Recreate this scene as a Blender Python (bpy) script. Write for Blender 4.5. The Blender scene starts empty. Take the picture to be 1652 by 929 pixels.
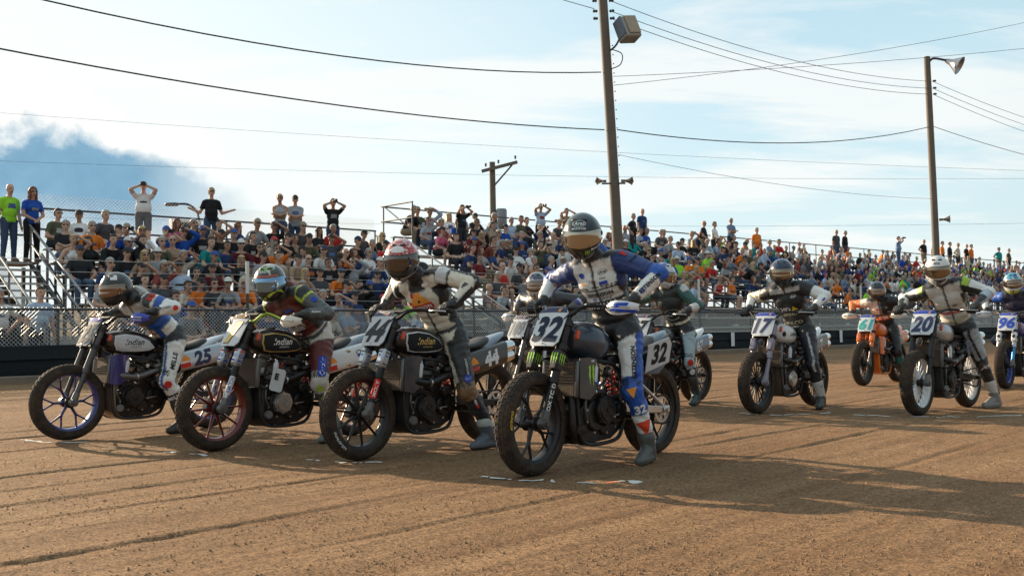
import bpy, bmesh, math, random
import numpy as np
from mathutils import Vector, Matrix
from mathutils.bvhtree import BVHTree

random.seed(11)
NPR = np.random.default_rng(7)
R = math.radians
scene = bpy.context.scene
COL = scene.collection

# ------------------------------------------------------------------ camera
CAM_H = 0.98
cam_d = bpy.data.cameras.new('camera')
cam = bpy.data.objects.new('camera', cam_d)
COL.objects.link(cam)
cam_d.sensor_width = 36.0
cam_d.lens = 1606.0 / 1652.0 * 36.0
cam_d.clip_start = 0.1
cam_d.clip_end = 6000
cam.matrix_world = (Matrix.Translation((0, 0, CAM_H)) @ Matrix.Rotation(R(90 + 2.26), 4, 'X')
                    @ Matrix.Rotation(R(-0.63), 4, 'Z'))
cam_d.dof.use_dof = True
cam_d.dof.focus_distance = 7.6
cam_d.dof.aperture_fstop = 11.0
scene.camera = cam

# ------------------------------------------------------------------ light
SUN_EL = R(18.0)
SUN_AZ = Vector((-0.76, 0.65, 0)).normalized()          # towards the sun, on the ground
SUN_DIR = Vector((SUN_AZ.x * math.cos(SUN_EL), SUN_AZ.y * math.cos(SUN_EL), math.sin(SUN_EL)))
sun_d = bpy.data.lights.new('sun', 'SUN')
sun_d.energy = 5.0
sun_d.angle = R(0.6)
sun_d.color = (1.0, 0.79, 0.55)
sun = bpy.data.objects.new('sun', sun_d)
COL.objects.link(sun)
sun.rotation_euler = SUN_DIR.to_track_quat('Z', 'Y').to_euler()
sun.location = (-30, 25, 20)

scene.view_settings.view_transform = 'Standard'
scene.view_settings.look = 'None'
scene.view_settings.gamma = 1.0
scene.view_settings.exposure = 1.0
scene.view_settings.use_curve_mapping = False
scene.render.engine = 'CYCLES'
scene.cycles.use_denoising = True
scene.cycles.max_bounces = 6
scene.cycles.diffuse_bounces = 3
scene.cycles.glossy_bounces = 3
scene.cycles.transmission_bounces = 4
scene.cycles.transparent_max_bounces = 8
scene.cycles.caustics_reflective = False
scene.cycles.caustics_refractive = False


class NT:
    """small node-tree helper"""
    def __init__(s, tree):
        s.t = tree
        tree.nodes.clear()

    def n(s, typ, ins=None, **kw):
        nd = s.t.nodes.new(typ)
        for k, v in kw.items():
            setattr(nd, k, v)
        for k, v in (ins or {}).items():
            sock = nd.inputs[k]
            if hasattr(v, 'is_output'):
                s.t.links.new(v, sock)
            else:
                sock.default_value = v
        return nd

    def math(s, op, a, b=0.0, clamp=False):
        return s.n('ShaderNodeMath', {0: a, 1: b}, operation=op, use_clamp=clamp).outputs[0]

    def mix(s, f, a, b, blend='MIX'):
        nd = s.n('ShaderNodeMix', None, data_type='RGBA', blend_type=blend)
        for i, v in ((0, f), (6, a), (7, b)):
            if hasattr(v, 'is_output'):
                s.t.links.new(v, nd.inputs[i])
            else:
                nd.inputs[i].default_value = v if i == 0 else (*v[:3], 1.0)
        return nd.outputs[2]

    def ramp(s, f, *stops):
        nd = s.n('ShaderNodeValToRGB', {0: f})
        el = nd.color_ramp.elements
        while len(el) < len(stops):
            el.new(0.5)
        for e, (p, c) in zip(el, stops):
            e.position = p
            e.color = (c, c, c, 1) if not isinstance(c, tuple) else (*c[:3], 1)
        return nd.outputs[0]

    def noise(s, vec, scale, detail=4, rough=0.55, dist=0.0):
        return s.n('ShaderNodeTexNoise', {'Vector': vec, 'Scale': scale, 'Detail': detail, 'Roughness': rough, 'Distortion': dist})


# ------------------------------------------------------------------ sky
world = bpy.data.worlds.new('World')
scene.world = world
world.use_nodes = True
w = NT(world.node_tree)
sky = w.n('ShaderNodeTexSky', sky_type='NISHITA', sun_disc=False)
sky.sun_elevation = SUN_EL
sky.sun_rotation = math.atan2(SUN_AZ.x, SUN_AZ.y)
sky.altitude = 100
sky.air_density = 1.0
sky.dust_density = 1.6
sky.ozone_density = 2.0
geo = w.n('ShaderNodeTexCoord').outputs['Generated']
sep = w.n('ShaderNodeSeparateXYZ', {0: geo})
zc = w.math('MAXIMUM', sep.outputs[2], 0.0)
den = w.math('ADD', zc, 0.16)
cx = w.math('DIVIDE', sep.outputs[0], den)
cy = w.math('DIVIDE', sep.outputs[1], den)
cv = w.n('ShaderNodeCombineXYZ', {0: cx, 1: cy, 2: 0.0}).outputs[0]
cvm = w.n('ShaderNodeMapping', {'Vector': cv, 'Scale': (0.55, 1.5, 1.0), 'Rotation': (0, 0, R(-20)), 'Location': (3.1, 1.7, 0)}).outputs[0]
wisp = w.noise(cvm, 1.1, 9, 0.62, 0.35).outputs[0]
wispf = w.ramp(wisp, (0.47, 0.0), (0.58, 1.0))
broad = w.noise(cv, 0.5, 3, 0.5, 0.2).outputs[0]
# thin bright veil, thicker towards the low sun and the horizon
dotv = w.n('ShaderNodeVectorMath', {0: geo, 1: tuple(SUN_DIR)}, operation='DOT_PRODUCT').outputs['Value']
near = w.ramp(dotv, (0.55, 0.0), (0.93, 1.0))
low = w.ramp(sep.outputs[2], (0.0, 1.0), (0.32, 0.0))
veil = w.math('ADD', w.math('MULTIPLY', near, 0.68), w.math('MULTIPLY', low, 0.46))
veil = w.math('ADD', veil, w.math('MULTIPLY', w.math('SUBTRACT', broad, 0.5), 0.35), True)
veil = w.math('MINIMUM', w.math('ADD', veil, 0.20), 0.9)
clear = w.mix(0.65, sky.outputs[0], (2.5, 4.5, 5.3))
base = w.mix(veil, clear, (5.6, 5.95, 5.8))
withw = w.mix(w.math('MULTIPLY', wispf, 0.75), base, (5.7, 5.75, 5.6))
# one dense shaded cumulus low in the left of the view, a ragged bank with a bright rim
cdir = w.n('ShaderNodeMapping', {'Vector': geo, 'Scale': (1.0, 1.0, 1.0)}).outputs[0]
cn = w.noise(cdir, 10.0, 10, 0.60, 0.15).outputs[0]
az = w.math('ARCTAN2', sep.outputs[0], sep.outputs[1])
lump = w.noise(w.n('ShaderNodeCombineXYZ', {0: w.math('MULTIPLY', az, 1.0), 1: 0.0, 2: 0.0}).outputs[0], 9.0, 3, 0.6).outputs[0]
topz = w.math('SUBTRACT', 0.200, w.math('MULTIPLY', w.math('ADD', az, 0.475), 0.30))   # top edge falls to the right
hz = w.math('SUBTRACT', topz, sep.outputs[2])
hz = w.math('ADD', hz, w.math('MULTIPLY', w.math('SUBTRACT', cn, 0.5), 0.15))
hz = w.math('ADD', hz, w.math('MULTIPLY', w.math('SUBTRACT', lump, 0.5), 0.05))
cmask = w.ramp(w.math('ADD', hz, 0.5), (0.497, 0.0), (0.520, 1.0))
bot = w.ramp(w.math('ADD', sep.outputs[2], w.math('MULTIPLY', w.math('SUBTRACT', cn, 0.5), 0.10)), (0.060, 0.22), (0.118, 1.0))
lim = w.ramp(w.math('MULTIPLY', w.math('ADD', az, 1.1), 1.0), (0.0, 0.0), (0.25, 1.0), (0.74, 1.0), (0.86, 0.0))
cmask = w.math('MULTIPLY', w.math('MULTIPLY', cmask, bot), lim)
rim = w.ramp(w.math('ADD', hz, 0.5), (0.455, 0.0), (0.497, 1.0), (0.525, 0.0))
rim = w.math('MULTIPLY', rim, lim)
cn2 = w.noise(cdir, 22.0, 6, 0.6, 0.4).outputs[0]
cbase = w.mix(w.ramp(cn2, (0.30, 0.0), (0.75, 1.0)), (0.85, 1.95, 3.0), (1.25, 2.55, 3.6))
cshade = w.mix(w.ramp(sep.outputs[2], (0.07, 0.60), (0.12, 0.0)), cbase, (3.3, 4.2, 4.6))
col = w.mix(w.math('MULTIPLY', rim, 0.9), withw, (6.2, 6.1, 5.9))
col = w.mix(w.math('MULTIPLY', cmask, 0.93), col, cshade)
# the veil is brightest round the low sun and fades away from it
col = w.n('ShaderNodeVectorMath', {0: col, 3: w.ramp(w.math('ADD', w.math('MULTIPLY', dotv, 0.5), 0.5), (0.15, 0.60), (0.66, 1.0))}, operation='SCALE').outputs[0]
bg = w.n('ShaderNodeBackground', {0: col, 1: 0.088})
out = w.n('ShaderNodeOutputWorld', {0: bg.outputs[0]})

# ------------------------------------------------------------------ materials
MATS = {}


def pm(name, col, rough=0.5, metal=0.0, var=0.12, vs=9.0, bump=0.0, bs=120.0, coat=0.0, dust=0.0, dustcol=(0.24, 0.155, 0.095),
       attr=None, objcol=False, spec=0.5, emit=None, sheen=0.0):
    """principled material: base colour with noise variation, fine relief and an uneven film of dust"""
    if name in MATS:
        return MATS[name]
    m = bpy.data.materials.new(name)
    m.use_nodes = True
    t = NT(m.node_tree)
    tc = t.n('ShaderNodeTexCoord').outputs['Object']
    if attr:
        c = t.n('ShaderNodeAttribute', attribute_name=attr).outputs[0]
    elif objcol:
        c = t.n('ShaderNodeObjectInfo').outputs['Color']
    else:
        c = t.n('ShaderNodeRGB').outputs[0]
        c.default_value = (*col, 1)
    ns = t.noise(tc, vs, 5, 0.6).outputs[0]
    if var:
        f = t.math('ADD', t.math('MULTIPLY', ns, 2 * var), 1.0 - var)
        c = t.n('ShaderNodeVectorMath', {0: c, 3: f}, operation='SCALE').outputs[0]
    rg = t.math('ADD', t.math('MULTIPLY', t.math('SUBTRACT', ns, 0.5), 0.25), rough, True)
    mt = metal
    if dust:
        dn = t.noise(tc, 14.0, 6, 0.65).outputs[0]
        df = t.math('MULTIPLY', t.ramp(dn, (0.40, 0.08), (0.72, 1.0)), dust)
        c = t.mix(df, c, dustcol)
        rg = t.math('ADD', rg, t.math('MULTIPLY', df, 0.5), True)
        mt = t.math('MULTIPLY', t.math('SUBTRACT', 1.0, df), metal)
    p = t.n('ShaderNodeBsdfPrincipled', {'Base Color': c, 'Roughness': rg, 'Metallic': mt, 'Coat Weight': coat, 'Coat Roughness': 0.08,
                                         'Specular IOR Level': spec, 'Sheen Weight': sheen})
    if emit:
        p.inputs['Emission Color'].default_value = (*emit, 1)
    if bump:
        bn = t.noise(tc, bs, 4, 0.6).outputs[0]
        t.t.links.new(t.n('ShaderNodeBump', {'Height': bn, 'Strength': bump, 'Distance': 0.01}).outputs[0], p.inputs['Normal'])
    t.n('ShaderNodeOutputMaterial', {0: p.outputs[0]})
    MATS[name] = m
    return m


# ------------------------------------------------------------------ objects
def tag(o, label=None, cat=None, group=None, kind=None):
    if label: o['label'] = label
    if cat: o['category'] = cat
    if group: o['group'] = group
    if kind: o['kind'] = kind
    return o


def empty(name, loc=(0, 0, 0), rz=0.0, label=None, cat=None, group=None):
    o = bpy.data.objects.new(name, None)
    o.empty_display_size = 0.2
    COL.objects.link(o)
    o.location = loc
    o.rotation_euler = (0, 0, rz)
    return tag(o, label, cat, group)


def inst(name, mesh, mat=None, parent=None, M=None, color=None):
    o = bpy.data.objects.new(name, mesh)
    COL.objects.link(o)
    if mat is not None:
        if not mesh.materials:
            mesh.materials.append(mat)
        elif mesh.materials[0] is not mat:
            o.material_slots[0].link = 'OBJECT'
            o.material_slots[0].material = mat
    if parent is not None:
        o.parent = parent
    if M is not None:
        o.matrix_basis = M
    if color is not None:
        o.color = (*color[:3], 1)
    return o


def dup(root, loc=None, rz=None):
    """a copy of a thing with copies of its parts and sub-parts"""
    r = root.copy()
    COL.objects.link(r)
    if loc is not None: r.location = loc
    if rz is not None: r.rotation_euler = (0, 0, rz)
    for ch in list(root.children):
        c = ch.copy(); COL.objects.link(c); c.parent = r
        for g in ch.children:
            d = g.copy(); COL.objects.link(d); d.parent = c
    return r


def V(*a):
    return Vector(a)


def frame(z, up=(0, 0, 1)):
    """3x3 matrix whose z column is the given direction"""
    z = Vector(z).normalized()
    x = Vector(up).cross(z)
    if x.length < 1e-4:
        x = Vector((1, 0, 0)).cross(z)
    x.normalize()
    return Matrix((x, z.cross(x), z)).transposed()


def spline(pts, n=8):
    P = [Vector(p) for p in pts]
    P = [2 * P[0] - P[1]] + P + [2 * P[-1] - P[-2]]
    o = []
    for i in range(1, len(P) - 2):
        for k in range(n):
            t = k / n
            a, b, c, d = P[i - 1:i + 3]
            o.append(0.5 * ((2 * b) + (c - a) * t + (2 * a - 5 * b + 4 * c - d) * t * t + (3 * b - a - 3 * c + d) * t ** 3))
    o.append(P[-2])
    return o


TMP = bpy.data.scenes.new('work')          # scratch scene for evaluating modifiers, removed at the end


def evaluated(o):
    TMP.collection.objects.link(o)
    vl = TMP.view_layers[0]
    vl.update()
    return o.evaluated_get(vl.depsgraph)


class MB:
    def __init__(s):
        s.v = []
        s.f = []

    def add(s, v, f):
        o = len(s.v)
        s.v += [tuple(p) for p in v]
        s.f += [tuple(i + o for i in q) for q in f]
        return s

    def box(s, c, size, M=None, ch=0.0):
        c = Vector(c)
        h = [x / 2 for x in size]
        if ch <= 0:
            vs = [Vector((sx * h[0], sy * h[1], sz * h[2])) for sx in (-1, 1) for sy in (-1, 1) for sz in (-1, 1)]
            fs = [(0, 1, 3, 2), (4, 6, 7, 5), (0, 4, 5, 1), (2, 3, 7, 6), (0, 2, 6, 4), (1, 5, 7, 3)]
        else:
            ch = min(ch, min(h) * 0.9)
            vs = []
            idx = {}
            for sx in (-1, 1):
                for sy in (-1, 1):
                    for sz in (-1, 1):
                        for ax in range(3):
                            p = [sx * (h[0] - ch), sy * (h[1] - ch), sz * (h[2] - ch)]
                            p[ax] = (sx, sy, sz)[ax] * h[ax]
                            idx[(sx, sy, sz, ax)] = len(vs)
                            vs.append(Vector(p))
            fs = []
            def q(*k): fs.append(tuple(idx[i] for i in k))
            for sg in (-1, 1):
                a = [(sg, -1, -1, 0), (sg, 1, -1, 0), (sg, 1, 1, 0), (sg, -1, 1, 0)]
                b = [(-1, sg, -1, 1), (-1, sg, 1, 1), (1, sg, 1, 1), (1, sg, -1, 1)]
                d = [(-1, -1, sg, 2), (1, -1, sg, 2), (1, 1, sg, 2), (-1, 1, sg, 2)]
                for l in (a, b, d): q(*(l if sg > 0 else l[::-1]))
            for s1 in (-1, 1):
                for s2 in (-1, 1):
                    e1 = [(s1, s2, -1, 0), (s1, s2, -1, 1), (s1, s2, 1, 1), (s1, s2, 1, 0)]
                    e2 = [(s1, -1, s2, 0), (s1, 1, s2, 0), (s1, 1, s2, 2), (s1, -1, s2, 2)]
                    e3 = [(-1, s1, s2, 1), (-1, s1, s2, 2), (1, s1, s2, 2), (1, s1, s2, 1)]
                    sg = s1 * s2
                    for l in (e1, e2, e3): q(*(l if sg > 0 else l[::-1]))
                    for s3 in (-1, 1):
                        t = [(s1, s2, s3, 0), (s1, s2, s3, 1), (s1, s2, s3, 2)]
                        q(*(t if s1 * s2 * s3 > 0 else t[::-1]))
        if M is not None:
            vs = [M @ p for p in vs]
        return s.add([p + c for p in vs], fs)

    def lathe(s, prof, o=(0, 0, 0), axis=(0, 0, 1), n=20, loop=False):
        """prof: (radius, height) pairs; ends on the axis are closed"""
        F = frame(axis)
        o = Vector(o)
        vs = []
        for r, h in prof:
            for k in range(n):
                a = 2 * math.pi * k / n
                vs.append(o + F @ Vector((r * math.cos(a), r * math.sin(a), h)))
        fs = []
        m = len(prof)
        for i in range(m if loop else m - 1):
            j = (i + 1) % m
            for k in range(n):
                fs.append((i * n + k, i * n + (k + 1) % n, j * n + (k + 1) % n, j * n + k))
        if not loop:
            if prof[0][0] > 1e-6: fs.append(tuple(range(n))[::-1])
            if prof[-1][0] > 1e-6: fs.append(tuple((m - 1) * n + k for k in range(n)))
        return s.add(vs, fs)

    def cyl(s, p0, p1, r0, r1=None, n=14, ch=0.0):
        p0, p1 = Vector(p0), Vector(p1)
        L = (p1 - p0).length
        r1 = r0 if r1 is None else r1
        pr = [(r0, 0), (r1, L)] if ch <= 0 else [(r0 - ch, 0), (r0, ch), (r1, L - ch), (r1 - ch, L)]
        return s.lathe(pr, p0, p1 - p0, n)

    def tube(s, pts, r, n=8, closed=False):
        P = [Vector(p) for p in pts]
        m = len(P)
        rr = r if hasattr(r, '__len__') else [r] * m
        T = []
        for i in range(m):
            a = P[(i - 1) % m] if (closed or i > 0) else P[i]
            b = P[(i + 1) % m] if (closed or i < m - 1) else P[i]
            T.append((b - a).normalized() if (b - a).length > 1e-9 else Vector((0, 0, 1)))
        F = frame(T[0])
        x = F.col[0].copy()
        vs = []
        for i in range(m):
            x = (x - T[i] * x.dot(T[i]))
            x.normalize()
            y = T[i].cross(x)
            for k in range(n):
                a = 2 * math.pi * k / n
                vs.append(P[i] + rr[i] * (x * math.cos(a) + y * math.sin(a)))
        fs = []
        for i in range(m if closed else m - 1):
            j = (i + 1) % m
            for k in range(n):
                fs.append((i * n + k, i * n + (k + 1) % n, j * n + (k + 1) % n, j * n + k))
        if not closed:
            fs.append(tuple(range(n))[::-1])
            fs.append(tuple((m - 1) * n + k for k in range(n)))
        return s.add(vs, fs)

    def ell(s, c, rad, M=None, nu=16, nv=10):
        c = Vector(c)
        vs = [V(0, 0, rad[2])]
        for j in range(1, nv):
            e = math.pi * j / nv
            for i in range(nu):
                a = 2 * math.pi * i / nu
                vs.append(V(rad[0] * math.sin(e) * math.cos(a), rad[1] * math.sin(e) * math.sin(a), rad[2] * math.cos(e)))
        vs.append(V(0, 0, -rad[2]))
        fs = [(0, 1 + i, 1 + (i + 1) % nu) for i in range(nu)]
        for j in range(nv - 2):
            for i in range(nu):
                a = 1 + j * nu + i
                b = 1 + j * nu + (i + 1) % nu
                fs.append((a, a + nu, b + nu, b))
        l = len(vs) - 1
        o = 1 + (nv - 2) * nu
        fs += [(l, o + (i + 1) % nu, o + i) for i in range(nu)]
        if M is not None: vs = [M @ p for p in vs]
        return s.add([p + c for p in vs], fs)

    def cone(s, p0, p1, r0, r1, nu=14, nv=5):
        """closed round cone (tapered capsule)"""
        p0, p1 = Vector(p0), Vector(p1)
        L = (p1 - p0).length
        pr = [(0, -r0)]
        for j in range(1, nv + 1):
            a = math.pi / 2 * j / nv
            pr.append((r0 * math.sin(a), -r0 * math.cos(a)))
        for j in range(nv):
            a = math.pi / 2 * j / nv
            pr.append((r1 * math.cos(a), L + r1 * math.sin(a)))
        pr.append((1e-5, L + r1))
        pr[0] = (1e-5, -r0)
        return s.lathe(pr, p0, p1 - p0, nu)

    def prism(s, poly, o, ex, ey, th, inset=0.0):
        """extrude a 2D outline (counter-clockwise) from the plane o,ex,ey by th along ex x ey, edges bevelled by inset"""
        o, ex, ey = Vector(o), Vector(ex), Vector(ey)
        ez = ex.cross(ey).normalized()
        n = len(poly)
        def ring(ins, h):
            r = []
            for i in range(n):
                a, b, c = (Vector((*poly[(i + k) % n], 0)) for k in (-1, 0, 1))
                if ins:
                    d1 = (b - a).normalized(); d2 = (c - b).normalized()
                    nn = Vector((-(d1 + d2).y, (d1 + d2).x, 0))
                    nn = nn.normalized() if nn.length > 1e-6 else Vector((0, 0, 0))
                    b = b + nn * ins
                r.append(o + ex * b.x + ey * b.y + ez * h)
            return r
        if inset:
            rings = [ring(inset, 0), ring(0, inset), ring(0, th - inset), ring(inset, th)]
        else:
            rings = [ring(0, 0), ring(0, th)]
        return s.loft(rings)

    def loft(s, rings, caps=True, closed=True):
        n = len(rings[0])
        vs = [p for r in rings for p in r]
        fs = []
        for i in range(len(rings) - 1):
            for k in range(n if closed else n - 1):
                k2 = (k + 1) % n
                fs.append((i * n + k, i * n + k2, (i + 1) * n + k2, (i + 1) * n + k))
        if caps and closed:
            fs.append(tuple(range(n))[::-1])
            fs.append(tuple((len(rings) - 1) * n + k for k in range(n)))
        return s.add(vs, fs)

    def mesh(s, name, smooth=True, angle=0.7):
        me = bpy.data.meshes.new(name)
        me.from_pydata(s.v, [], s.f)
        me.validate()
        if smooth:
            me.shade_smooth()
            me.set_sharp_from_angle(angle=angle)
        return me

    def build(s, name, mat, parent=None, smooth=True, angle=0.7, M=None, color=None):
        return inst(name, s.mesh(name, smooth, angle), mat, parent, M, color)


def rrect(w, h, r, n=4):
    p = []
    for cx, cy, a0 in ((w / 2 - r, h / 2 - r, 0), (-w / 2 + r, h / 2 - r, 90), (-w / 2 + r, -h / 2 + r, 180), (w / 2 - r, -h / 2 + r, 270)):
        for k in range(n + 1):
            a = R(a0 + 90 * k / n)
            p.append((cx + r * math.cos(a), cy + r * math.sin(a)))
    return p


_txt = {}


def text_geo(s, bold=0.0, shear=0.0, wide=1.0):
    """(verts 2D centred, unit cap height; triangles) of a line of lettering"""
    k = (s, bold, shear, wide)
    if k in _txt:
        return _txt[k]
    cu = bpy.data.curves.new('t', 'FONT')
    cu.body = s
    cu.offset = bold
    cu.shear = shear
    cu.resolution_u = 3
    cu.space_character = 1.0 + bold * 1.2
    cu.fill_mode = 'FRONT'
    o = bpy.data.objects.new('t', cu)
    me = bpy.data.meshes.new_from_object(evaluated(o))
    bm = bmesh.new(); bm.from_mesh(me)
    bmesh.ops.triangulate(bm, faces=bm.faces[:])
    bmesh.ops.remove_doubles(bm, verts=bm.verts[:], dist=1e-5)
    vs = np.array([v.co[:2] for v in bm.verts]) if len(bm.verts) else np.zeros((1, 2))
    fs = [tuple(v.index for v in f.verts) for f in bm.faces]
    bm.free()
    bpy.data.objects.remove(o); bpy.data.curves.remove(cu); bpy.data.meshes.remove(me)
    lo, hi = vs.min(0), vs.max(0)
    vs = (vs - (lo + hi) / 2) / max(hi[1] - lo[1], 1e-6)
    vs[:, 0] *= wide
    _txt[k] = (vs, fs)
    return _txt[k]


def fix_up(fs, vs):
    return fs


def decal(name, geo2d, mat, parent, o, ex, ey, size, bvh=None, lift=0.003, depth=0.35, width=None, M=None):
    """flat lettering or mark laid on a surface: 2D outline at o (axes ex, ey), dropped along -(ex x ey) onto bvh"""
    vs, fs = geo2d
    o, ex, ey = Vector(o), Vector(ex).normalized(), Vector(ey).normalized()
    ez = ex.cross(ey).normalized()
    sx = size
    if width is not None:
        sx = width / max(np.ptp(vs[:, 0]), 1e-6)
    flat = [o + ex * (x * sx) + ey * (y * size) for x, y in vs]
    pts = flat
    if bvh is not None:
        dep = []
        for p in flat:
            hit = bvh.ray_cast(p + ez * depth, -ez, depth * 2.2)
            dep.append(None if hit[0] is None else (hit[0] - p).dot(ez))
        ok = [i for i, d in enumerate(dep) if d is not None]
        if ok:
            top = max(dep[i] for i in ok)
            ok = [i for i in ok if dep[i] > top - 0.11] or ok
            oks = set(ok)
            pts = []
            for i, p in enumerate(flat):
                d = dep[i]
                if i not in oks:
                    j = min(ok, key=lambda k: (flat[k] - p).length_squared)
                    d = dep[j]
                pts.append(p + ez * (d + lift))
    mb = MB().add(pts, fs)
    return mb.build(name, mat, parent, smooth=False, M=M)


def poly_geo(poly, mx=0.09):
    """2D outline as decal geometry, filled with a fine grid so that it can follow a curved surface"""
    bm = bmesh.new()
    vs = [bm.verts.new((*p, 0)) for p in poly]
    f = bm.faces.new(vs)
    bmesh.ops.triangulate(bm, faces=[f])
    for it in range(6):
        le = [e for e in bm.edges if e.calc_length() > mx]
        if not le: break
        bmesh.ops.subdivide_edges(bm, edges=le, cuts=1)
        bmesh.ops.triangulate(bm, faces=bm.faces[:])
    bm.normal_update()
    for f in bm.faces:
        if f.normal.z < 0: f.normal_flip()
    bm.verts.index_update()
    r = (np.array([v.co[:2] for v in bm.verts]), [tuple(v.index for v in f.verts) for f in bm.faces])
    bm.free()
    return r


def merge_geo(*items):
    """several (geo, dx, dy, scale) into one 2D geometry"""
    V_, F_ = [], []
    n = 0
    for g, dx, dy, sc in items:
        V_.append(g[0] * sc + np.array([dx, dy]))
        F_ += [tuple(i + n for i in f) for f in g[1]]
        n += len(g[0])
    return (np.vstack(V_), F_)


def bvh_of(mb_or_mesh):
    if isinstance(mb_or_mesh, MB):
        return BVHTree.FromPolygons(mb_or_mesh.v, mb_or_mesh.f)
    me = mb_or_mesh
    return BVHTree.FromPolygons([v.co[:] for v in me.vertices], [tuple(p.vertices) for p in me.polygons])


def remesh(mb, voxel, smooth=4):
    """voxel-weld overlapping closed shapes into one continuous skin -> (verts, faces)"""
    me = bpy.data.meshes.new('tmp')
    me.from_pydata(mb.v, [], mb.f)
    o = bpy.data.objects.new('tmp', me)
    md = o.modifiers.new('r', 'REMESH')
    md.mode = 'VOXEL'
    md.voxel_size = voxel
    md.adaptivity = 0.0
    ev = evaluated(o)
    m2 = ev.to_mesh()
    nv = len(m2.vertices)
    vs = np.empty(nv * 3, np.float32); m2.vertices.foreach_get('co', vs); vs = vs.reshape(-1, 3).astype(float)
    nf = len(m2.polygons)
    ls = np.empty(nf, np.int32); m2.polygons.foreach_get('loop_start', ls)
    lt = np.empty(nf, np.int32); m2.polygons.foreach_get('loop_total', lt)
    lv = np.empty(len(m2.loops), np.int32); m2.loops.foreach_get('vertex_index', lv)
    fs = [tuple(lv[a:a + b]) for a, b in zip(ls, lt)]
    ne = len(m2.edges)
    ed = np.empty(ne * 2, np.int32); m2.edges.foreach_get('vertices', ed); ed = ed.reshape(-1, 2)
    ev.to_mesh_clear()
    bpy.data.objects.remove(o); bpy.data.meshes.remove(me)
    deg = np.bincount(ed.ravel(), minlength=nv).reshape(-1, 1)
    for it in range(smooth):
        acc = np.zeros_like(vs)
        np.add.at(acc, ed[:, 0], vs[ed[:, 1]])
        np.add.at(acc, ed[:, 1], vs[ed[:, 0]])
        lam = 0.55 if it % 2 == 0 else -0.45
        vs = vs + lam * (acc / np.maximum(deg, 1) - vs)
    return vs, fs


def mesh_np(name, vs, fs, smooth=True):
    me = bpy.data.meshes.new(name)
    me.from_pydata([tuple(p) for p in vs], [], fs)
    if smooth: me.shade_smooth()
    return me


def normals_np(me):
    n = np.empty(len(me.vertices) * 3, np.float32)
    me.vertices.foreach_get('normal', n)
    return n.reshape(-1, 3).astype(float)


def set_cols(me, cols, name='paint'):
    at = me.color_attributes.new(name, 'FLOAT_COLOR', 'POINT')
    c = np.ones((len(cols), 4), np.float32)
    c[:, :3] = cols
    at.data.foreach_set('color', c.ravel())

# ------------------------------------------------------------------ track directions
PHI = R(48.0)                                         # fence and stands
PHT = R(42.5)                                         # grooves of the groomed straight
UU = Vector((math.sin(PHI), math.cos(PHI), 0))        # along the straight, away to the right
VV = Vector((-math.cos(PHI), math.sin(PHI), 0))       # across it, towards the stands
F0 = Vector((-10.2, 19.8, 0))                         # a point of the fence line
TU = Vector((math.sin(PHT), math.cos(PHT), 0))
TV = Vector((-math.cos(PHT), math.sin(PHT), 0))
GZ = -0.03


def FW(t, w, z=0.0):
    return F0 + UU * t + VV * w + Vector((0, 0, z))


ROT_T = math.atan2(UU.y, UU.x)
ROT_D = math.atan2(TU.y, TU.x)


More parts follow.
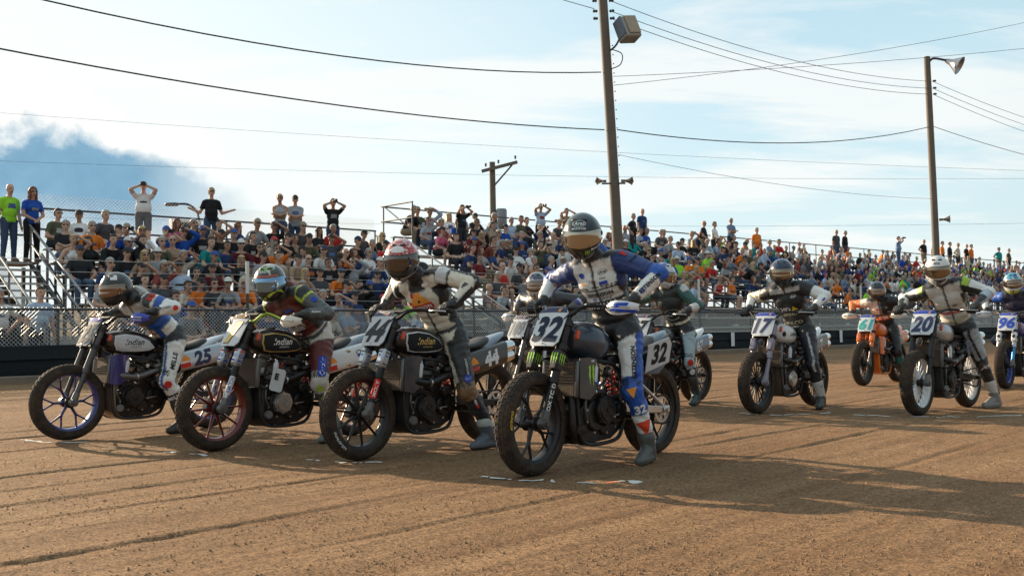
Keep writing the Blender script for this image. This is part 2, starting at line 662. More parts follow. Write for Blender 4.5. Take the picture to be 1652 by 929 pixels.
# ---- dirt
def dirt_material():
    m = bpy.data.materials.new('dirt')
    m.use_nodes = True
    t = NT(m.node_tree)
    pos = t.n('ShaderNodeNewGeometry').outputs['Position']
    al = t.n('ShaderNodeVectorRotate', {'Vector': pos, 'Angle': -ROT_D}, rotation_type='Z_AXIS').outputs[0]
    st = t.n('ShaderNodeMapping', {'Vector': al, 'Scale': (0.16, 2.6, 1.0)}).outputs[0]
    streak = t.noise(st, 1.5, 5, 0.6, 0.3).outputs[0]
    st2 = t.n('ShaderNodeMapping', {'Vector': al, 'Scale': (0.7, 16.0, 1.0)}).outputs[0]
    fine = t.noise(st2, 1.0, 4, 0.6).outputs[0]
    big = t.noise(pos, 0.45, 4, 0.6).outputs[0]
    grain = t.noise(pos, 70.0, 5, 0.85).outputs[0]
    cell = t.n('ShaderNodeTexVoronoi', {'Vector': pos, 'Scale': 110.0, 'Randomness': 1.0}, feature='F1').outputs['Color']
    cell = t.n('ShaderNodeSeparateXYZ', {0: cell}).outputs[0]
    cell2 = t.n('ShaderNodeTexVoronoi', {'Vector': pos, 'Scale': 33.0, 'Randomness': 1.0}, feature='F1').outputs['Color']
    cell2 = t.n('ShaderNodeSeparateXYZ', {0: cell2}).outputs[1]
    grit = t.noise(pos, 24.0, 4, 0.75).outputs[0]
    c = t.mix(t.ramp(streak, (0.36, 0.0), (0.64, 1.0)), (0.205, 0.113, 0.058), (0.285, 0.170, 0.091))
    c = t.mix(t.math('MULTIPLY', t.ramp(big, (0.45, 0.0), (0.70, 1.0)), 0.55), c, (0.335, 0.212, 0.121))
    c = t.mix(t.math('MULTIPLY', t.ramp(fine, (0.50, 0.0), (0.74, 1.0)), 0.35), c, (0.140, 0.079, 0.044))
    c = t.mix(t.ramp(grain, (0.33, 0.70), (0.50, 0.0)), c, (0.080, 0.045, 0.025))
    c = t.mix(t.ramp(grit, (0.60, 0.0), (0.78, 0.35)), c, (0.52, 0.36, 0.22))
    k = t.math('ADD', t.math('MULTIPLY', cell, 0.95), t.math('ADD', t.math('MULTIPLY', cell2, 0.30), 0.40))
    c = t.n('ShaderNodeVectorMath', {0: c, 3: k}, operation='SCALE').outputs[0]
    h = t.math('ADD', t.math('MULTIPLY', cell, 0.5), t.math('MULTIPLY', grain, 0.55))
    h = t.math('ADD', t.math('MULTIPLY', cell2, 0.4), h)
    h = t.math('ADD', h, t.math('ADD', t.math('MULTIPLY', grit, 0.5), t.math('MULTIPLY', fine, 0.5)))
    b = t.n('ShaderNodeBump', {'Height': h, 'Strength': 0.8, 'Distance': 0.022}).outputs[0]
    p = t.n('ShaderNodeBsdfPrincipled', {'Base Color': c, 'Roughness': 0.95, 'Specular IOR Level': 0.15, 'Normal': b})
    t.n('ShaderNodeOutputMaterial', {0: p.outputs[0]})
    return m


M_DIRT = dirt_material()
gm = MB()
S_ = 2500
gm.add([(-S_, -S_, GZ), (S_, -S_, GZ), (S_, S_, GZ), (-S_, S_, GZ)], [(0, 1, 2, 3)])
tag(gm.build('ground', M_DIRT, smooth=False), 'brown dirt ground running on to the horizon', 'ground', kind='structure')


def vnoise(x, y, seed):
    """smooth value noise on arrays"""
    xi, yi = np.floor(x).astype(np.int64), np.floor(y).astype(np.int64)
    xf, yf = x - xi, y - yi
    xf = xf * xf * (3 - 2 * xf); yf = yf * yf * (3 - 2 * yf)
    def hsh(a, b):
        n = (a * 374761393 + b * 668265263 + seed * 974711) & 0x7fffffff
        n = ((n ^ (n >> 13)) * 1274126177) & 0x7fffffff
        return ((n ^ (n >> 16)) & 0xffff) / 65535.0
    a, b, c, d = hsh(xi, yi), hsh(xi + 1, yi), hsh(xi, yi + 1), hsh(xi + 1, yi + 1)
    return (a * (1 - xf) + b * xf) * (1 - yf) + (c * (1 - xf) + d * xf) * yf


def track_h(a, c):
    """height of the groomed dirt: ridges and tyre grooves that run along the straight (a) and lumps"""
    h = 0.009 * (vnoise(a * 0.22, c * 2.3, 1) - 0.5) + 0.006 * (vnoise(a * 0.5, c * 7.0, 2) - 0.5)
    h = h + 0.006 * (vnoise(a * 5, c * 11, 3) - 0.5) + 0.005 * (vnoise(a * 21, c * 23, 4) - 0.5)
    for c0, wd, dp, w0 in GROOVES:
        cc = c0 + 0.05 * np.sin(a * 0.35 + c0 * 7) + 0.03 * (vnoise(a * 0.8, a * 0 + c0 * 3, 5) - 0.5)
        e = np.exp(-((c - cc) / wd) ** 2)
        fade = np.clip(vnoise(a * 0.35 + c0 * 11, a * 0 + 1, 6) * 2.4 - 0.75, 0, 1)
        h = h - dp * e * fade + 0.5 * dp * np.exp(-((c - cc - wd * 1.7) / wd) ** 2) * fade
    return h


GR = random.Random(3)
GROOVES = [(-19.6 + 0.52 * k + GR.uniform(-0.22, 0.22), GR.uniform(0.018, 0.036), GR.uniform(0.006, 0.014), 0) for k in range(19)]
na, nc = 220, 680
A_, C_ = np.meshgrid(np.linspace(-20.0, 14.0, na), np.linspace(-23.0, -6.0, nc), indexing='ij')
Hh = track_h(A_, C_)
edge = np.minimum.reduce([A_ + 20.0, 14.0 - A_, C_ + 23.0, -6.0 - C_])
Hh = Hh * np.clip(edge / 1.5, 0, 1) + (GZ - 0.012) * (1 - np.clip(edge / 1.0, 0, 1))
PX = F0.x + TU.x * A_ + TV.x * C_
PY = F0.y + TU.y * A_ + TV.y * C_
tv = np.stack([PX.ravel(), PY.ravel(), Hh.ravel()], 1)
ii = np.arange(na * nc).reshape(na, nc)
tf = np.stack([ii[:-1, :-1].ravel(), ii[1:, :-1].ravel(), ii[1:, 1:].ravel(), ii[:-1, 1:].ravel()], 1)
tm = bpy.data.meshes.new('race_track')
tm.vertices.add(len(tv)); tm.vertices.foreach_set('co', tv.astype(np.float32).ravel())
tm.loops.add(tf.size); tm.loops.foreach_set('vertex_index', tf[:, ::-1].astype(np.int32).ravel())
tm.polygons.add(len(tf)); tm.polygons.foreach_set('loop_start', np.arange(0, tf.size, 4, dtype=np.int32))
tm.update(calc_edges=True); tm.validate(); tm.shade_smooth()
if tm.polygons[0].normal.z < 0: tm.flip_normals()
tag(inst('race_track', tm, M_DIRT), 'groomed brown dirt race track with tyre grooves along the straight', 'track', kind='structure')


def ground_z(x, y):
    q = Vector((x, y, 0)) - F0
    a, c = q.dot(TU), q.dot(TV)
    if not (-19 < a < 13 and -22 < c < -7): return GZ
    return float(track_h(np.array([a]), np.array([c]))[0])


# loose crumbs of dirt on the near track: one uncountable mass
def crumbs():
    n = 34000
    d = 3.4 + (NPR.random(n) ** 1.7) * 9.0
    x = (NPR.random(n) - 0.5) * 1.16 * d
    q = np.stack([x, d], 1) - np.array([F0.x, F0.y])
    a = q @ np.array([TU.x, TU.y]); c = q @ np.array([TV.x, TV.y])
    clump = vnoise(a * 0.7, c * 3.0, 21) * 0.6 + vnoise(a * 3, c * 7, 22) * 0.4
    keep = NPR.random(n) < np.clip((clump - 0.28) * 2.2, 0.05, 1)
    x, d, a, c = x[keep], d[keep], a[keep], c[keep]
    n = len(x)
    z = track_h(a, c)
    r = 0.0024 + 0.0070 * NPR.random(n) ** 3
    base = np.array([[1, 0, -.3], [-.5, .87, -.3], [-.5, -.87, -.3], [.3, .2, .75], [-.45, -.1, .6]])
    fcs = np.array([[0, 1, 3], [1, 4, 3], [1, 2, 4], [2, 0, 3], [2, 3, 4]])
    th = NPR.random(n) * 6.28
    jit = 1 + 0.35 * (NPR.random((n, 5, 3)) - 0.5)
    p = base[None] * jit * r[:, None, None]
    px = p[..., 0] * np.cos(th)[:, None] - p[..., 1] * np.sin(th)[:, None] + x[:, None]
    py = p[..., 0] * np.sin(th)[:, None] + p[..., 1] * np.cos(th)[:, None] + d[:, None]
    pz = p[..., 2] + z[:, None] + r[:, None] * 0.2
    vs = np.stack([px, py, pz], 2).reshape(-1, 3)
    fs = (fcs[None] + 5 * np.arange(n)[:, None, None]).reshape(-1, 3)
    me = bpy.data.meshes.new('dirt_crumbs')
    me.vertices.add(len(vs)); me.vertices.foreach_set('co', vs.astype(np.float32).ravel())
    me.loops.add(fs.size); me.loops.foreach_set('vertex_index', fs.astype(np.int32).ravel())
    me.polygons.add(len(fs)); me.polygons.foreach_set('loop_start', np.arange(0, fs.size, 3, dtype=np.int32))
    me.update(calc_edges=True); me.validate()
    tag(inst('dirt_crumbs', me, pm('crumb', (0.25, 0.148, 0.082), 0.95, var=0.35, vs=60, spec=0.1)), 'loose crumbs of brown dirt strewn over the track', 'dirt', kind='stuff')


crumbs()

# ---- metals and woods of the setting
M_GALV = pm('galvanised', (0.22, 0.23, 0.24), 0.42, 0.75, 0.15, 6, bump=0.05)
M_WIRE = pm('fence_wire', (0.62, 0.62, 0.60), 0.45, 0.35, 0.1)
M_ALU = pm('aluminium_plank', (0.46, 0.46, 0.45), 0.42, 0.55, 0.30, 1.6, bump=0.04, dust=0.35, dustcol=(0.16, 0.13, 0.10))
M_STEEL = pm('dark_steel', (0.075, 0.078, 0.085), 0.55, 0.4, 0.2, 4)
M_RUST = pm('weathered_steel', (0.17, 0.15, 0.135), 0.6, 0.3, 0.3, 5)
M_PVC = pm('white_sleeve', (0.72, 0.72, 0.70), 0.5, 0, 0.12)
M_BELT = pm('black_belt', (0.010, 0.015, 0.019), 0.80, 0, 0.35, 1.2, bump=0.12, bs=6, dust=0.12, dustcol=(0.10, 0.08, 0.065), spec=0.2)
M_CONC = pm('concrete', (0.36, 0.34, 0.31), 0.9, 0, 0.25, 3, bump=0.2, bs=40)
M_POLE = pm('pole_wood', (0.155, 0.130, 0.105), 0.85, 0, 0.4, 2.2, bump=0.4, bs=24)
M_CABLE = pm('cable', (0.03, 0.032, 0.035), 0.6, 0.1, 0.1)
M_WHITE = pm('white_paint', (0.72, 0.72, 0.70), 0.5, 0, 0.1)
M_BOARD = pm('timber_plank', (0.26, 0.22, 0.17), 0.8, 0, 0.3, 4, bump=0.2, bs=30)

# ---- barrier of black belting on a low concrete kerb, in sections
bar = empty('trackside_barrier', FW(-10, 0, GZ), 0, 'low black rubber barrier on a pale kerb along the far edge of the track', 'barrier')
B0 = Matrix.Translation(-FW(-10, 0, GZ))
M_KERB = pm('dusty_kerb', (0.21, 0.165, 0.125), 0.9, 0, 0.3, 3, bump=0.2, bs=40)
bar_secs = [(-10 + 6.0 * k, -10 + 6.0 * (k + 1) - 0.03) for k in range(22)]
for k, (a, b) in enumerate(bar_secs):
    mb = MB()
    rows = [(0.00, 0.12), (-0.02, 0.26), (0.02, 0.41), (-0.03, 0.43), (0.01, 0.58), (0.03, 0.70), (0.10, 0.71), (0.10, 0.05)]
    rings = []
    for j in range(9):
        t = a + (b - a) * j / 8
        rings.append([FW(t, w_ + 0.02 * math.sin(t * 1.7 + h_ * 9), h_ + 0.012 * math.sin(t * 1.1)) for w_, h_ in rows])
    mb.loft(rings)
    mb.build('belt_panel', M_BELT, bar, M=B0)
    MB().box((0, 0, 0), (b - a, 0.26, 0.17), ch=0.02).build('kerb_block', M_KERB, bar, M=B0 @ Matrix.Translation(FW((a + b) / 2, -0.06, 0.03)) @ Matrix.Rotation(ROT_T, 4, 'Z'))
for k, (a, b) in enumerate(bar_secs):
    if a > 15: MB().box((0, 0, 0), (b - a, 0.10, 0.035), ch=0.006).build('cap_strip', M_ALU, bar, M=B0 @ Matrix.Translation(FW((a + b) / 2, 0.06, 0.735)) @ Matrix.Rotation(ROT_T, 4, 'Z'))
for i, (t, nm) in enumerate(((24.4, 'nearest the motorcycle numbered 17'), (31.9, 'between the motorcycles numbered 17 and 61'))):
    o = MB().box((0, 0, 0), (0.20, 0.02, 0.50), ch=0.008).build('marker_board', M_WHITE, M=Matrix.Translation(FW(t, -0.06, 0.46)) @ Matrix.Rotation(ROT_T, 4, 'Z'))
    tag(o, 'small white upright marker board on the black barrier, ' + nm, 'board', 'marker boards on the barrier')

# ---- chain-link fence above the barrier
def chain_mesh(t0, t1, z0, z1, w, pitch=0.085, r=0.005):
    """woven diagonal wires as thin three-sided rods"""
    vs, fs = [], []
    nrow = max(2, int(round((z1 - z0) / (pitch / 2))))
    dz = (z1 - z0) / nrow
    ncol = int((t1 - t0) / (pitch / 2))
    for c in range(ncol):
        prev = None
        for j in range(nrow + 1):
            tt = t0 + (c + ((j + c) % 2)) * pitch / 2
            p = FW(tt, w + (0.004 if j % 2 else -0.004), z0 + dz * j)
            b = len(vs)
            vs += [p + UU * r, p - UU * r * 0.5 + VV * r, p - UU * r * 0.5 - VV * r]
            if prev is not None:
                for k in range(3):
                    fs.append((prev + k, prev + (k + 1) % 3, b + (k + 1) % 3, b + k))
            prev = b
    me = bpy.data.meshes.new('wire_mesh')
    me.from_pydata(vs, [], fs)
    return me


fence = empty('chain_link_fence', FW(-10, 0.25, GZ), 0, 'chain link fence with dark top rail and tall posts behind the black barrier', 'fence')
FM = Matrix.Translation(-FW(-10, 0.25, GZ))
for a, b, pc in ((-6, 9, 0.085), (9, 26, 0.085), (26, 50, 0.11), (50, 78, 0.16)):
    tag(inst('wire_mesh', chain_mesh(a, b, 0.66, 1.50, 0.25, pc, 0.0068 if a < 26 else 0.0075), M_WIRE, fence, FM), kind='stuff')
for k in range(15):
    a = -10 + 7.5 * k
    MB().cyl(FW(a, 0.25, 1.46), FW(a + 7.48, 0.25, 1.46), 0.026, n=10).build('top_rail', M_STEEL, fence, M=FM)
posts = [-3.2, 1.2, 5.5, 9.0, 12.5, 17.1, 22.9, 28.1, 34.2, 40.6, 47.5, 54, 61, 68, 76, 85]
for i, t in enumerate(posts):
    o = MB().cyl(FW(t, 0.28, GZ), FW(t, 0.28, 2.05 if i % 2 == 0 else 1.48), 0.033, n=10).build('post', M_STEEL, fence, M=FM)
    if i % 2 == 0:
        MB().cyl(FW(t, 0.28, 1.85), FW(t, 0.28, 2.62), 0.042, n=10).build('sleeve', M_PVC, o)
for z in (1.75, 2.02, 2.30, 2.55):
    mb = MB()
    for i in range(0, len(posts) - 2, 2):
        a, b = posts[i], posts[i + 2]
        mb.tube([FW(a + (b - a) * q / 6, 0.28, z - 0.05 * math.sin(math.pi * q / 6)) for q in range(7)], 0.0045, 4)
    mb.build('strand', M_WIRE, fence, M=FM)


# ------------------------------------------------------------------ stands
# earth bank that carries the lower rows
def bank():
    prof = [(0.75, -0.05), (1.3, 0.05), (2.2, 0.52), (3.2, 1.08), (4.2, 1.60), (5.0, 1.78), (7.5, 1.80), (11.0, 1.72), (16.0, 0.9), (22.0, -0.06)]
    ts = np.concatenate([np.arange(2.35, 60, 0.45), np.arange(60, 118, 2.0)])
    vs, fs = [], []
    m = 0
    P = []
    for (w0, z0), (w1, z1) in zip(prof, prof[1:]):
        nseg = 5 if w0 < 5 else 2
        P += [(w0 + (w1 - w0) * k / nseg, z0 + (z1 - z0) * k / nseg) for k in range(nseg)]
    P.append(prof[-1])
    m = len(P)
    for i, t in enumerate(ts):
        for j, (w_, z_) in enumerate(P):
            f = min(1.0, (t - 2.35) / 2.0)
            n_ = float(vnoise(np.array([t * 1.3]), np.array([w_ * 1.7]), 41)[0] - 0.5) * 0.14
            vs.append(FW(t, w_, (z_ + n_ * (0.3 if z_ < 0 else 1)) * f - 0.06 * (1 - f) - 0.02))
        if i:
            for j in range(m - 1):
                a = (i - 1) * m + j
                fs.append((a, a + 1, a + m + 1, a + m))
    mb = MB().add(vs, fs)
    M = pm('bank_earth', (0.085, 0.066, 0.043), 0.95, 0, 0.45, 1.5, bump=0.5, bs=14, spec=0.1)
    tag(mb.build('embankment', M), 'worn earth bank under the bleachers', 'bank', kind='structure')


bank()

RISE, RUN, W_FIRST, Z_FIRST = 0.375, 0.65, 1.2, 0.12


def stand(name, t0, t1, nrow, sec, label, back_mesh):
    org = FW(t0, W_FIRST, GZ)
    root = empty(name, org, 0, label, 'grandstand')
    S0 = Matrix.Translation(-org)
    rot = Matrix.Rotation(ROT_T, 4, 'Z')
    ns = max(1, int(round((t1 - t0) / sec)))
    L = (t1 - t0) / ns
    seat_me = MB().box((0, 0, 0), (L - 0.03, 0.25, 0.045), ch=0.008).mesh('bench_plank')
    foot_me = MB().box((0, 0, 0), (L - 0.03, 0.30, 0.04), ch=0.006).mesh('foot_plank')
    for k in range(nrow):
        wz, zz = W_FIRST + RUN * k, Z_FIRST + RISE * k
        for s in range(ns):
            tc = t0 + L * (s + 0.5)
            inst('bench_plank', seat_me, M_ALU, root, S0 @ Matrix.Translation(FW(tc, wz + 0.16, zz + 0.40)) @ rot)
            inst('foot_plank', foot_me, M_ALU, root, S0 @ Matrix.Translation(FW(tc, wz - 0.20, zz)) @ rot)
    # frames under the planks
    nfr = int(round((t1 - t0) / 2.6))
    fr = MB()
    for k in range(nrow):
        wz, zz = W_FIRST + RUN * k, Z_FIRST + RISE * k
        p = FW(0, wz + 0.16, 0)
        for dz_ in ((GZ, zz + 0.37),):
            fr.box(FW(0, wz + 0.16, (dz_[0] + dz_[1]) / 2) - FW(0, 0, 0), (0.055, 0.055, dz_[1] - dz_[0]), rot.to_3x3())
    a = FW(0, W_FIRST - 0.3, Z_FIRST - 0.06) - FW(0, 0, 0)
    b = FW(0, W_FIRST + RUN * nrow, Z_FIRST + RISE * nrow - 0.06) - FW(0, 0, 0)
    fr.cyl(a, b, 0.035, n=6)
    fr.cyl(FW(0, W_FIRST, 0.25) - FW(0, 0, 0), FW(0, W_FIRST + RUN * (nrow - 1), 0.25) - FW(0, 0, 0), 0.03, n=6)
    fr.cyl(FW(0, W_FIRST + 1.0, 0.2) - FW(0, 0, 0), FW(0, W_FIRST + RUN * (nrow - 1), Z_FIRST + RISE * (nrow - 2)) - FW(0, 0, 0), 0.025, n=6)
    fme = fr.mesh('support_frame')
    for i in range(nfr + 1):
        tt = t0 + 0.1 + (t1 - t0 - 0.2) * i / nfr
        inst('support_frame', fme, M_STEEL, root, S0 @ Matrix.Translation(FW(tt, 0, 0)))
    # rear guard rail and posts
    wb, zb = W_FIRST + RUN * nrow - 0.05, Z_FIRST + RISE * (nrow - 1) + 0.42
    for z in (0.55, 1.10):
        MB().cyl(FW(t0, wb, zb + z), FW(t1, wb, zb + z), 0.028, n=8).build('guard_rail', M_STEEL, root, M=S0)
    npst = int((t1 - t0) / 2.6)
    pme = MB().cyl((0, 0, -0.6), (0, 0, 1.12), 0.026, n=8).mesh('rail_post')
    for i in range(npst + 1):
        inst('rail_post', pme, M_STEEL, root, S0 @ Matrix.Translation(FW(t0 + (t1 - t0) * i / npst, wb + 0.05, zb)))
    if back_mesh:
        tag(inst('wire_mesh', chain_mesh(t0, t1, zb - 0.3, zb + 1.5, wb + 0.09, 0.10, 0.0045), M_WIRE, root, S0), kind='stuff')
    return root


stand_a = stand('grandstand', 2.6, 13.3, 8, 5.35, 'nearer, lower aluminium bleacher packed with spectators at the left', True)
stand_b = stand('grandstand', 15.0, 113.0, 11, 9.8, 'long taller aluminium bleacher stretching away to the right', False)
# rails closing the left end of the tall stand
o = stand_b
S0 = Matrix.Translation(-FW(15.0, W_FIRST, GZ))
wb = W_FIRST + RUN * 11
zb = Z_FIRST + RISE * 10 + 0.42
for z in (0.55, 1.10):
    MB().cyl(FW(14.9, wb, zb + z), FW(14.9, wb - 1.9, zb + z - (0.0 if z > 1 else 0.0)), 0.026, n=8).build('end_rail', M_STEEL, o, M=S0)
MB().cyl(FW(14.9, wb - 0.2, zb + 1.08), FW(14.9, wb - 1.9, zb + 0.1), 0.02, n=8).build('end_brace', M_STEEL, o, M=S0)
MB().cyl(FW(14.9, wb - 1.9, zb - 1.2), FW(14.9, wb - 1.9, zb + 1.12), 0.028, n=8).build('rail_post', M_STEEL, o, M=S0)


M_DARKB = pm('dark_timber', (0.045, 0.042, 0.038), 0.8, 0, 0.35, 3, bump=0.2, bs=30)


def stairs(ta, tb, nrow, label, landing=None):
    org = FW(ta, 0.4, GZ)
    root = empty('staircase', org, 0, label, 'staircase')
    S0 = Matrix.Translation(-org)
    rot = Matrix.Rotation(ROT_T, 4, 'Z')
    n = nrow * 2 - 1
    z1 = Z_FIRST + RISE * (nrow - 1)
    w1 = W_FIRST + RUN * (nrow - 1)
    sm = MB().box((0, 0, 0), (tb - ta - 0.14, 0.28, 0.045), ch=0.006).mesh('tread')
    for i in range(n):
        f = i / (n - 1)
        inst('tread', sm, M_ALU, root, S0 @ Matrix.Translation(FW((ta + tb) / 2, W_FIRST - 0.7 + (w1 - W_FIRST + 0.7) * f, Z_FIRST + (z1 - Z_FIRST) * f)) @ rot)
    def line(t, dz, r, nm, m):
        MB().cyl(FW(t, W_FIRST - 0.8, Z_FIRST + dz), FW(t, w1 + 0.3, z1 + dz + 0.08), r, n=8).build(nm, m, root, M=S0)
    for t in (ta, tb):
        line(t, -0.03, 0.06, 'stringer', M_STEEL)
        line(t, 0.95, 0.030, 'handrail', M_GALV)
        line(t, 0.50, 0.026, 'mid_rail', M_GALV)
        for i in range(5):
            f = i / 4
            p = FW(t, W_FIRST - 0.7 + (w1 - W_FIRST + 0.9) * f, Z_FIRST + (z1 - Z_FIRST) * f)
            MB().cyl(p - Vector((0, 0, 0.1 + (p.z + 0.05 if i in (2, 4) else 0))), p + Vector((0, 0, 0.98)), 0.026, n=8).build('rail_post', M_RUST, root, M=S0)
    # wire infill under the near handrail, following the slope
    for t in ((ta,) if landing else (tb, ta)):
        vs, fs = [], []
        pitch = 0.09
        L = w1 - W_FIRST + 1.1
        nc = int(L / (pitch / 2))
        for c in range(nc):
            prev = None
            for j in range(11):
                ww = (c + ((j + c) % 2)) * pitch / 2
                f = ww / L
                p = FW(t, W_FIRST - 0.8 + ww, Z_FIRST + (z1 - Z_FIRST + 0.08) * f + 0.5 + 0.045 * j)
                bq = len(vs)
                vs += [p + VV * 0.0035, p - VV * 0.002 + UU * 0.0035, p - VV * 0.002 - UU * 0.0035]
                if prev is not None:
                    for k in range(3): fs.append((prev + k, prev + (k + 1) % 3, bq + (k + 1) % 3, bq + k))
                prev = bq
        me = bpy.data.meshes.new('wire_infill'); me.from_pydata(vs, [], fs)
        tag(inst('wire_infill', me, M_WIRE, root, S0), kind='stuff')
    if landing:
        t0, t1 = landing
        for q in range(5):
            MB().box((0, 0, 0), (t1 - t0, 0.27, 0.05), ch=0.006).build('landing_plank', M_BOARD, root, M=S0 @ Matrix.Translation(FW((t0 + t1) / 2, w1 + 0.45 + 0.30 * q, z1 + 0.05)) @ rot)
        for t in (t0, (t0 + t1) / 2, t1):
            for w_ in (w1 + 0.4, w1 + 1.7):
                MB().box((0, 0, 0), (0.09, 0.09, z1), None).build('landing_post', M_STEEL, root, M=S0 @ Matrix.Translation(FW(t, w_, z1 / 2)) @ rot)
        for q in range(9):     # dark skirting boards behind the stairs
            z_ = 0.18 + 0.27 * q
            if q in (4, 5): spans = ((t0, t0 + 1.9), (t0 + 2.7, t1 - 1.1))
            else: spans = ((t0, t1 - 0.4 - 0.15 * (q % 3)),)
            for a_, b_ in spans:
                MB().box((0, 0, 0), (b_ - a_, 0.035, 0.235), ch=0.004).build('skirting_board', M_DARKB, root, M=S0 @ Matrix.Translation(FW((a_ + b_) / 2, w1 + 0.9, z_)) @ rot)
        for z in (0.55, 1.1):
            MB().cyl(FW(t0, w1 + 1.85, z1 + 0.35 + z), FW(t1 + 0.2, w1 + 1.85, z1 + 0.35 + z), 0.028, n=8).build('guard_rail', M_STEEL, root, M=S0)
        tag(inst('wire_mesh', chain_mesh(t0, t1 + 0.3, z1 + 0.1, z1 + 1.9, w1 + 1.9, 0.10, 0.0045), M_WIRE, root, S0), kind='stuff')
    return root


stairs(1.05, 2.3, 8, 'steep metal stairs with pipe handrails at the left end of the near bleacher', (-3.4, 2.55))
stairs(13.55, 14.7, 9, 'metal stairs with wire infill between the near and the far bleacher')
scr = empty('added_shade_screen', FW(-4, 2.6, GZ), 0, 'dark fabric screen hung below the stairs behind the fence at far left', 'screen')  # dark sheets added where the space behind the fence lies in shade
SM = Matrix.Translation(-FW(-4, 2.6, GZ))
for k in range(4):
    a = -4 + 1.3 * k
    mb = MB()
    mb.loft([[FW(a + 1.27 * j / 8, 2.6 + 0.03 * math.sin(j * 1.9 + k), z) + VV * dv for z, dv in ((0.0, 0), (0.75, 0.02), (1.5, 0), (1.5, 0.012), (0.75, 0.032), (0.0, 0.012))] for j in range(9)])
    mb.build('screen_panel', M_BELT, scr, M=SM)
    MB().cyl(FW(a, 2.66, GZ), FW(a, 2.66, 1.58), 0.03, n=8).build('screen_post', M_STEEL, scr, M=SM)
# pale panels leaning under the landing, and an electrical cabinet on posts behind the near stand
for i, (t, w_, z, sx, sz) in enumerate(((0.0, 6.4, 1.25, 1.0, 0.5), (1.4, 6.2, 0.95, 0.9, 0.55), (1.9, 3.0, 0.6, 1.3, 0.45))):
    o = MB().box((0, 0, 0), (sx, 0.03, sz), ch=0.005).build('panel_board', M_WHITE if i != 1 else pm('grey_board', (0.5, 0.52, 0.52), 0.6),
                                                            M=Matrix.Translation(FW(t, w_, z)) @ Matrix.Rotation(ROT_T, 4, 'Z'))
    tag(o, ('pale board under the stair landing at far left', 'grey board standing behind the lower stair treads', 'white board low beside the stair foot')[i], 'board')
t_ = empty('equipment_frame', FW(7.0, 7.2, 0), 0, 'white framed equipment box on posts behind the near bleacher, under the man with spread arms', 'equipment box')
Sx = Matrix.Rotation(ROT_T, 4, 'Z')
MB().box((0, 0, 4.0), (0.9, 0.25, 0.62), ch=0.02).build('cabinet', M_WHITE, t_, M=Sx)
MB().box((0, -0.14, 4.0), (0.72, 0.03, 0.44), ch=0.01).build('dark_screen', pm('dark_panel', (0.02, 0.022, 0.025), 0.3), t_, M=Sx)
for s in (-1, 1):
    MB().box((s * 0.35, 0, 1.82), (0.09, 0.09, 3.7)).build('post', M_STEEL, t_, M=Sx)

# ------------------------------------------------------------------ poles, lamps and wires
M_INS = pm('insulator', (0.05, 0.04, 0.035), 0.25)
M_LAMPBOX = pm('lamp_housing', (0.33, 0.31, 0.28), 0.5, 0.4, 0.25, 4)
M_LAMPDK = pm('lamp_housing_dark', (0.11, 0.14, 0.18), 0.5, 0.3, 0.2, 4)
M_GLASSY = pm('lamp_glass', (0.34, 0.27, 0.18), 0.25, 0.0, 0.35, 9, coat=0.3)
M_HORN = pm('horn_tan', (0.26, 0.20, 0.145), 0.6, 0, 0.15)


def wood_pole(name, base, top, r0, r1, label, cat='pole'):
    root = empty(name, base, 0, label, cat)
    b, t = Vector((0, 0, 0)), Vector(top) - Vector(base)
    pts = spline([b, b.lerp(t, 0.35) + Vector((0.03, 0, 0)), b.lerp(t, 0.7) + Vector((0.02, 0, 0)), t], 5)
    MB().tube(pts, [r0 + (r1 - r0) * i / (len(pts) - 1) for i in range(len(pts))], 14).build('shaft', M_POLE, root)
    return root, (lambda f: b.lerp(t, f))


def horn(root, p, d, k=1.0):
    d = Vector(d).normalized()
    o = MB().lathe([(0.05 * k, 0), (0.06 * k, 0.1 * k), (0.10 * k, 0.25 * k), (0.19 * k, 0.42 * k), (0.24 * k, 0.46 * k), (0.20 * k, 0.44 * k), (0.06 * k, 0.22 * k), (0.001, 0.2 * k)], p, d, 4).build('horn_speaker', M_HORN, root, angle=0.3)
    MB().cyl(Vector(p) - d * 0.12 * k, Vector(p) + d * 0.06 * k, 0.075 * k, n=12).build('driver', M_HORN, o)


def insulator(root, p, d):
    d = Vector(d).normalized()
    MB().lathe([(0.02, 0), (0.05, 0.02), (0.05, 0.06), (0.025, 0.075), (0.055, 0.10), (0.055, 0.14), (0.02, 0.17)], p, d, 10).build('insulator', M_INS, root)


P1B = FW(19.54, 0.9, GZ)
P1T = P1B + Vector((-0.60, -0.30, 13.2))
p1, a1 = wood_pole('utility_pole', P1B, P1T, 0.19, 0.15, 'tall weathered wooden pole with a big floodlight box, rising behind rider 32', 'utility pole')
P2B = FW(42.85, 0.9, GZ)
P2T = P2B + Vector((-0.30, -0.15, 14.2))
p2, a2 = wood_pole('utility_pole', P2B, P2T, 0.185, 0.15, 'wooden pole with a round bell floodlight at its top, at the right', 'utility pole')
P3B = FW(25.15, 14.0, GZ)
P3T = P3B + Vector((0.0, 0, 8.85))
p3, a3 = wood_pole('utility_pole', P3B, P3T, 0.17, 0.14, 'thin distant pole with a tilted crossarm and a transformer behind the far bleacher', 'utility pole')


def at_z(a, H, z):
    return a((z - GZ) / H)


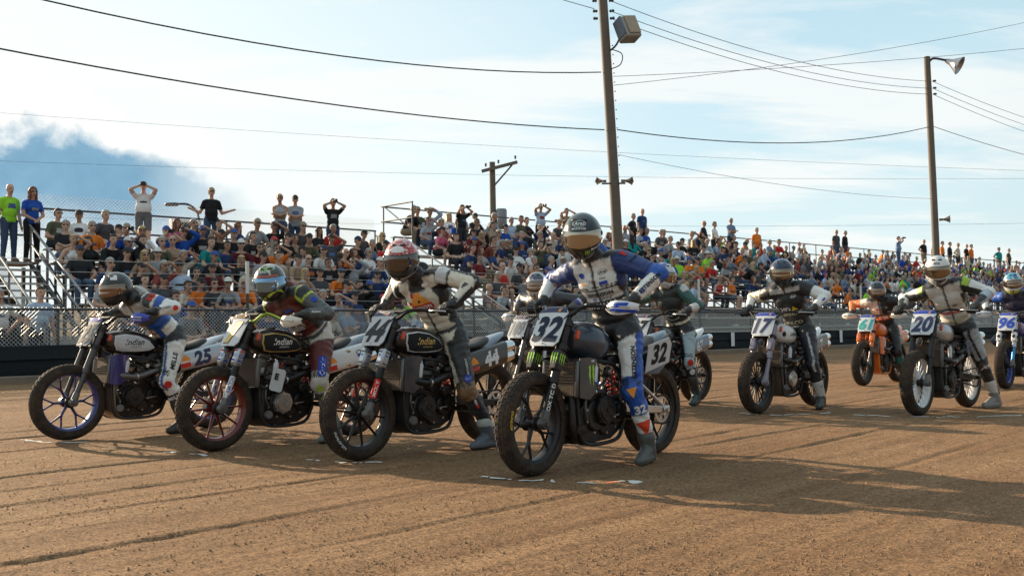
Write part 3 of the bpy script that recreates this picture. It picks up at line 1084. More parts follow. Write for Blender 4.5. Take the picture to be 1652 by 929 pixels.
# pole 1: floodlight box, two horns, insulators
q = at_z(a1, 13.2, 10.85)
o = MB().box((0, 0, 0), (0.66, 0.52, 0.78), ch=0.05).build('floodlight', M_LAMPBOX, p1, M=Matrix.Translation(q + Vector((0.74, -0.25, 0.05))) @ Matrix.Rotation(R(-10), 4, 'Y') @ Matrix.Rotation(R(28), 4, 'Z') @ Matrix.Rotation(R(-14), 4, 'X'))
MB().box((0.06, -0.28, 0.04), (0.46, 0.05, 0.66), ch=0.015).build('lens', M_GLASSY, o)
MB().box((-0.33, -0.04, 0.04), (0.05, 0.48, 0.68), ch=0.02).build('side_shield', M_LAMPDK, o)
MB().box((0.05, 0.0, 0.43), (0.2, 0.2, 0.12), ch=0.02).build('ballast_cap', M_LAMPDK, o)
MB().tube(spline([q + Vector((0.15, 0, -0.6)), q + Vector((0.35, -0.1, -0.45)), q + Vector((0.5, -0.15, -0.2))]), 0.035, 8).build('bracket', M_STEEL, p1)
MB().tube(spline([q + Vector((0.2, -0.1, -0.55)), q + Vector((0.55, -0.2, -0.75)), q + Vector((0.5, -0.2, -1.1)), q + Vector((0.18, -0.15, -1.25))]), 0.018, 6).build('lamp_cable', M_CABLE, p1)
q = at_z(a1, 13.2, 5.85)
horn(p1, q + Vector((-0.32, -0.12, 0.0)), (-0.9, -0.5, -0.05), 0.6)
horn(p1, q + Vector((0.34, -0.12, 0.0)), (0.9, -0.5, -0.08), 0.66)
MB().cyl(q + Vector((-0.4, -0.1, -0.08)), q + Vector((0.4, -0.1, -0.08)), 0.03).build('horn_bracket', M_STEEL, p1)
for z in (11.35, 11.6, 11.95):
    for s in (-1, 1):
        insulator(p1, at_z(a1, 13.2, z) + Vector((s * 0.2, -0.05, 0)), (s, -0.2, 0))
for i in range(14):
    z = 6.4 + i * 0.31
    MB().box(at_z(a1, 13.2, z) + Vector((0.235, -0.06, 0)), (0.04, 0.04, 0.03)).build('staple', M_STEEL, p1)
# pole 2: bell floodlight on an arm, small horn
q = at_z(a2, 14.2, 13.8)
MB().tube(spline([q, q + Vector((0.25, -0.1, 0.25)), q + Vector((0.75, -0.2, 0.15)), q + Vector((1.0, -0.3, 0.05))]), 0.06, 8).build('lamp_arm', M_STEEL, p2)
o = MB().lathe([(0.09, -0.28), (0.13, -0.16), (0.16, 0.0), (0.29, 0.20), (0.46, 0.46), (0.445, 0.468), (0.26, 0.21), (0.08, 0.04), (0.001, 0.04)], q + Vector((1.05, -0.3, 0.0)), (0.72, -0.5, -0.5), 22).build('bell_floodlight', pm('spun_aluminium', (0.38, 0.38, 0.40), 0.3, 0.85), p2)
MB().ell(q + Vector((1.25, -0.44, -0.14)), (0.09, 0.09, 0.14)).build('bulb', pm('bulb', (0.7, 0.7, 0.68), 0.2), o)
horn(p2, at_z(a2, 14.2, 6.05) + Vector((0.3, -0.15, 0)), (0.9, -0.5, 0), 0.85)
for z in (12.3, 12.6, 12.95):
    insulator(p2, at_z(a2, 14.2, z) + Vector((0.22, -0.05, 0)), (1, 0, 0))
# pole 3: tilted crossarm, brace and transformer can
q = at_z(a3, 8.85, 8.45)
MB().box(q + Vector((0.35, -0.2, 0.12)), (1.75, 0.14, 0.14), Matrix.Rotation(R(-14), 3, 'Y')).build('crossarm', M_POLE, p3)
MB().cyl(q + Vector((0.95, -0.2, 0.2)), q + Vector((0.1, -0.1, -0.75)), 0.04).build('brace', M_STEEL, p3)
for s in (-0.3, 0.3, 1.1):
    insulator(p3, q + Vector((s, -0.2, 0.2 + s * 0.25)), (0, 0, 1))
MB().lathe([(0.001, 0), (0.24, 0.02), (0.26, 0.06), (0.26, 0.9), (0.22, 0.98), (0.001, 1.0)], at_z(a3, 8.85, 5.6) + Vector((0.42, -0.1, 0)), (0, 0, 1), 14).build('transformer', M_GALV, p3)

# street lamp far behind the near stand
SLB = FW(15.14, 24.0, GZ)
sl = empty('street_lamp', SLB, 0, 'dark street lamp with a curved arm far behind the near bleacher', 'street lamp')
MB().cyl((0, 0, 0), (0, 0, 6.3), 0.1, 0.07, 10).build('post', M_STEEL, sl)
MB().tube(spline([(0, 0, 6.0), (-0.12, 0, 6.72), (-0.55, 0, 7.08), (-1.1, 0, 7.12)], 6), 0.055, 8).build('arm', M_STEEL, sl)
MB().box((-1.35, 0, 7.10), (0.6, 0.3, 0.16), ch=0.05).build('lamp_head', M_STEEL, sl)

# overhead wires: each span one cable
def wire(a, b, sag, r, label):
    n = 24
    a, b = Vector(a), Vector(b)
    pts = [a.lerp(b, i / n) - Vector((0, 0, 4 * sag * (i / n) * (1 - i / n))) for i in range(n + 1)]
    tag(MB().tube(pts, r, 5).build('overhead_wire', M_CABLE), label, 'wire', 'overhead wires')


def onpole(B, a, H, z, dx=0.0):
    return B + at_z(a, H, z) + Vector((dx, 0, 0))


P0 = FW(-12, 0.9, 0)
wire(P0 + Vector((0, 0, 9.6)), onpole(P1B, a1, 13.2, 9.55, -0.2), 1.45, 0.020, 'upper dark cable running from top left to the pole behind rider 32')
wire(P0 + Vector((0, 0, 7.8)), onpole(P1B, a1, 13.2, 7.6, -0.2), 0.82, 0.020, 'lower dark cable sagging across the left sky above the crowd')
wire(onpole(P1B, a1, 13.2, 7.6, 0.24), onpole(P2B, a2, 14.2, 10.68), 0.62, 0.020, 'single cable sagging between the two tall wooden poles')
for z, z2, nm in ((11.95, 12.95, 'top'), (11.6, 12.6, 'middle'), (11.35, 12.3, 'bottom')):
    wire(onpole(P1B, a1, 13.2, z, 0.3), onpole(P2B, a2, 14.2, z2), 0.55, 0.012, nm + ' one of three parallel wires between the two tall wooden poles')
P4 = FW(80, 0.9, 0)
for z, z2, nm in ((12.95, 14.0, 'top'), (12.6, 13.4, 'middle'), (12.3, 12.8, 'bottom')):
    wire(onpole(P2B, a2, 14.2, z, 0.2), P4 + Vector((0, 0, z2)), 0.7, 0.012, nm + ' one of three wires leaving the bell lamp pole to the right')
wire(onpole(P2B, a2, 14.2, 10.68, 0.2), P4 + Vector((0, 0, 11.8)), 0.6, 0.016, 'lowest single cable leaving the bell lamp pole to the right')
wire(P0 + Vector((0, 0, 13.2)), onpole(P1B, a1, 13.2, 11.7, -0.3), 0.5, 0.012, 'wire cutting the top edge of the picture just left of the tall pole')
for y0, z0, z1, nm in ((60, 15.6, 10.9, 'faint far wire low across the sky behind both bleachers'), (64, 12.7, 12.0, 'second faint far wire just above the near crowd'), (70, 9.6, 9.4, 'third faint far wire lowest over the crowd')):
    wire((-45, y0, z0), (65, y0 + 12, z1), 0.9, 0.009, nm)
wire(onpole(P1B, a1, 13.2, 9.4, 0.2), (46, 50, 17.6), 0.7, 0.009, 'thin wire rising from the tall pole to the top right corner')
wire(onpole(P1B, a1, 13.2, 9.1, 0.2), (38, 52, 19.5), 0.7, 0.009, 'thin steeper wire rising from the tall pole across the upper right')
wire(onpole(P1B, a1, 13.2, 6.75, 0.24), onpole(P2B, a2, 14.2, 7.1), 0.3, 0.008, 'thin guy wire slanting down from the tall pole to the bell lamp pole')

# litter left on the empty lower rows
lm = MB()
lr = random.Random(9)
for i in range(90):
    row = lr.choice((0, 0, 1, 1, 2, 2, 3))
    t = lr.uniform(19, 52)
    on = lr.random() < 0.5
    p = FW(t, W_FIRST + RUN * row + (0.16 if on else -0.2) + lr.uniform(-.08, .08), Z_FIRST + RISE * row + (0.47 if on else 0.06))
    if lr.random() < 0.6: lm.cyl(p - V(0, 0, 0.045), p + V(0, 0, 0.07), 0.032, 0.042, 8)
    else: lm.box(p, (lr.uniform(.1, .3), lr.uniform(.08, .2), 0.08), Matrix.Rotation(lr.uniform(0, 3), 3, 'Z'), 0.01)
tag(lm.build('litter', pm('litter', (0.55, 0.53, 0.50), 0.7, 0, 0.5, 0.7)), 'cups, bags and scraps scattered over the empty lower benches', 'litter', kind='stuff')

# chalk start marks on the dirt
M_CHALK = pm('chalk', (0.70, 0.70, 0.67), 0.9, 0, 0.3, 40, bump=0.4, bs=90, dust=0.45, dustcol=(0.40, 0.27, 0.17), spec=0.1)
M_CHALKR = pm('orange_chalk', (0.75, 0.20, 0.08), 0.9, 0, 0.2, 30, dust=0.2)


def chalk(name_label, pts, wd, mat=None):
    rng = random.Random(hash(tuple(pts[0])) & 0xffff)
    vs, fs = [], []
    for i in range(len(pts) - 1):
        p, q = Vector((*pts[i], 0)), Vector((*pts[i + 1], 0))
        f0, f1 = rng.uniform(0.0, 0.15), rng.uniform(0.62, 0.95)
        p, q = p.lerp(q, f0), p.lerp(q, f1)
        n = max(4, int((q - p).length / 0.02))
        d = (q - p).normalized()
        nn = Vector((-d.y, d.x, 0))
        k0 = rng.uniform(0.7, 1.1)
        for k in range(n + 1):
            c_ = p.lerp(q, k / n) + nn * 0.012 * math.sin(k * 0.7 + i)
            ww = wd * k0 * rng.uniform(0.55, 1.0) * (0.35 if k in (0, n) else 1)
            for s_ in (-1, 0, 1):
                u_ = c_ + nn * s_ * ww / 2
                vs.append((u_.x, u_.y, ground_z(u_.x, u_.y) + (0.007 if s_ == 0 else 0.004)))
            if k and rng.random() > 0.06:
                b = len(vs) - 3
                for j in (0, 1): fs.append((b - 3 + j, b - 3 + j + 1, b + j + 1, b + j))
    o = MB().add(vs, fs).build('start_mark', mat or M_CHALK)
    tag(o, name_label, 'mark', 'chalk start marks', 'structure')

# ------------------------------------------------------------------ motorcycle
MC = {}


def shared(key, fn, angle=0.7):
    if key not in MC:
        MC[key] = fn().mesh(key, True, angle)
    return MC[key]


DUST = (0.235, 0.155, 0.098)
M_TYRE = pm('tyre_rubber', (0.020, 0.018, 0.017), 0.78, 0, 0.3, 12, bump=0.15, bs=90, dust=0.42, dustcol=(0.185, 0.115, 0.066), spec=0.3)
M_BLK = pm('satin_black', (0.016, 0.017, 0.019), 0.42, 0.2, 0.2, 10, dust=0.09)
M_BLKM = pm('black_metal', (0.022, 0.023, 0.025), 0.35, 0.6, 0.2, 10, dust=0.10)
M_GREYM = pm('cast_grey', (0.15, 0.15, 0.15), 0.45, 0.7, 0.2, 12, bump=0.06, dust=0.25)
M_CASE = pm('engine_case', (0.030, 0.030, 0.032), 0.40, 0.55, 0.25, 12, bump=0.08, dust=0.15)
M_SILV = pm('silver_metal', (0.55, 0.54, 0.52), 0.3, 0.9, 0.12, 10, dust=0.12)
M_CHROME = pm('chrome', (0.75, 0.74, 0.72), 0.10, 1.0, 0.05, 6, dust=0.05)
M_BOLT = pm('bolt', (0.35, 0.35, 0.36), 0.35, 0.9, 0.1)
M_SEAT = pm('seat_vinyl', (0.020, 0.021, 0.023), 0.55, 0, 0.2, 12, bump=0.08, bs=200, dust=0.10)
M_RUBBER = pm('rubber', (0.018, 0.018, 0.018), 0.7, 0, 0.2, 12, dust=0.1)
M_CORE = pm('radiator_core', (0.10, 0.072, 0.052), 0.7, 0.2, 0.3, 30, bump=0.3, bs=160, dust=0.45)
M_RED = pm('red_plastic', (0.62, 0.09, 0.04), 0.4, 0, 0.1)
M_GREEN = pm('claw_green', (0.36, 0.72, 0.04), 0.5, 0, 0.05)
M_PLATE = pm('plate_white', (0.60, 0.62, 0.64), 0.75, 0, 0.08, 12, dust=0.10, spec=0.15)
M_INK = pm('ink_black', (0.020, 0.021, 0.024), 0.75, 0, 0.05, spec=0.2)
M_WINK = pm('ink_white', (0.76, 0.76, 0.74), 0.75, 0, 0.05, spec=0.2)
M_GOLD = pm('ink_gold', (0.62, 0.42, 0.12), 0.4, 0.2, 0.05, spec=0.2)
M_BROWNINK = pm('ink_brown', (0.10, 0.055, 0.035), 0.75, 0, 0.05, spec=0.2)
M_ORANGE = pm('ink_orange', (0.85, 0.33, 0.06), 0.75, 0, 0.05, spec=0.2)
M_REDINK = pm('ink_red', (0.62, 0.045, 0.035), 0.75, 0, 0.05, spec=0.2)
M_BLUEINK = pm('ink_blue', (0.035, 0.075, 0.42), 0.75, 0, 0.05, spec=0.2)
M_YEL = pm('ink_yellow', (0.80, 0.52, 0.05), 0.75, 0, 0.05, spec=0.2)


def paint(name, c, metal=0.0, rough=0.28, dust=0.07):
    return pm('paint_' + name, c, rough, metal, 0.08, 6, coat=0.5, dust=dust)


RW = 0.345


def tyre_mesh():
    """dirt-track tyre: carcass with rows of staggered raised blocks"""
    nb, rows = 46, 6
    rt, rr_, Rc = 0.066, 0.054, RW - 0.0540
    us = []
    for b in range(nb):
        for f, h in ((0.0, 0), (0.13, 0), (0.16, 1), (0.84, 1), (0.87, 0)):
            us.append(((b + f) / nb, h))
    vsn = []
    amax = R(70)
    for r_ in range(rows):
        for f, h in ((0.0, 0), (0.10, 0), (0.14, 1), (0.86, 1), (0.90, 0)):
            vsn.append((-amax + 2 * amax * (r_ + f) / rows, h, r_))
    prof = [(R(-122), 0, -1), (R(-112), 0, -1), (R(-100), 0, -1), (R(-84), 0, -1), (R(-74), 0, -1)] + vsn + [(amax, 0, -1), (R(76), 0, -1), (R(86), 0, -1), (R(100), 0, -1), (R(112), 0, -1), (R(122), 0, -1)]
    vs = []
    m = len(prof)
    for u, hu in us:
        for a, hv, r_ in prof:
            sh = (0.5 / nb if r_ % 2 else 0.0) if r_ >= 0 else 0.0
            ang = 2 * math.pi * (u + sh)
            k = 0.0048 * (hu * hv) - 0.0048 * (1 if r_ >= 0 else 0.2)
            ca = math.copysign(abs(math.cos(a)) ** 0.85, math.cos(a))
            sa = math.copysign(abs(math.sin(a)) ** 0.80, math.sin(a))
            rr = Rc + rr_ * ca + k
            vs.append((rr * math.cos(ang), sa * (rt + k * 0.3), rr * math.sin(ang)))
    n = len(us)
    fs = [(i * m + j, ((i + 1) % n) * m + j, ((i + 1) % n) * m + j + 1, i * m + j + 1) for i in range(n) for j in range(m - 1)]
    return MB().add(vs, fs)


def rim_mesh():
    k = 1.085
    return MB().lathe([(r * k, h) for r, h in ((0.222, -0.030), (0.240, -0.044), (0.250, -0.050), (0.247, -0.040), (0.232, -0.030), (0.226, 0.0), (0.232, 0.030), (0.247, 0.040), (0.250, 0.050), (0.240, 0.044), (0.222, 0.030), (0.215, 0.0))], (0, 0, 0), (0, 1, 0), 64, loop=True)


def spoke_mesh(style):
    mb = MB()
    def blade(p, q, w0, w1, d0, d1):
        p, q = Vector(p), Vector(q)
        d = (q - p).normalized()
        n = Vector((0, 1, 0)).cross(d)
        rings = []
        for pt, w_, dd in ((p, w0, d0), (p.lerp(q, 0.5), (w0 + w1) / 2 * 0.85, (d0 + d1) / 2), (q, w1, d1)):
            rings.append([pt + n * w_ / 2 + V(0, dd / 4, 0), pt + V(0, dd / 2, 0), pt - n * w_ / 2 + V(0, dd / 4, 0), pt - n * w_ / 2 - V(0, dd / 4, 0), pt - V(0, dd / 2, 0), pt + n * w_ / 2 - V(0, dd / 4, 0)])
        mb.loft(rings)
    def pol(r, a): return (r * math.sin(R(a)), 0, r * math.cos(R(a)))
    if style == 'Y':
        blade(pol(0.035, 0), pol(0.135, 0), 0.030, 0.022, 0.05, 0.03)
        blade(pol(0.13, 0), pol(0.241, 13), 0.018, 0.015, 0.03, 0.022)
        blade(pol(0.13, 0), pol(0.241, -13), 0.018, 0.015, 0.03, 0.022)
    elif style == 'V':
        blade(pol(0.035, -6), pol(0.241, 9), 0.022, 0.013, 0.045, 0.02)
        blade(pol(0.035, 6), pol(0.241, -9), 0.022, 0.013, 0.045, 0.02)
    elif style == 'blade':
        blade(pol(0.035, 0), pol(0.241, 2), 0.026, 0.013, 0.05, 0.02)
    else:
        blade(pol(0.04, 0), pol(0.241, 5), 0.010, 0.008, 0.02, 0.012)
    return mb


def hub_mesh():
    mb = MB().lathe([(0.020, -0.075), (0.032, -0.072), (0.034, -0.055), (0.052, -0.05), (0.052, -0.04), (0.036, -0.03), (0.034, 0.03), (0.052, 0.04), (0.052, 0.05), (0.034, 0.055), (0.032, 0.072), (0.020, 0.075)], (0, 0, 0), (0, 1, 0), 24)
    return mb.cyl((0, -0.13, 0), (0, 0.13, 0), 0.013, n=12)


def wheel(bike, nm, pos, style, nsp, rimm, spm, hubm, spin, tilt=None, letters=None, steer=0.0):
    M = Matrix.Translation(pos) @ Matrix.Rotation(steer, 4, 'Z') @ Matrix.Rotation(spin, 4, 'Y')
    wl = inst(nm, shared('rim', rim_mesh), rimm, bike, M)
    inst('tyre', shared('tyre', tyre_mesh, 0.5), M_TYRE, wl)
    inst('hub', shared('hub', hub_mesh), hubm, wl)
    sm = shared('spoke_' + style, lambda: spoke_mesh(style), 0.9)
    for k in range(nsp):
        inst('spoke', sm, spm, wl, Matrix.Rotation(2 * math.pi * k / nsp, 4, 'Y'))
    if letters:
        txt, mat, a0, size = letters
        g, fs = text_geo(txt, 0.02)
        r0 = 0.300
        vs = []
        for x, y in g:
            a = a0 - x * size / r0
            rr = r0 - y * size
            # on the left sidewall (+y)
            vs.append((rr * math.cos(a), 0.0685, rr * math.sin(a)))
        MB().add(vs, fs).build('tyre_lettering', mat, wl, smooth=False)
    return wl


def sect(x, hw, z0, z1, n=20, p=2.6, dy=0.0):
    """superellipse cross-section in the yz plane"""
    r = []
    for k in range(n):
        a = 2 * math.pi * k / n
        c, s = math.cos(a), math.sin(a)
        r.append(V(x, dy + hw * math.copysign(abs(c) ** (2 / p), c), (z0 + z1) / 2 + (z1 - z0) / 2 * math.copysign(abs(s) ** (2 / p), s)))
    return r


def interp_loft(keys, n=20, sub=4, p=2.6):
    pts = spline([(k[0], k[1], k[2]) for k in keys], sub)
    z1 = spline([(k[3], 0, 0) for k in keys], sub)
    return MB().loft([sect(a.x, max(a.y, 0.004), a.z, b.x, n, p) for a, b in zip(pts, z1)])


def tank_mb():
    return interp_loft([(0.435, 0.035, 0.875, 0.925), (0.39, 0.095, 0.825, 0.965), (0.28, 0.140, 0.765, 0.990), (0.14, 0.152, 0.745, 0.990), (0.0, 0.130, 0.750, 0.955), (-0.10, 0.085, 0.785, 0.905), (-0.16, 0.045, 0.82, 0.875)], 24, 5)


def tank_y_mb():
    return interp_loft([(0.40, 0.045, 0.86, 0.93), (0.36, 0.120, 0.80, 0.985), (0.25, 0.165, 0.735, 1.015), (0.12, 0.170, 0.715, 1.005), (0.0, 0.125, 0.755, 0.955), (-0.09, 0.075, 0.80, 0.90), (-0.14, 0.045, 0.83, 0.87)], 24, 5)


def seat_mb():
    return interp_loft([(-0.08, 0.065, 0.815, 0.870), (-0.16, 0.095, 0.79, 0.852), (-0.32, 0.115, 0.785, 0.842), (-0.48, 0.115, 0.80, 0.862), (-0.60, 0.095, 0.82, 0.90), (-0.66, 0.06, 0.845, 0.905)], 18, 4)


def tail_mb():
    return interp_loft([(-0.36, 0.085, 0.745, 0.79), (-0.48, 0.125, 0.735, 0.812), (-0.62, 0.120, 0.775, 0.872), (-0.74, 0.095, 0.835, 0.912), (-0.84, 0.055, 0.885, 0.935), (-0.90, 0.012, 0.922, 0.945)], 18, 4, 2.2)


def engine_case():
    mb = MB()
    poly = [(0.27, 0.22), (0.325, 0.30), (0.31, 0.40), (0.23, 0.46), (0.02, 0.48), (-0.14, 0.45), (-0.17, 0.36), (-0.13, 0.26), (-0.02, 0.205), (0.18, 0.195)]
    mb.prism([(-x, z) for x, z in poly], (0, -0.10, 0), (-1, 0, 0), (0, 0, 1), 0.20, 0.02)
    def disc(cx, cz, r, y0, y1, n=16, sq=1.0):
        mb.prism([(-cx + r * math.cos(2 * math.pi * k / n), cz + r * sq * math.sin(2 * math.pi * k / n)) for k in range(n)], (0, y0, 0), (-1, 0, 0), (0, 0, 1), y1 - y0, 0.010)
    disc(0.165, 0.365, 0.112, 0.09, 0.133)
    disc(-0.065, 0.365, 0.088, 0.09, 0.128, 14, 0.9)
    disc(0.06, 0.275, 0.060, 0.09, 0.118, 12)
    disc(0.165, 0.365, 0.115, -0.145, -0.09)
    for k in range(6):
        mb.box((0.0 + 0.035 * k, 0.0, 0.200), (0.008, 0.19, 0.03), None, 0.002)
    mb.cyl((0.055, -0.09, 0.505), (0.055, 0.115, 0.505), 0.034, n=18, ch=0.006)
    mb.cyl((-0.125, 0.06, 0.47), (-0.125, 0.125, 0.47), 0.026, n=14, ch=0.005)
    return mb


def round_cover(r, d):
    mb = MB().lathe([(r * 0.98, 0), (r, 0.008), (r, d * 0.55), (r * 0.93, d * 0.8), (r * 0.80, d * 0.82), (r * 0.76, d), (r * 0.34, d), (r * 0.30, d * 0.9), (r * 0.18, d * 0.9), (r * 0.16, d * 1.05), (0.0005, d * 1.05)], (0, 0, 0), (0, 1, 0), 32)
    for k in range(8):
        a = 2 * math.pi * k / 8
        mb.cyl((r * 0.99 * math.cos(a), 0, r * 0.99 * math.sin(a)), (r * 0.99 * math.cos(a), d * 0.62, r * 0.99 * math.sin(a)), r * 0.10, n=8)
    for k in range(5):
        a = 2 * math.pi * k / 5 + 0.3
        mb.box((r * 0.56 * math.cos(a), d * 0.99, r * 0.56 * math.sin(a)), (r * 0.34, 0.006, r * 0.07), Matrix.Rotation(-a, 3, 'Y'))
    return mb


def cylinder_block():
    """finned barrel with cam head, axis +z"""
    mb = MB()
    mb.box((0, 0, 0.055), (0.125, 0.135, 0.11), ch=0.02)
    for k in range(7):
        mb.box((0, 0, 0.012 + 0.0155 * k), (0.150, 0.165, 0.006), ch=0.002)
    mb.box((0, 0, 0.150), (0.150, 0.170, 0.075), ch=0.022)
    mb.box((0, 0, 0.205), (0.130, 0.180, 0.05), ch=0.022)
    mb.cyl((0.035, -0.09, 0.205), (0.035, 0.098, 0.205), 0.022, n=14)
    mb.cyl((-0.035, -0.09, 0.205), (-0.035, 0.098, 0.205), 0.022, n=14)
    for sx in (-1, 1):
        for sy in (-1, 1):
            mb.cyl((sx * 0.055, sy * 0.07, 0.19), (sx * 0.055, sy * 0.07, 0.236), 0.008, n=8)
    return mb


def sprocket_mb(r, nt, th=0.007):
    poly = []
    for k in range(nt):
        for f, q in ((-0.28, 0.94), (-0.1, 1.0), (0.1, 1.0), (0.28, 0.94)):
            a = 2 * math.pi * (k + f) / nt
            poly.append((r * q * math.cos(a), r * q * math.sin(a)))
    mb = MB()
    n = len(poly)
    vs = []
    for y in (-th / 2, th / 2):
        vs += [(x, y, z) for x, z in poly]
        vs += [(0.72 * r * math.cos(2 * math.pi * k / n), y, 0.72 * r * math.sin(2 * math.pi * k / n)) for k in range(n)]
    fs = []
    for k in range(n):
        j = (k + 1) % n
        fs += [(k, n + k, n + j, j), (2 * n + k, 2 * n + j, 3 * n + j, 3 * n + k), (k, j, 2 * n + j, 2 * n + k), (n + k, 3 * n + k, 3 * n + j, n + j)]
    mb.add(vs, fs)
    for k in range(6):
        a = 2 * math.pi * k / 6
        mb.box((0.53 * r * math.cos(a), 0, 0.53 * r * math.sin(a)), (r * 0.44, th * 0.9, 0.016), Matrix.Rotation(-a, 3, 'Y'))
    return mb.lathe([(0.30 * r, -th / 2), (0.36 * r, -th / 2), (0.36 * r, th / 2), (0.30 * r, th / 2)], (0, 0, 0), (0, 1, 0), 24, loop=True)


def chain_loop():
    c0, r0, c1, r1 = V(-0.10, 0.105, 0.375), 0.042, V(-0.70, 0.105, RW), 0.108
    pts = []
    for k in range(11):
        a = R(-86 + 172 * k / 10)
        pts.append(c0 + V(r0 * math.cos(a), 0, r0 * math.sin(a)))
    for k in range(11):
        a = R(84 + 192 * k / 10)
        pts.append(c1 + V(r1 * math.cos(a), 0, r1 * math.sin(a)))
    mb = MB()
    P = []
    for i in range(len(pts)):
        a, b = pts[i], pts[(i + 1) % len(pts)]
        m = max(1, int((b - a).length / 0.018))
        P += [a.lerp(b, k / m) for k in range(m)]
    for i, p in enumerate(P):
        q = P[(i + 1) % len(P)]
        d = q - p
        ang = math.atan2(-d.z, d.x)
        mb.box((p + q) / 2, (d.length * 1.05, 0.014 if i % 2 else 0.009, 0.015 if i % 2 else 0.011), Matrix.Rotation(ang, 3, 'Y'))
    return mb


def coil(p0, p1, r, turns, wr):
    p0, p1 = Vector(p0), Vector(p1)
    F = frame(p1 - p0)
    L = (p1 - p0).length
    n = turns * 12
    return MB().tube([p0 + F @ V(r * math.cos(2 * math.pi * i / 12), r * math.sin(2 * math.pi * i / 12), L * i / n) for i in range(n + 1)], wr, 6)


FORK_D = V(-0.40, 0, 1.0).normalized()
AXF = V(0.72, 0, RW)


def fork_at(z, y=0.0, fwd=0.0):
    return AXF + FORK_D * ((z - RW) / FORK_D.z) + V(fwd, y, 0)


def claws(h=1.0):
    """three ragged vertical claw strokes"""
    items = []
    for dx, s, up in ((-0.26, 0.92, 0.03), (0.0, 1.0, 0.0), (0.26, 0.92, 0.03)):
        w_ = 0.085
        poly = [(-w_ * 0.2, -0.5), (w_ * 0.25, -0.36), (w_ * 0.1, -0.2), (w_ * 0.75, -0.08), (w_ * 0.5, 0.15), (w_ * 0.95, 0.30), (w_ * 0.55, 0.5), (-w_ * 0.8, 0.42), (-w_ * 0.55, 0.2), (-w_ * 0.9, 0.05), (-w_ * 0.45, -0.2)]
        items.append((poly_geo(poly), dx, up, s * h))
    return merge_geo(*items)


def plate_parts(bike, num, numm, head_m, width=0.25, height=0.30, shear=0.18, bg=None, c=None, extra=None, wide=1.0, outline=None, bold=0.045):
    """front number plate: gently curved sheet with header strip and number"""
    ax = V(-0.50, 0, 0.866).normalized()
    nrm = V(0.866, 0, 0.50)
    c = c or V(0.535, 0, 0.985)
    def curve(y): return -0.55 * y * y
    def at(x, y, l=0.0): return c + V(0, 1, 0) * x + ax * y + nrm * (curve(x) + l)
    outl = rrect(width, height, 0.035, 4)
    # grid sheet clipped to the rounded outline by moving the rim in
    n, m = 12, 8
    fr, bk = [], []
    for j in range(m + 1):
        y = -height / 2 + height * j / m
        e = 0.0
        dy = height / 2 - abs(y)
        if dy < 0.03: e = 0.03 - math.sqrt(max(0, 0.03 ** 2 - (0.03 - dy) ** 2))
        for i in range(n + 1):
            x = (-1 + 2 * i / n) * (width / 2 - e)
            fr.append(at(x, y)); bk.append(at(x, y, -0.006))
    N = (n + 1) * (m + 1)
    fs = []
    for j in range(m):
        for i in range(n):
            a = j * (n + 1) + i
            fs.append((a, a + 1, a + n + 2, a + n + 1)); fs.append((N + a, N + a + n + 1, N + a + n + 2, N + a + 1))
    rim = [i for i in range(n + 1)] + [(j + 1) * (n + 1) - 1 for j in range(1, m + 1)] + [m * (n + 1) + i for i in range(n - 1, -1, -1)] + [j * (n + 1) for j in range(m - 1, 0, -1)]
    for k in range(len(rim)):
        a, b = rim[k], rim[(k + 1) % len(rim)]
        fs.append((a, N + a, N + b, b))
    mb = MB().add(fr + bk, fs)
    pl = mb.build('number_plate', bg or M_PLATE, bike)
    # header strip
    hs = []
    hf = []
    for j, y in enumerate((height / 2 - 0.042, height / 2 - 0.004)):
        for i in range(n + 1):
            k = (width / 2 - (0.004 if j == 0 else 0.022))
            hs.append(at((-1 + 2 * i / n) * k, y, 0.002))
    for i in range(n): hf.append((i, i + 1, n + 2 + i, n + 1 + i))
    MB().add(hs, hf).build('header_strip', head_m, pl, smooth=False)
    g, f = merge_geo((poly_geo([(-0.5, -0.5), (0.5, -0.5), (0.0, 0.6)]), 0.055, height / 2 - 0.023, 0.026))
    MB().add([at(x, y, 0.004) for x, y in g], f).build('header_mark', M_ORANGE, pl, smooth=False)
    # number
    g, f = text_geo(num, bold, shear)
    hgt = height * 0.66
    sx = min(hgt * 0.98, (width * 0.90) / np.ptp(g[:, 0])) * wide
    if outline is not None:
        g2, f2 = text_geo(num, bold + 0.025, shear)
        k2 = np.ptp(g2[:, 1]) and 1.06
        MB().add([at(x * sx * k2 + 0.004, y * hgt * k2 - 0.024, 0.002) for x, y in g2], f2).build('number_outline', outline, pl, smooth=False)
    MB().add([at(x * sx, y * hgt - 0.022, 0.0035) for x, y in g], f).build('number', numm, pl, smooth=False)
    if extra:
        (txt, mat, dx, dy, sz) = extra
        g, f = text_geo(txt, 0.03)
        MB().add([at(x * sz + dx, y * sz + dy, 0.0045) for x, y in g], f).build('lettering', mat, pl, smooth=False)
    for sx_, sy_ in ((-1, 1), (1, 1), (0, -1)):
        MB().cyl(at(sx_ * width * 0.28, sy_ * height * 0.44, 0), at(sx_ * width * 0.28, sy_ * height * 0.44, 0.006), 0.006, n=8).build('plate_bolt', M_BOLT, pl)
    return pl


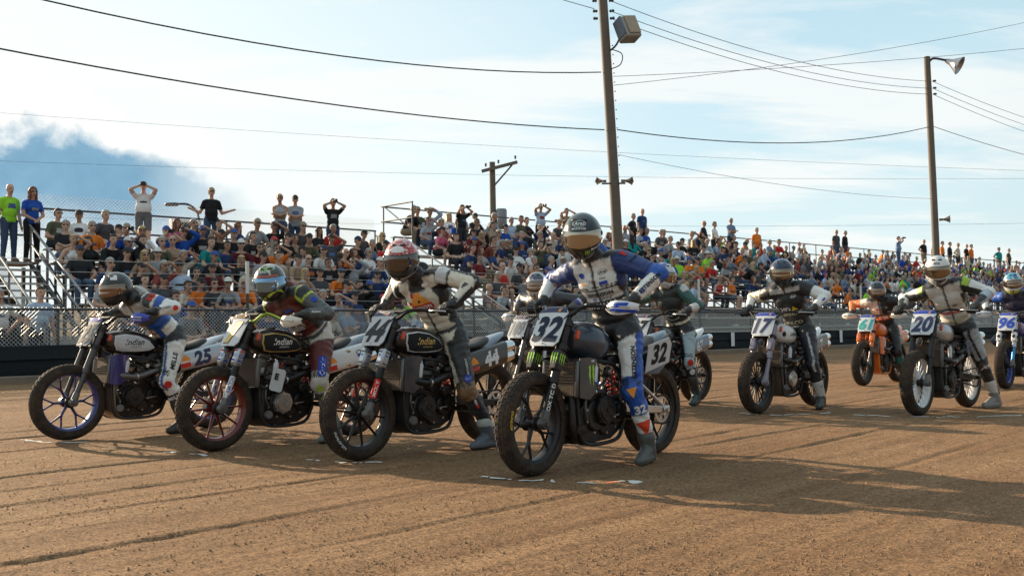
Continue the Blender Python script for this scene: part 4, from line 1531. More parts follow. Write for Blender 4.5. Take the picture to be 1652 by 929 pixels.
def bike(sp):
    """build one flat-track motorcycle, its front contact patch at sp['fc'], heading -u at angle phi"""
    ph = R(sp.get('phi', 41.5))
    u = V(math.sin(ph), math.cos(ph), 0)
    o = Vector((*sp['fc'], 0)) + u * 0.72
    root = empty('motorcycle', o, math.atan2(-u.y, -u.x), sp['label'], 'motorcycle', 'race motorcycles on the start grid')
    body = sp['body']
    fram = sp.get('frame', M_BLK)
    st = sp.get('steer', 0.0)
    yam = sp.get('kind') == 'y'
    # wheels
    wheel(root, 'front_wheel', AXF, sp['spoke'], sp['nsp'], sp['rim'], sp['spm'], sp.get('hubm', M_BLKM), sp.get('spin', 0.2), letters=sp.get('letters'), steer=st)
    wheel(root, 'rear_wheel', V(-0.70, 0, RW), sp['spoke'], sp['nsp'], sp['rim'], sp['spm'], M_BLKM, sp.get('spin', 0.2) + 0.4)
    # fork
    for s in (-1, 1):
        y = 0.103 * s
        def leg():
            mb = MB()
            b = fork_at(0.40, y, 0.012)
            mb.cyl(b, fork_at(1.035, y, 0.012), 0.0285, n=16) if False else None
            mb.cyl(fork_at(0.615, y), fork_at(1.03, y), 0.030, n=18, ch=0.003)
            mb.cyl(fork_at(0.605, y), fork_at(0.64, y), 0.034, n=18, ch=0.003)
            mb.cyl(fork_at(1.03, y), fork_at(1.045, y), 0.024, n=12)
            return mb
        lg = inst('fork_leg', shared('fork_up%d' % s, leg), sp.get('fork_up', M_BLKM), root)
        inst('slider', shared('fork_lo%d' % s, lambda: MB().cyl(fork_at(0.37, y), fork_at(0.612, y), 0.0235, 0.0235, 16)), sp.get('fork_lo', M_GREYM), lg)
        inst('axle_clamp', shared('fork_cl%d' % s, lambda: MB().cyl(fork_at(0.43, y), fork_at(0.345, y), 0.029, 0.033, 14, 0.004).lathe([(0.001, -0.03), (0.036, -0.028), (0.038, 0), (0.036, 0.028), (0.018, 0.030), (0.018, 0.038), (0.001, 0.038)], fork_at(0.345, y * 1.02), (0, s, 0), 18)), sp.get('clamp', M_GREYM), lg)
        if sp.get('shield'):
            def shd():
                c = fork_at(0.755, y, 0.012)
                F = Matrix.Rotation(math.atan2(FORK_D.x, FORK_D.z), 3, 'Y')
                return MB().box(c, (0.078, 0.072, 0.155), F, 0.016)
            sh = inst('fork_shield', shared('shield%d' % s, shd), sp['shield'], lg)
            sp['shield_art'](sh, s, fork_at(0.755, y, 0.012))
        if sp.get('slider_txt'):
            txt, mat, bgm = sp['slider_txt']
            if bgm: MB().cyl(fork_at(0.46, y), fork_at(0.60, y), 0.0248, n=16).build('slider_wrap', bgm, lg)
            g = text_geo(txt, 0.02)
            vs = []
            for x, yy in g[0]:
                a = yy * 1.0
                hgt = x * 0.034
                base = fork_at(0.53, y) + FORK_D * hgt
                fwd = V(FORK_D.z, 0, -FORK_D.x)
                dirn = (fwd * 0.50 + V(0, 0.87, 0))
                side = FORK_D.cross(dirn)
                vs.append(base + (dirn * math.cos(a) + side * (-math.sin(a))) * 0.0262)
            MB().add(vs, g[1]).build('slider_lettering', mat, lg, smooth=False)
    def triple():
        mb = MB()
        F = Matrix.Rotation(math.atan2(FORK_D.x, FORK_D.z), 3, 'Y')
        for z in (0.84, 1.00):
            mb.box(fork_at(z, 0, -0.02), (0.07, 0.27, 0.032), F, 0.012)
            for s in (-1, 1): mb.cyl(fork_at(z - 0.018, 0.103 * s), fork_at(z + 0.018, 0.103 * s), 0.041, n=16)
        return mb.cyl(fork_at(0.83, 0, -0.05), fork_at(1.02, 0, -0.05), 0.03, n=14)
    inst('triple_clamp', shared('triple', triple), M_BLKM, root)
    # handlebar
    GX, GY, GZ_ = sp.get('grip', (0.20, 0.405, 1.11))
    def bars():
        pts = []
        for s in (1, -1):
            l = [V(GX - 0.02, s * (GY + 0.07), GZ_ - 0.004), V(GX + 0.03, s * (GY - 0.10), GZ_ + 0.005), V(0.345, s * 0.17, 1.115), V(0.395, s * 0.085, 1.055)]
            pts.append(l)
        path = spline(pts[0] + [V(0.398, 0, 1.045)] + pts[1][::-1], 6)
        mb = MB().tube(path, 0.0125, 10)
        for s in (-1, 1): mb.box((0.398, s * 0.05, 1.04), (0.045, 0.035, 0.05), None, 0.008)
        return mb
    hb = bars().build('handlebar', sp.get('barm', M_BLKM), root)
    MB().cyl((0.352, -0.15, 1.108), (0.352, 0.15, 1.108), 0.016, n=10).build('crossbar_pad', sp.get('padm', M_RUBBER), hb)
    for s in (-1, 1):
        a, b = V(GX + 0.012, s * (GY - 0.055), GZ_ + 0.002), V(GX - 0.02, s * (GY + 0.075), GZ_ - 0.004)
        g = MB().cyl(a, b, 0.0175, n=12, ch=0.003)
        g.cyl(a, a.lerp(b, 0.06), 0.024, n=14)
        g.build('grip', M_RUBBER, hb)
        pc = V(GX + 0.035, s * (GY - 0.105), GZ_ + 0.004)
        MB().box(pc, (0.05, 0.035, 0.04), None, 0.008).build('lever_perch', M_BLKM, hb)
        MB().tube(spline([pc + V(0.03, 0, 0), pc + V(0.062, s * 0.06, 0.0), pc + V(0.055, s * 0.15, -0.005), pc + V(0.045, s * 0.19, -0.008)], 5), [0.008] + [0.0055] * 13 + [0.006, 0.007], 8).build('lever', M_BLKM if s < 0 else M_SILV, hb)
        MB().tube(spline([pc + V(0.02, 0, 0.0), V(0.42, s * 0.22, 1.12), V(0.50, s * 0.10, 1.02), V(0.40, s * 0.06, 0.90)], 6), 0.005, 6).build('cable', M_RUBBER, hb)
    gd = sp.get('guard')
    if gd:
        for s in ((1, -1) if sp.get('guard_both') else (1,)):
            pc = V(GX + 0.085, s * (GY - 0.005), GZ_ - 0.005)
            rings = []
            for k in range(9):
                f = -1 + 2 * k / 8
                yy = pc.y + s * f * 0.125
                hh = 0.048 * (1 - 0.55 * f ** 2) * (1.0 if f < 0.3 else 1.0)
                xx = pc.x - 0.05 * f ** 2 - 0.02 * max(0, f)
                rings.append([V(xx, yy, pc.z + hh), V(xx + 0.017, yy, pc.z + hh * 0.4), V(xx + 0.017, yy, pc.z - hh * 0.5), V(xx, yy, pc.z - hh * 1.05), V(xx - 0.006, yy, pc.z - hh), V(xx + 0.008, yy, pc.z - hh * 0.45), V(xx + 0.008, yy, pc.z + hh * 0.38), V(xx - 0.006, yy, pc.z + hh * 0.95)])
            gmb = MB().loft(rings)
            go = gmb.build('hand_guard', gd, hb)
            for i, (txt, mat, dz, sz) in enumerate(sp.get('guard_txt', ())):
                if s > 0:
                    decal('guard_mark', text_geo(txt, 0.03, 0.2) if isinstance(txt, str) else txt, mat, go, pc + V(0.10, 0, dz), V(0.25, 0.97, 0) , V(0, 0, 1), sz, bvh_of(gmb), 0.002, 0.2)
    # plate and transponder
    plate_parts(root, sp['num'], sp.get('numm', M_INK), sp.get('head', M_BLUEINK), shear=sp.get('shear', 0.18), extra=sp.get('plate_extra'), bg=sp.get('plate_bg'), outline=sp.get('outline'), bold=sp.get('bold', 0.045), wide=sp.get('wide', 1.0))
    MB().box((0.40, 0.145, 0.925), (0.03, 0.028, 0.062), Matrix.Rotation(R(-20), 3, 'Y'), 0.006).build('transponder', M_RED, root)
    # frame tubes
    def frm():
        mb = MB()
        mb.cyl(fork_at(0.80, 0, -0.055), fork_at(1.01, 0, -0.055), 0.034, n=14)
        for s in (-1, 1):
            mb.tube(spline([V(0.40, s * 0.02, 0.92), V(0.20, s * 0.09, 0.76), V(-0.05, s * 0.12, 0.70), V(-0.16, s * 0.12, 0.52), V(-0.17, s * 0.11, 0.30)], 6), 0.016, 8)
            mb.tube(spline([V(0.43, s * 0.02, 0.84), V(0.375, s * 0.10, 0.62), V(0.365, s * 0.12, 0.36), V(0.33, s * 0.12, 0.205), V(0.18, s * 0.12, 0.165), V(-0.08, s * 0.12, 0.185), V(-0.17, s * 0.11, 0.30)], 6), 0.0145, 8)
            mb.tube(spline([V(-0.10, s * 0.10, 0.72), V(-0.35, s * 0.10, 0.745), V(-0.62, s * 0.08, 0.80)], 5), 0.012, 8)
            mb.tube([V(-0.17, s * 0.11, 0.46), V(-0.50, s * 0.09, 0.765)], 0.011, 8)
            mb.tube([V(0.25, s * 0.085, 0.79), V(0.33, s * 0.11, 0.56)], 0.012, 8)
        return mb
    inst('frame', shared('frame', frm), fram, root)
    # tank
    tmb = tank_y_mb() if yam else tank_mb()
    tk = inst('fuel_tank', shared('tank_y' if yam else 'tank', tank_y_mb if yam else tank_mb, 1.2), body, root)
    MB().lathe([(0.001, 0.02), (0.028, 0.018), (0.034, 0.008), (0.034, 0.0)][::-1], (0.17, 0, 0.985 if not yam else 1.005), (0.05, 0, 1), 18).build('fuel_cap', M_BLKM, tk)
    if sp.get('tank_art'): sp['tank_art'](tk, bvh_of(tmb))
    # seat, tail
    inst('seat', shared('seat', seat_mb, 1.2), M_SEAT, root)
    tmb2 = tail_mb()
    tl = inst('tail_section', shared('tail', tail_mb, 1.0), sp.get('tail', body), root)
    if sp.get('tail_txt'):
        txt, mat = sp['tail_txt']
        decal('tail_lettering', text_geo(txt, 0.02, 0.2), mat, tl, V(-0.66, 0.2, 0.845), V(-1, 0, 0.28), V(0.28, 0, 1), 0.035, bvh_of(tmb2), 0.002)
    # side number panels and silencers
    if yam:
        for s in (1, -1):
            ex = V(-1, 0, 0.13).normalized(); ey = V(0.10, 0.22 * s, 1).normalized()
            poly = [(-0.165, -0.115), (0.155, -0.085), (0.165, 0.06), (0.12, 0.115), (-0.16, 0.095)]
            if s < 0: ex = -ex; poly = [(-x, y) for x, y in poly][::-1]
            # fairing behind the panel
            fa = MB()
            fa.loft([[V(x, s * yy, z) for x, yy, z in r_] for r_ in ([(-0.36, 0.085, 0.80), (-0.42, 0.10, 0.62), (-0.38, 0.06, 0.60), (-0.34, 0.05, 0.78)], [(-0.60, 0.118, 0.855), (-0.62, 0.125, 0.62), (-0.60, 0.08, 0.60), (-0.60, 0.06, 0.84)], [(-0.82, 0.085, 0.92), (-0.80, 0.105, 0.72), (-0.80, 0.07, 0.71), (-0.80, 0.04, 0.90)])][::s])
            pn = fa.build('side_panel', body, root)
            pmb = MB().prism(poly, V(-0.595, 0.142 * s, 0.765), ex, ey, 0.006, 0.0015)
            pp = pmb.build('number_board', M_PLATE, pn)
            decal('number', text_geo(sp['num'], 0.045, 0.12), M_INK, pp, V(-0.595, 0.20 * s, 0.762), ex, ey, 0.155, bvh_of(pmb), 0.002, 0.2)
        ex_a, ex_b = V(-0.30, -0.16, 0.52), V(-0.86, -0.17, 0.72)
        mu = MB().cyl(ex_a, ex_b, 0.05, 0.055, 20, 0.008).build('silencer', M_BLKM, root)
    else:
        for s in (1, -1):
            a0, a1_ = V(-0.30, 0.112 * s, 0.712), V(-0.80, 0.118 * s, 0.812)
            b0, b1_ = V(-0.30, 0.118 * s, 0.625), V(-0.79, 0.122 * s, 0.728)
            for p, q_ in ((a0, a1_), (b0, b1_)):
                mu = MB().cyl(p, q_, 0.042, 0.045, 20, 0.004).build('silencer', M_BLKM, root)
                d = (q_ - p).normalized()
                MB().lathe([(0.046, -0.02), (0.047, 0.0), (0.047, 0.055), (0.041, 0.085), (0.030, 0.09), (0.030, 0.02), (0.001, 0.02)], q_, d, 22).build('chrome_tip', M_CHROME, mu)
            # wrap-round number panel
            n = 14
            rings = []
            dx = (a1_ - a0).normalized()
            for j, f in enumerate((0.02, 0.2, 0.4, 0.6, 0.8, 0.96)):
                ca, cb = a0.lerp(a1_, f), b0.lerp(b1_, f)
                ring = []
                for k in range(n + 1):
                    t = k / n
                    if t < 0.5:
                        th = R(115 - 2 * t * 100); c = ca
                    else:
                        th = R(-15 - (2 * t - 1) * 90); c = cb
                    ring.append(c + V(0, s * math.cos(th) * 0.056, math.sin(th) * 0.056))
                mid = [p.copy() for p in ring]
                for k in range(1, n): ring[k] = mid[k] * 0.5 + (mid[k - 1] + mid[k + 1]) * 0.25
                inner = [p - V(0, s * 0.006, 0) for p in ring[::-1]]
                rings.append(ring + inner)
            pmb = MB().loft(rings if s < 0 else [r_[::-1] for r_ in rings])
            pn = pmb.build('side_panel', sp.get('panel', M_PLATE), root)
            bv = bvh_of(pmb)
            ex = V(-1, 0, 0.20).normalized() * s
            ey = V(0.20, 0, 1).normalized()
            cc = a0.lerp(b1_, 0.5)
            for (g, mat, ox, oy, sz) in sp.get('panel_art', ()):
                decal('panel_mark', g, mat, pn, cc + V(-1, 0, 0.20) * ox + V(0, s * 0.25, oy), ex, ey, sz, bv, 0.002, 0.3)
        # high pipes from the cylinders back to the silencers
        pm_ = sp.get('pipe', M_BLKM)
        MB().tube(spline([V(0.33, 0.06, 0.60), V(0.31, 0.17, 0.575), V(0.16, 0.19, 0.555), V(-0.02, 0.185, 0.60), V(-0.14, 0.15, 0.60), V(-0.32, 0.118, 0.622)], 7), 0.027, 14).build('exhaust_pipe', pm_, root)
        MB().tube(spline([V(-0.10, 0.05, 0.66), V(-0.06, 0.15, 0.645), V(-0.16, 0.155, 0.67), V(-0.30, 0.112, 0.712)], 7), 0.027, 14).build('exhaust_pipe', pm_, root)
    # engine
    en = inst('engine', shared('engine_case', engine_case, 0.6), sp.get('engine', M_CASE), root)
    if not yam:
        for (p, d) in (((0.16, 0, 0.44), (0.50, 0, 0.86)), ((0.0, 0, 0.46), (-0.34, 0, 0.94))):
            F = frame(d, (0, 1, 0)).to_4x4()
            cb = inst('cylinder', shared('cylinder', cylinder_block, 0.5), sp.get('barrel', M_GREYM), en, Matrix.Translation(p) @ F)
        inst('round_cover', shared('cover', lambda: round_cover(0.090, 0.052)), sp.get('cover', M_CASE), en, Matrix.Translation((0.165, 0.132, 0.365)))
        inst('sprocket_cover', shared('cover2', lambda: round_cover(0.060, 0.035)), M_BLKM, en, Matrix.Translation((-0.09, 0.132, 0.385)))
        MB().box((0.06, 0.05, 0.70), (0.16, 0.16, 0.07), None, 0.02).build('throttle_body', M_BLKM, en)
        MB().lathe([(0.02, 0), (0.035, 0.01), (0.038, 0.05), (0.030, 0.06), (0.001, 0.06)], (0.285, 0.10, 0.265), (0.3, 0.9, 0.1), 16).build('oil_filter', M_GREYM, en)
        MB().box((-0.05, 0.155, 0.49), (0.10, 0.045, 0.07), Matrix.Rotation(R(20), 3, 'Y'), 0.012).build('water_pump', M_CASE, en)
        # skid guard wrapping the lower front
        gp = [V(0.372, 0, 0.50), V(0.378, 0, 0.36), V(0.362, 0, 0.235), V(0.29, 0, 0.175), V(0.15, 0, 0.155), V(0.0, 0, 0.165)]
        P = spline(gp, 5)
        mb = MB()
        rings = []
        for p in P:
            rings.append([p + V(0, yy, zz) + V(dx_, 0, 0) for yy, zz, dx_ in ((-0.135, 0, -0.04), (-0.115, 0, 0.0), (-0.04, 0, 0.012), (0.04, 0, 0.012), (0.115, 0, 0.0), (0.135, 0, -0.04), (0.128, 0.004, -0.045), (0.0, 0.006, -0.01), (-0.128, 0.004, -0.045))])
        mb.loft(rings).build('skid_guard', sp.get('skid', M_BLK), root)
    else:
        F = frame((0.55, 0, 0.83), (0, 1, 0)).to_4x4()
        inst('cylinder', shared('cylinder_y', lambda: MB().box((0, 0, 0.07), (0.16, 0.24, 0.15), None, 0.025).box((0, 0, 0.185), (0.17, 0.27, 0.09), None, 0.03).box((0, 0, 0.235), (0.14, 0.25, 0.05), None, 0.02), 0.5), M_CASE, en, Matrix.Translation((0.13, 0, 0.44)) @ F)
        inst('round_cover', shared('cover_y', lambda: round_cover(0.105, 0.05)), M_BLKM, en, Matrix.Translation((0.10, 0.132, 0.40)))
        inst('sprocket_cover', shared('cover2', lambda: round_cover(0.060, 0.035)), M_BLKM, en, Matrix.Translation((-0.09, 0.132, 0.385)))
        MB().lathe([(0.02, 0), (0.036, 0.01), (0.04, 0.07), (0.034, 0.085), (0.001, 0.088)], (0.31, 0.08, 0.285), (0.6, 0.75, -0.1), 20).build('oil_filter', M_CASE, en)
        MB().tube(spline([V(0.29, 0.05, 0.63), V(0.385, 0.075, 0.58), V(0.405, 0.095, 0.42), V(0.40, 0.10, 0.27), V(0.34, 0.08, 0.205), V(0.18, 0.06, 0.18), V(-0.05, -0.05, 0.20), V(-0.20, -0.14, 0.35), V(-0.32, -0.16, 0.53)], 7), 0.025, 14).build('exhaust_pipe', M_BLKM, root)
        MB().tube(spline([V(0.29, -0.05, 0.63), V(0.385, -0.075, 0.58), V(0.405, -0.095, 0.42), V(0.40, -0.08, 0.26), V(0.30, -0.02, 0.195), V(0.15, 0.0, 0.18)], 7), 0.025, 14).build('exhaust_pipe', M_BLKM, root)
    # radiator
    def rad_core():
        mb = MB().box((0.405, 0, 0.625), (0.030, 0.25, 0.235), Matrix.Rotation(R(-6), 3, 'Y'))
        for k in range(11):
            mb.box((0.422, 0, 0.52 + 0.021 * k), (0.006, 0.25, 0.004), Matrix.Rotation(R(-6), 3, 'Y'))
        return mb
    rd = inst('radiator', shared('rad', rad_core), M_CORE, root)
    for s in (-1, 1):
        inst('radiator_tank', shared('radt%d' % s, lambda: MB().box((0.403, s * 0.142, 0.625), (0.040, 0.034, 0.25), Matrix.Rotation(R(-6), 3, 'Y'), 0.01)), M_GREYM, rd)
        if sp.get('rad_panel'):
            rp = MB().loft([[V(x, s * y, z) for x, y, z in q_] for q_ in ([(0.40, 0.165, 0.765), (0.415, 0.172, 0.50), (0.41, 0.160, 0.50), (0.395, 0.155, 0.765)], [(0.33, 0.19, 0.77), (0.335, 0.195, 0.485), (0.33, 0.183, 0.485), (0.325, 0.178, 0.77)], [(0.235, 0.185, 0.755), (0.26, 0.19, 0.53), (0.26, 0.18, 0.53), (0.235, 0.175, 0.755)])][::-s])
            ro = rp.build('radiator_panel', sp['rad_panel'], rd)
            if s > 0 and sp.get('rad_art'): sp['rad_art'](ro, bvh_of(rp))
    for pts in ([V(0.385, 0.10, 0.53), V(0.34, 0.16, 0.50), V(0.24, 0.165, 0.53), V(0.12, 0.15, 0.52)], [V(0.385, 0.05, 0.735), V(0.32, 0.11, 0.75), V(0.22, 0.11, 0.72)]):
        MB().tube(spline(pts, 5), 0.015, 10).build('coolant_hose', M_RUBBER, root)
    # swingarm, chain, brake, shock, pegs
    swm = sp.get('swing', M_BLKM)
    def sw():
        mb = MB()
        for s in (-1, 1):
            y = 0.115 * s
            rings = []
            for x, z, h in ((-0.14, 0.40, 0.07), (-0.35, 0.375, 0.062), (-0.55, 0.355, 0.055), (-0.76, 0.345, 0.05)):
                yy = y if x < -0.2 else y * 0.85
                rings.append([V(x, yy + 0.014, z + h / 2 - 0.006), V(x, yy + 0.008, z + h / 2), V(x, yy - 0.014, z + h / 2), V(x, yy - 0.014, z - h / 2), V(x, yy + 0.008, z - h / 2), V(x, yy + 0.014, z - h / 2 + 0.006)])
            mb.loft(rings)
            mb.box((-0.70, y + 0.022 * s, 0.345), (0.07, 0.012, 0.036), None, 0.004)
            mb.cyl((-0.70, y, 0.345), (-0.70, y + 0.04 * s, 0.345), 0.015, n=6)
        mb.box((-0.24, 0, 0.395), (0.08, 0.20, 0.06), None, 0.01)
        return mb
    inst('swingarm', shared('swing', sw), swm, root)
    if yam:
        for s in (-1, 1):
            b = MB()
            for p, q_ in ((V(-0.70, 0.118 * s, 0.36), V(-0.40, 0.105 * s, 0.555)), (V(-0.40, 0.105 * s, 0.555), V(-0.18, 0.095 * s, 0.42)), (V(-0.40, 0.105 * s, 0.555), V(-0.44, 0.115 * s, 0.375))):
                b.cyl(p, q_, 0.0125, n=10)
            b.build('swingarm_brace', swm, root)
    rs = inst('rear_sprocket', shared('sprocket', lambda: sprocket_mb(0.112, 42)), M_SILV if sp.get('silver_sprocket', True) else M_BLKM, root, Matrix.Translation((-0.70, 0.098, RW)))
    inst('chain', shared('chain', chain_loop), M_BLKM, root)
    inst('brake_disc', shared('disc', lambda: sprocket_mb(0.105, 9, 0.005)), M_SILV, root, Matrix.Translation((-0.70, -0.098, RW)))
    sk = coil((-0.22, 0.0, 0.44), (-0.16, 0.0, 0.66), 0.034, 7, 0.0065).build('shock_spring', sp.get('spring', M_REDINK), root)
    MB().cyl((-0.235, 0, 0.40), (-0.15, 0, 0.70), 0.018, n=12).build('damper', M_SILV, sk)
    for s in (-1, 1):
        pg = MB().box((-0.16, s * 0.19, 0.335), (0.035, 0.10, 0.022), None, 0.004)
        for k in range(5): pg.box((-0.16, s * (0.15 + 0.02 * k), 0.348), (0.034, 0.006, 0.01))
        pg.cyl((-0.155, s * 0.10, 0.35), (-0.16, s * 0.16, 0.335), 0.012, n=8)
        pg.build('foot_peg', M_BLKM, root)
    MB().tube([V(-0.10, 0.15, 0.36), V(0.0, 0.165, 0.355), V(0.06, 0.17, 0.35), V(0.06, 0.205, 0.35)], 0.007, 8).build('shift_lever', M_SILV, root)
    # loose wiring and small boxes that fill the gap between engine and tank
    rng = random.Random(sp['num'])
    for k in range(5):
        a = V(rng.uniform(0.0, 0.3), 0.10, rng.uniform(0.66, 0.74)); b = V(rng.uniform(-0.15, 0.25), 0.13, rng.uniform(0.48, 0.58))
        MB().tube(spline([a, a.lerp(b, 0.4) + V(rng.uniform(-.05, .05), 0.05, rng.uniform(-.03, .03)), b], 6), rng.choice((0.004, 0.005, 0.007)), 6).build('wiring', M_RUBBER, root)
    MB().box((-0.06, 0.075, 0.74), (0.12, 0.09, 0.06), Matrix.Rotation(R(8), 3, 'Y'), 0.012).build('electronics_box', M_BLK, root)
    MB().lathe([(0.001, 0), (0.02, 0.002), (0.022, 0.02), (0.022, 0.1), (0.012, 0.115), (0.012, 0.13), (0.001, 0.13)], (0.26, 0.175, 0.60), (-0.15, 0, 1), 14).build('catch_bottle', sp.get('bottle', M_PLATE), root)
    for p in ((0.30, 0.135, 0.33), (0.22, 0.135, 0.25), (0.08, 0.135, 0.24), (-0.02, 0.135, 0.27), (0.30, 0.135, 0.41), (-0.15, 0.12, 0.47)):
        MB().cyl(p, (p[0], p[1] + 0.012, p[2]), 0.010, n=6).build('engine_bolt', M_BOLT, en)
    # clamps, brackets, coil and oil lines: the small bright hardware round the engine
    rk = random.Random(sp['num'] + 'k')
    for p, d, r_ in ((V(0.24, 0.165, 0.53), V(1, 0, -0.2), 0.019), (V(0.33, 0.155, 0.51), V(0.7, -0.4, 0.5), 0.019), (V(0.27, 0.11, 0.735), V(1, 0, 0.2), 0.019)):
        MB().cyl(p - d.normalized() * 0.006, p + d.normalized() * 0.006, r_, n=12).build('hose_clamp', M_SILV, root)
    if not yam:
        for p, d in ((V(0.16, 0.19, 0.555), V(1, 0, 0.1)), (V(-0.13, 0.152, 0.60), V(1, -0.3, 0.0)), (V(0.30, 0.165, 0.575), V(0.6, -0.5, 0.2))):
            MB().cyl(p - d.normalized() * 0.007, p + d.normalized() * 0.007, 0.031, n=16).build('pipe_clamp', M_SILV, root)
    for k in range(2):
        y = 0.13 + 0.012 * k
        MB().tube(spline([V(0.29, y, 0.30 + 0.03 * k), V(0.34, y + 0.02, 0.42), V(0.30, y + 0.01, 0.52), V(0.10, y, 0.58), V(0.02, 0.10, 0.62)], 6), 0.0065, 8).build('oil_line', M_GREYM if k else M_RUBBER, root)
    MB().prism([(-0.02, -0.03), (0.05, -0.02), (0.03, 0.05), (-0.01, 0.045)], (-0.15, 0.118, 0.40), (-1, 0, 0), (0, 0, 1), 0.008, 0.001).build('peg_bracket', M_SILV, root)
    MB().box((0.02, 0.105, 0.655), (0.05, 0.035, 0.07), Matrix.Rotation(R(-20), 3, 'Y'), 0.008).build('ignition_coil', M_BLK, root)
    MB().cyl((0.02, 0.125, 0.655), (0.02, 0.135, 0.655), 0.018, n=14).build('coil_cap', M_SILV, root)
    MB().tube(spline([V(0.13, 0.09, 0.72), V(0.15, 0.13, 0.68), V(0.22, 0.12, 0.66)], 6), 0.006, 6).build('spark_lead', M_REDINK if rk.random() < 0.5 else M_RUBBER, root)
    if sp.get('extra'): sp['extra'](root)
    return root

# ------------------------------------------------------------------ riders
M_SKIN = pm('skin', (0.46, 0.27, 0.19), 0.55, 0, 0.1, 20)
M_LEATHER = pm('suit_leather', (1, 1, 1), 0.46, 0, 0.10, 5, bump=0.5, bs=24, attr='paint', dust=0.05)
M_HELM = pm('helmet_shell', (1, 1, 1), 0.22, 0, 0.05, 6, attr='paint', coat=0.35, dust=0.02)
M_BOOT = pm('boot', (1, 1, 1), 0.5, 0, 0.15, 14, bump=0.12, bs=60, attr='paint', dust=0.35)
M_GLOVE = pm('glove', (0.018, 0.018, 0.02), 0.6, 0, 0.2, 30, bump=0.2, bs=120)
M_TRIM = pm('visor_trim', (0.015, 0.015, 0.017), 0.4)


def ik(a, b, l1, l2, pole):
    a, b, pole = Vector(a), Vector(b), Vector(pole)
    d = b - a
    L = min(d.length, (l1 + l2) * 0.999)
    x = (l1 * l1 - l2 * l2 + L * L) / (2 * L)
    h = math.sqrt(max(l1 * l1 - x * x, 0))
    dn = d.normalized()
    pn = (pole - dn * pole.dot(dn)).normalized()
    return a + dn * x + pn * h


def helmet_dir(az, el):
    """helmet shell radius: az from the face (+ to the left), el up; x forward"""
    ca, sa, ce, se = math.cos(az), math.sin(az), math.cos(el), math.sin(el)
    a, b, c = 0.152, 0.126, 0.146
    r = 1 / math.sqrt((ce * ca / a) ** 2 + (ce * sa / b) ** 2 + (se / c) ** 2)
    fr = max(0.0, ca)
    if el < 0.05:
        r *= 1 + 0.17 * fr ** 2.5 * min(1.0, (0.05 - el) / 0.55)
    if ca < 0:
        r *= 1 + 0.05 * (-ca) ** 2 * math.cos(el) ** 2
    p = V(r * ce * ca, r * ce * sa, r * se)
    return p


HNU, HNV = 96, 56


def helmet_mb():
    mb = MB()
    els = [R(89.5 - (89.5 + 50) * j / HNV) for j in range(HNV + 1)]
    vs = []
    info = []
    for el in els:
        for k in range(HNU):
            az = 2 * math.pi * k / HNU
            p = helmet_dir(az, el)
            zmin = -0.118 - 0.022 * max(0, math.cos(az))
            if p.z < zmin:
                p = p * (zmin / p.z)
            vs.append(p); info.append((az if az <= math.pi else az - 2 * math.pi, el))
    # rolled edge and inside
    for kz, kr in ((0.0, 0.90), (0.03, 0.84)):
        for k in range(HNU):
            p = vs[HNV * HNU + k]
            vs.append(V(p.x * kr, p.y * kr, p.z + kz)); info.append((info[HNV * HNU + k][0], -1.5))
    rows = HNV + 3
    fs = [(i * HNU + k, (i + 1) * HNU + k, (i + 1) * HNU + (k + 1) % HNU, i * HNU + (k + 1) % HNU) for i in range(rows - 1) for k in range(HNU)]
    fs.append(tuple(range(HNU)))
    mb.add(vs, fs)
    return mb, np.array(info)


HEL_MB, HEL_INFO = helmet_mb()
HEL_BVH = bvh_of(HEL_MB)


def helm_patch(a0, a1, e0, e1, off, nu=40, nv=10, taper=0.35, inset=0.0):
    """a piece of the shell surface, ends rounded, lifted by off"""
    vs, fs = [], []
    for j in range(nv + 1):
        for i in range(nu + 1):
            u = -1 + 2 * i / nu
            az = a0 + (a1 - a0) * i / nu
            sq = 1 - taper * abs(u) ** 4
            mid = (e0 + e1) / 2 + 0.06 * abs(u) ** 2
            el = mid + (e1 - e0) / 2 * sq * (-1 + 2 * j / nv)
            p = helmet_dir(az, el)
            vs.append(p + p.normalized() * off)
    n = nu + 1
    N = len(vs)
    vs += [Vector(p) - Vector(p).normalized() * 0.004 for p in vs]
    for j in range(nv):
        for i in range(nu):
            a = j * n + i
            fs.append((a, a + 1, a + n + 1, a + n)); fs.append((N + a, N + a + n, N + a + n + 1, N + a + 1))
    rim = list(range(n)) + [j * n + nu for j in range(1, nv + 1)] + [nv * n + i for i in range(nu - 1, -1, -1)] + [j * n for j in range(nv - 1, 0, -1)]
    for k in range(len(rim)):
        a, b = rim[k], rim[(k + 1) % len(rim)]
        fs.append((a, N + a, N + b, b))
    return MB().add(vs, fs)


def glove_mb():
    mb = MB()
    for i, y in enumerate((-0.033, -0.011, 0.011, 0.032)):
        L = (1.0, 1.06, 1.0, 0.88)[i]
        pts = [V(-0.012, y * 0.9, 0.045), V(0.018 * L, y, 0.043), V(0.041 * L, y, 0.020), V(0.040 * L, y, -0.012), V(0.016, y, -0.031)]
        for a, b, r0, r1 in zip(pts, pts[1:], (0.0125, 0.0118, 0.011, 0.0105), (0.0118, 0.011, 0.0105, 0.009)):
            mb.cone(a, b, r0, r1, 10, 4)
    for a, b, r0, r1 in ((V(-0.045, -0.040, 0.035), V(-0.012, -0.056, 0.008), 0.015, 0.0125), (V(-0.012, -0.056, 0.008), V(0.012, -0.052, -0.020), 0.0125, 0.011)):
        mb.cone(a, b, r0, r1, 10, 4)
    mb.ell((-0.038, -0.002, 0.046), (0.052, 0.046, 0.022))
    mb.cone(V(-0.07, 0, 0.05), V(-0.135, 0, 0.068), 0.033, 0.043)
    mb.ell((-0.02, 0.0, 0.06), (0.028, 0.040, 0.012))
    return mb


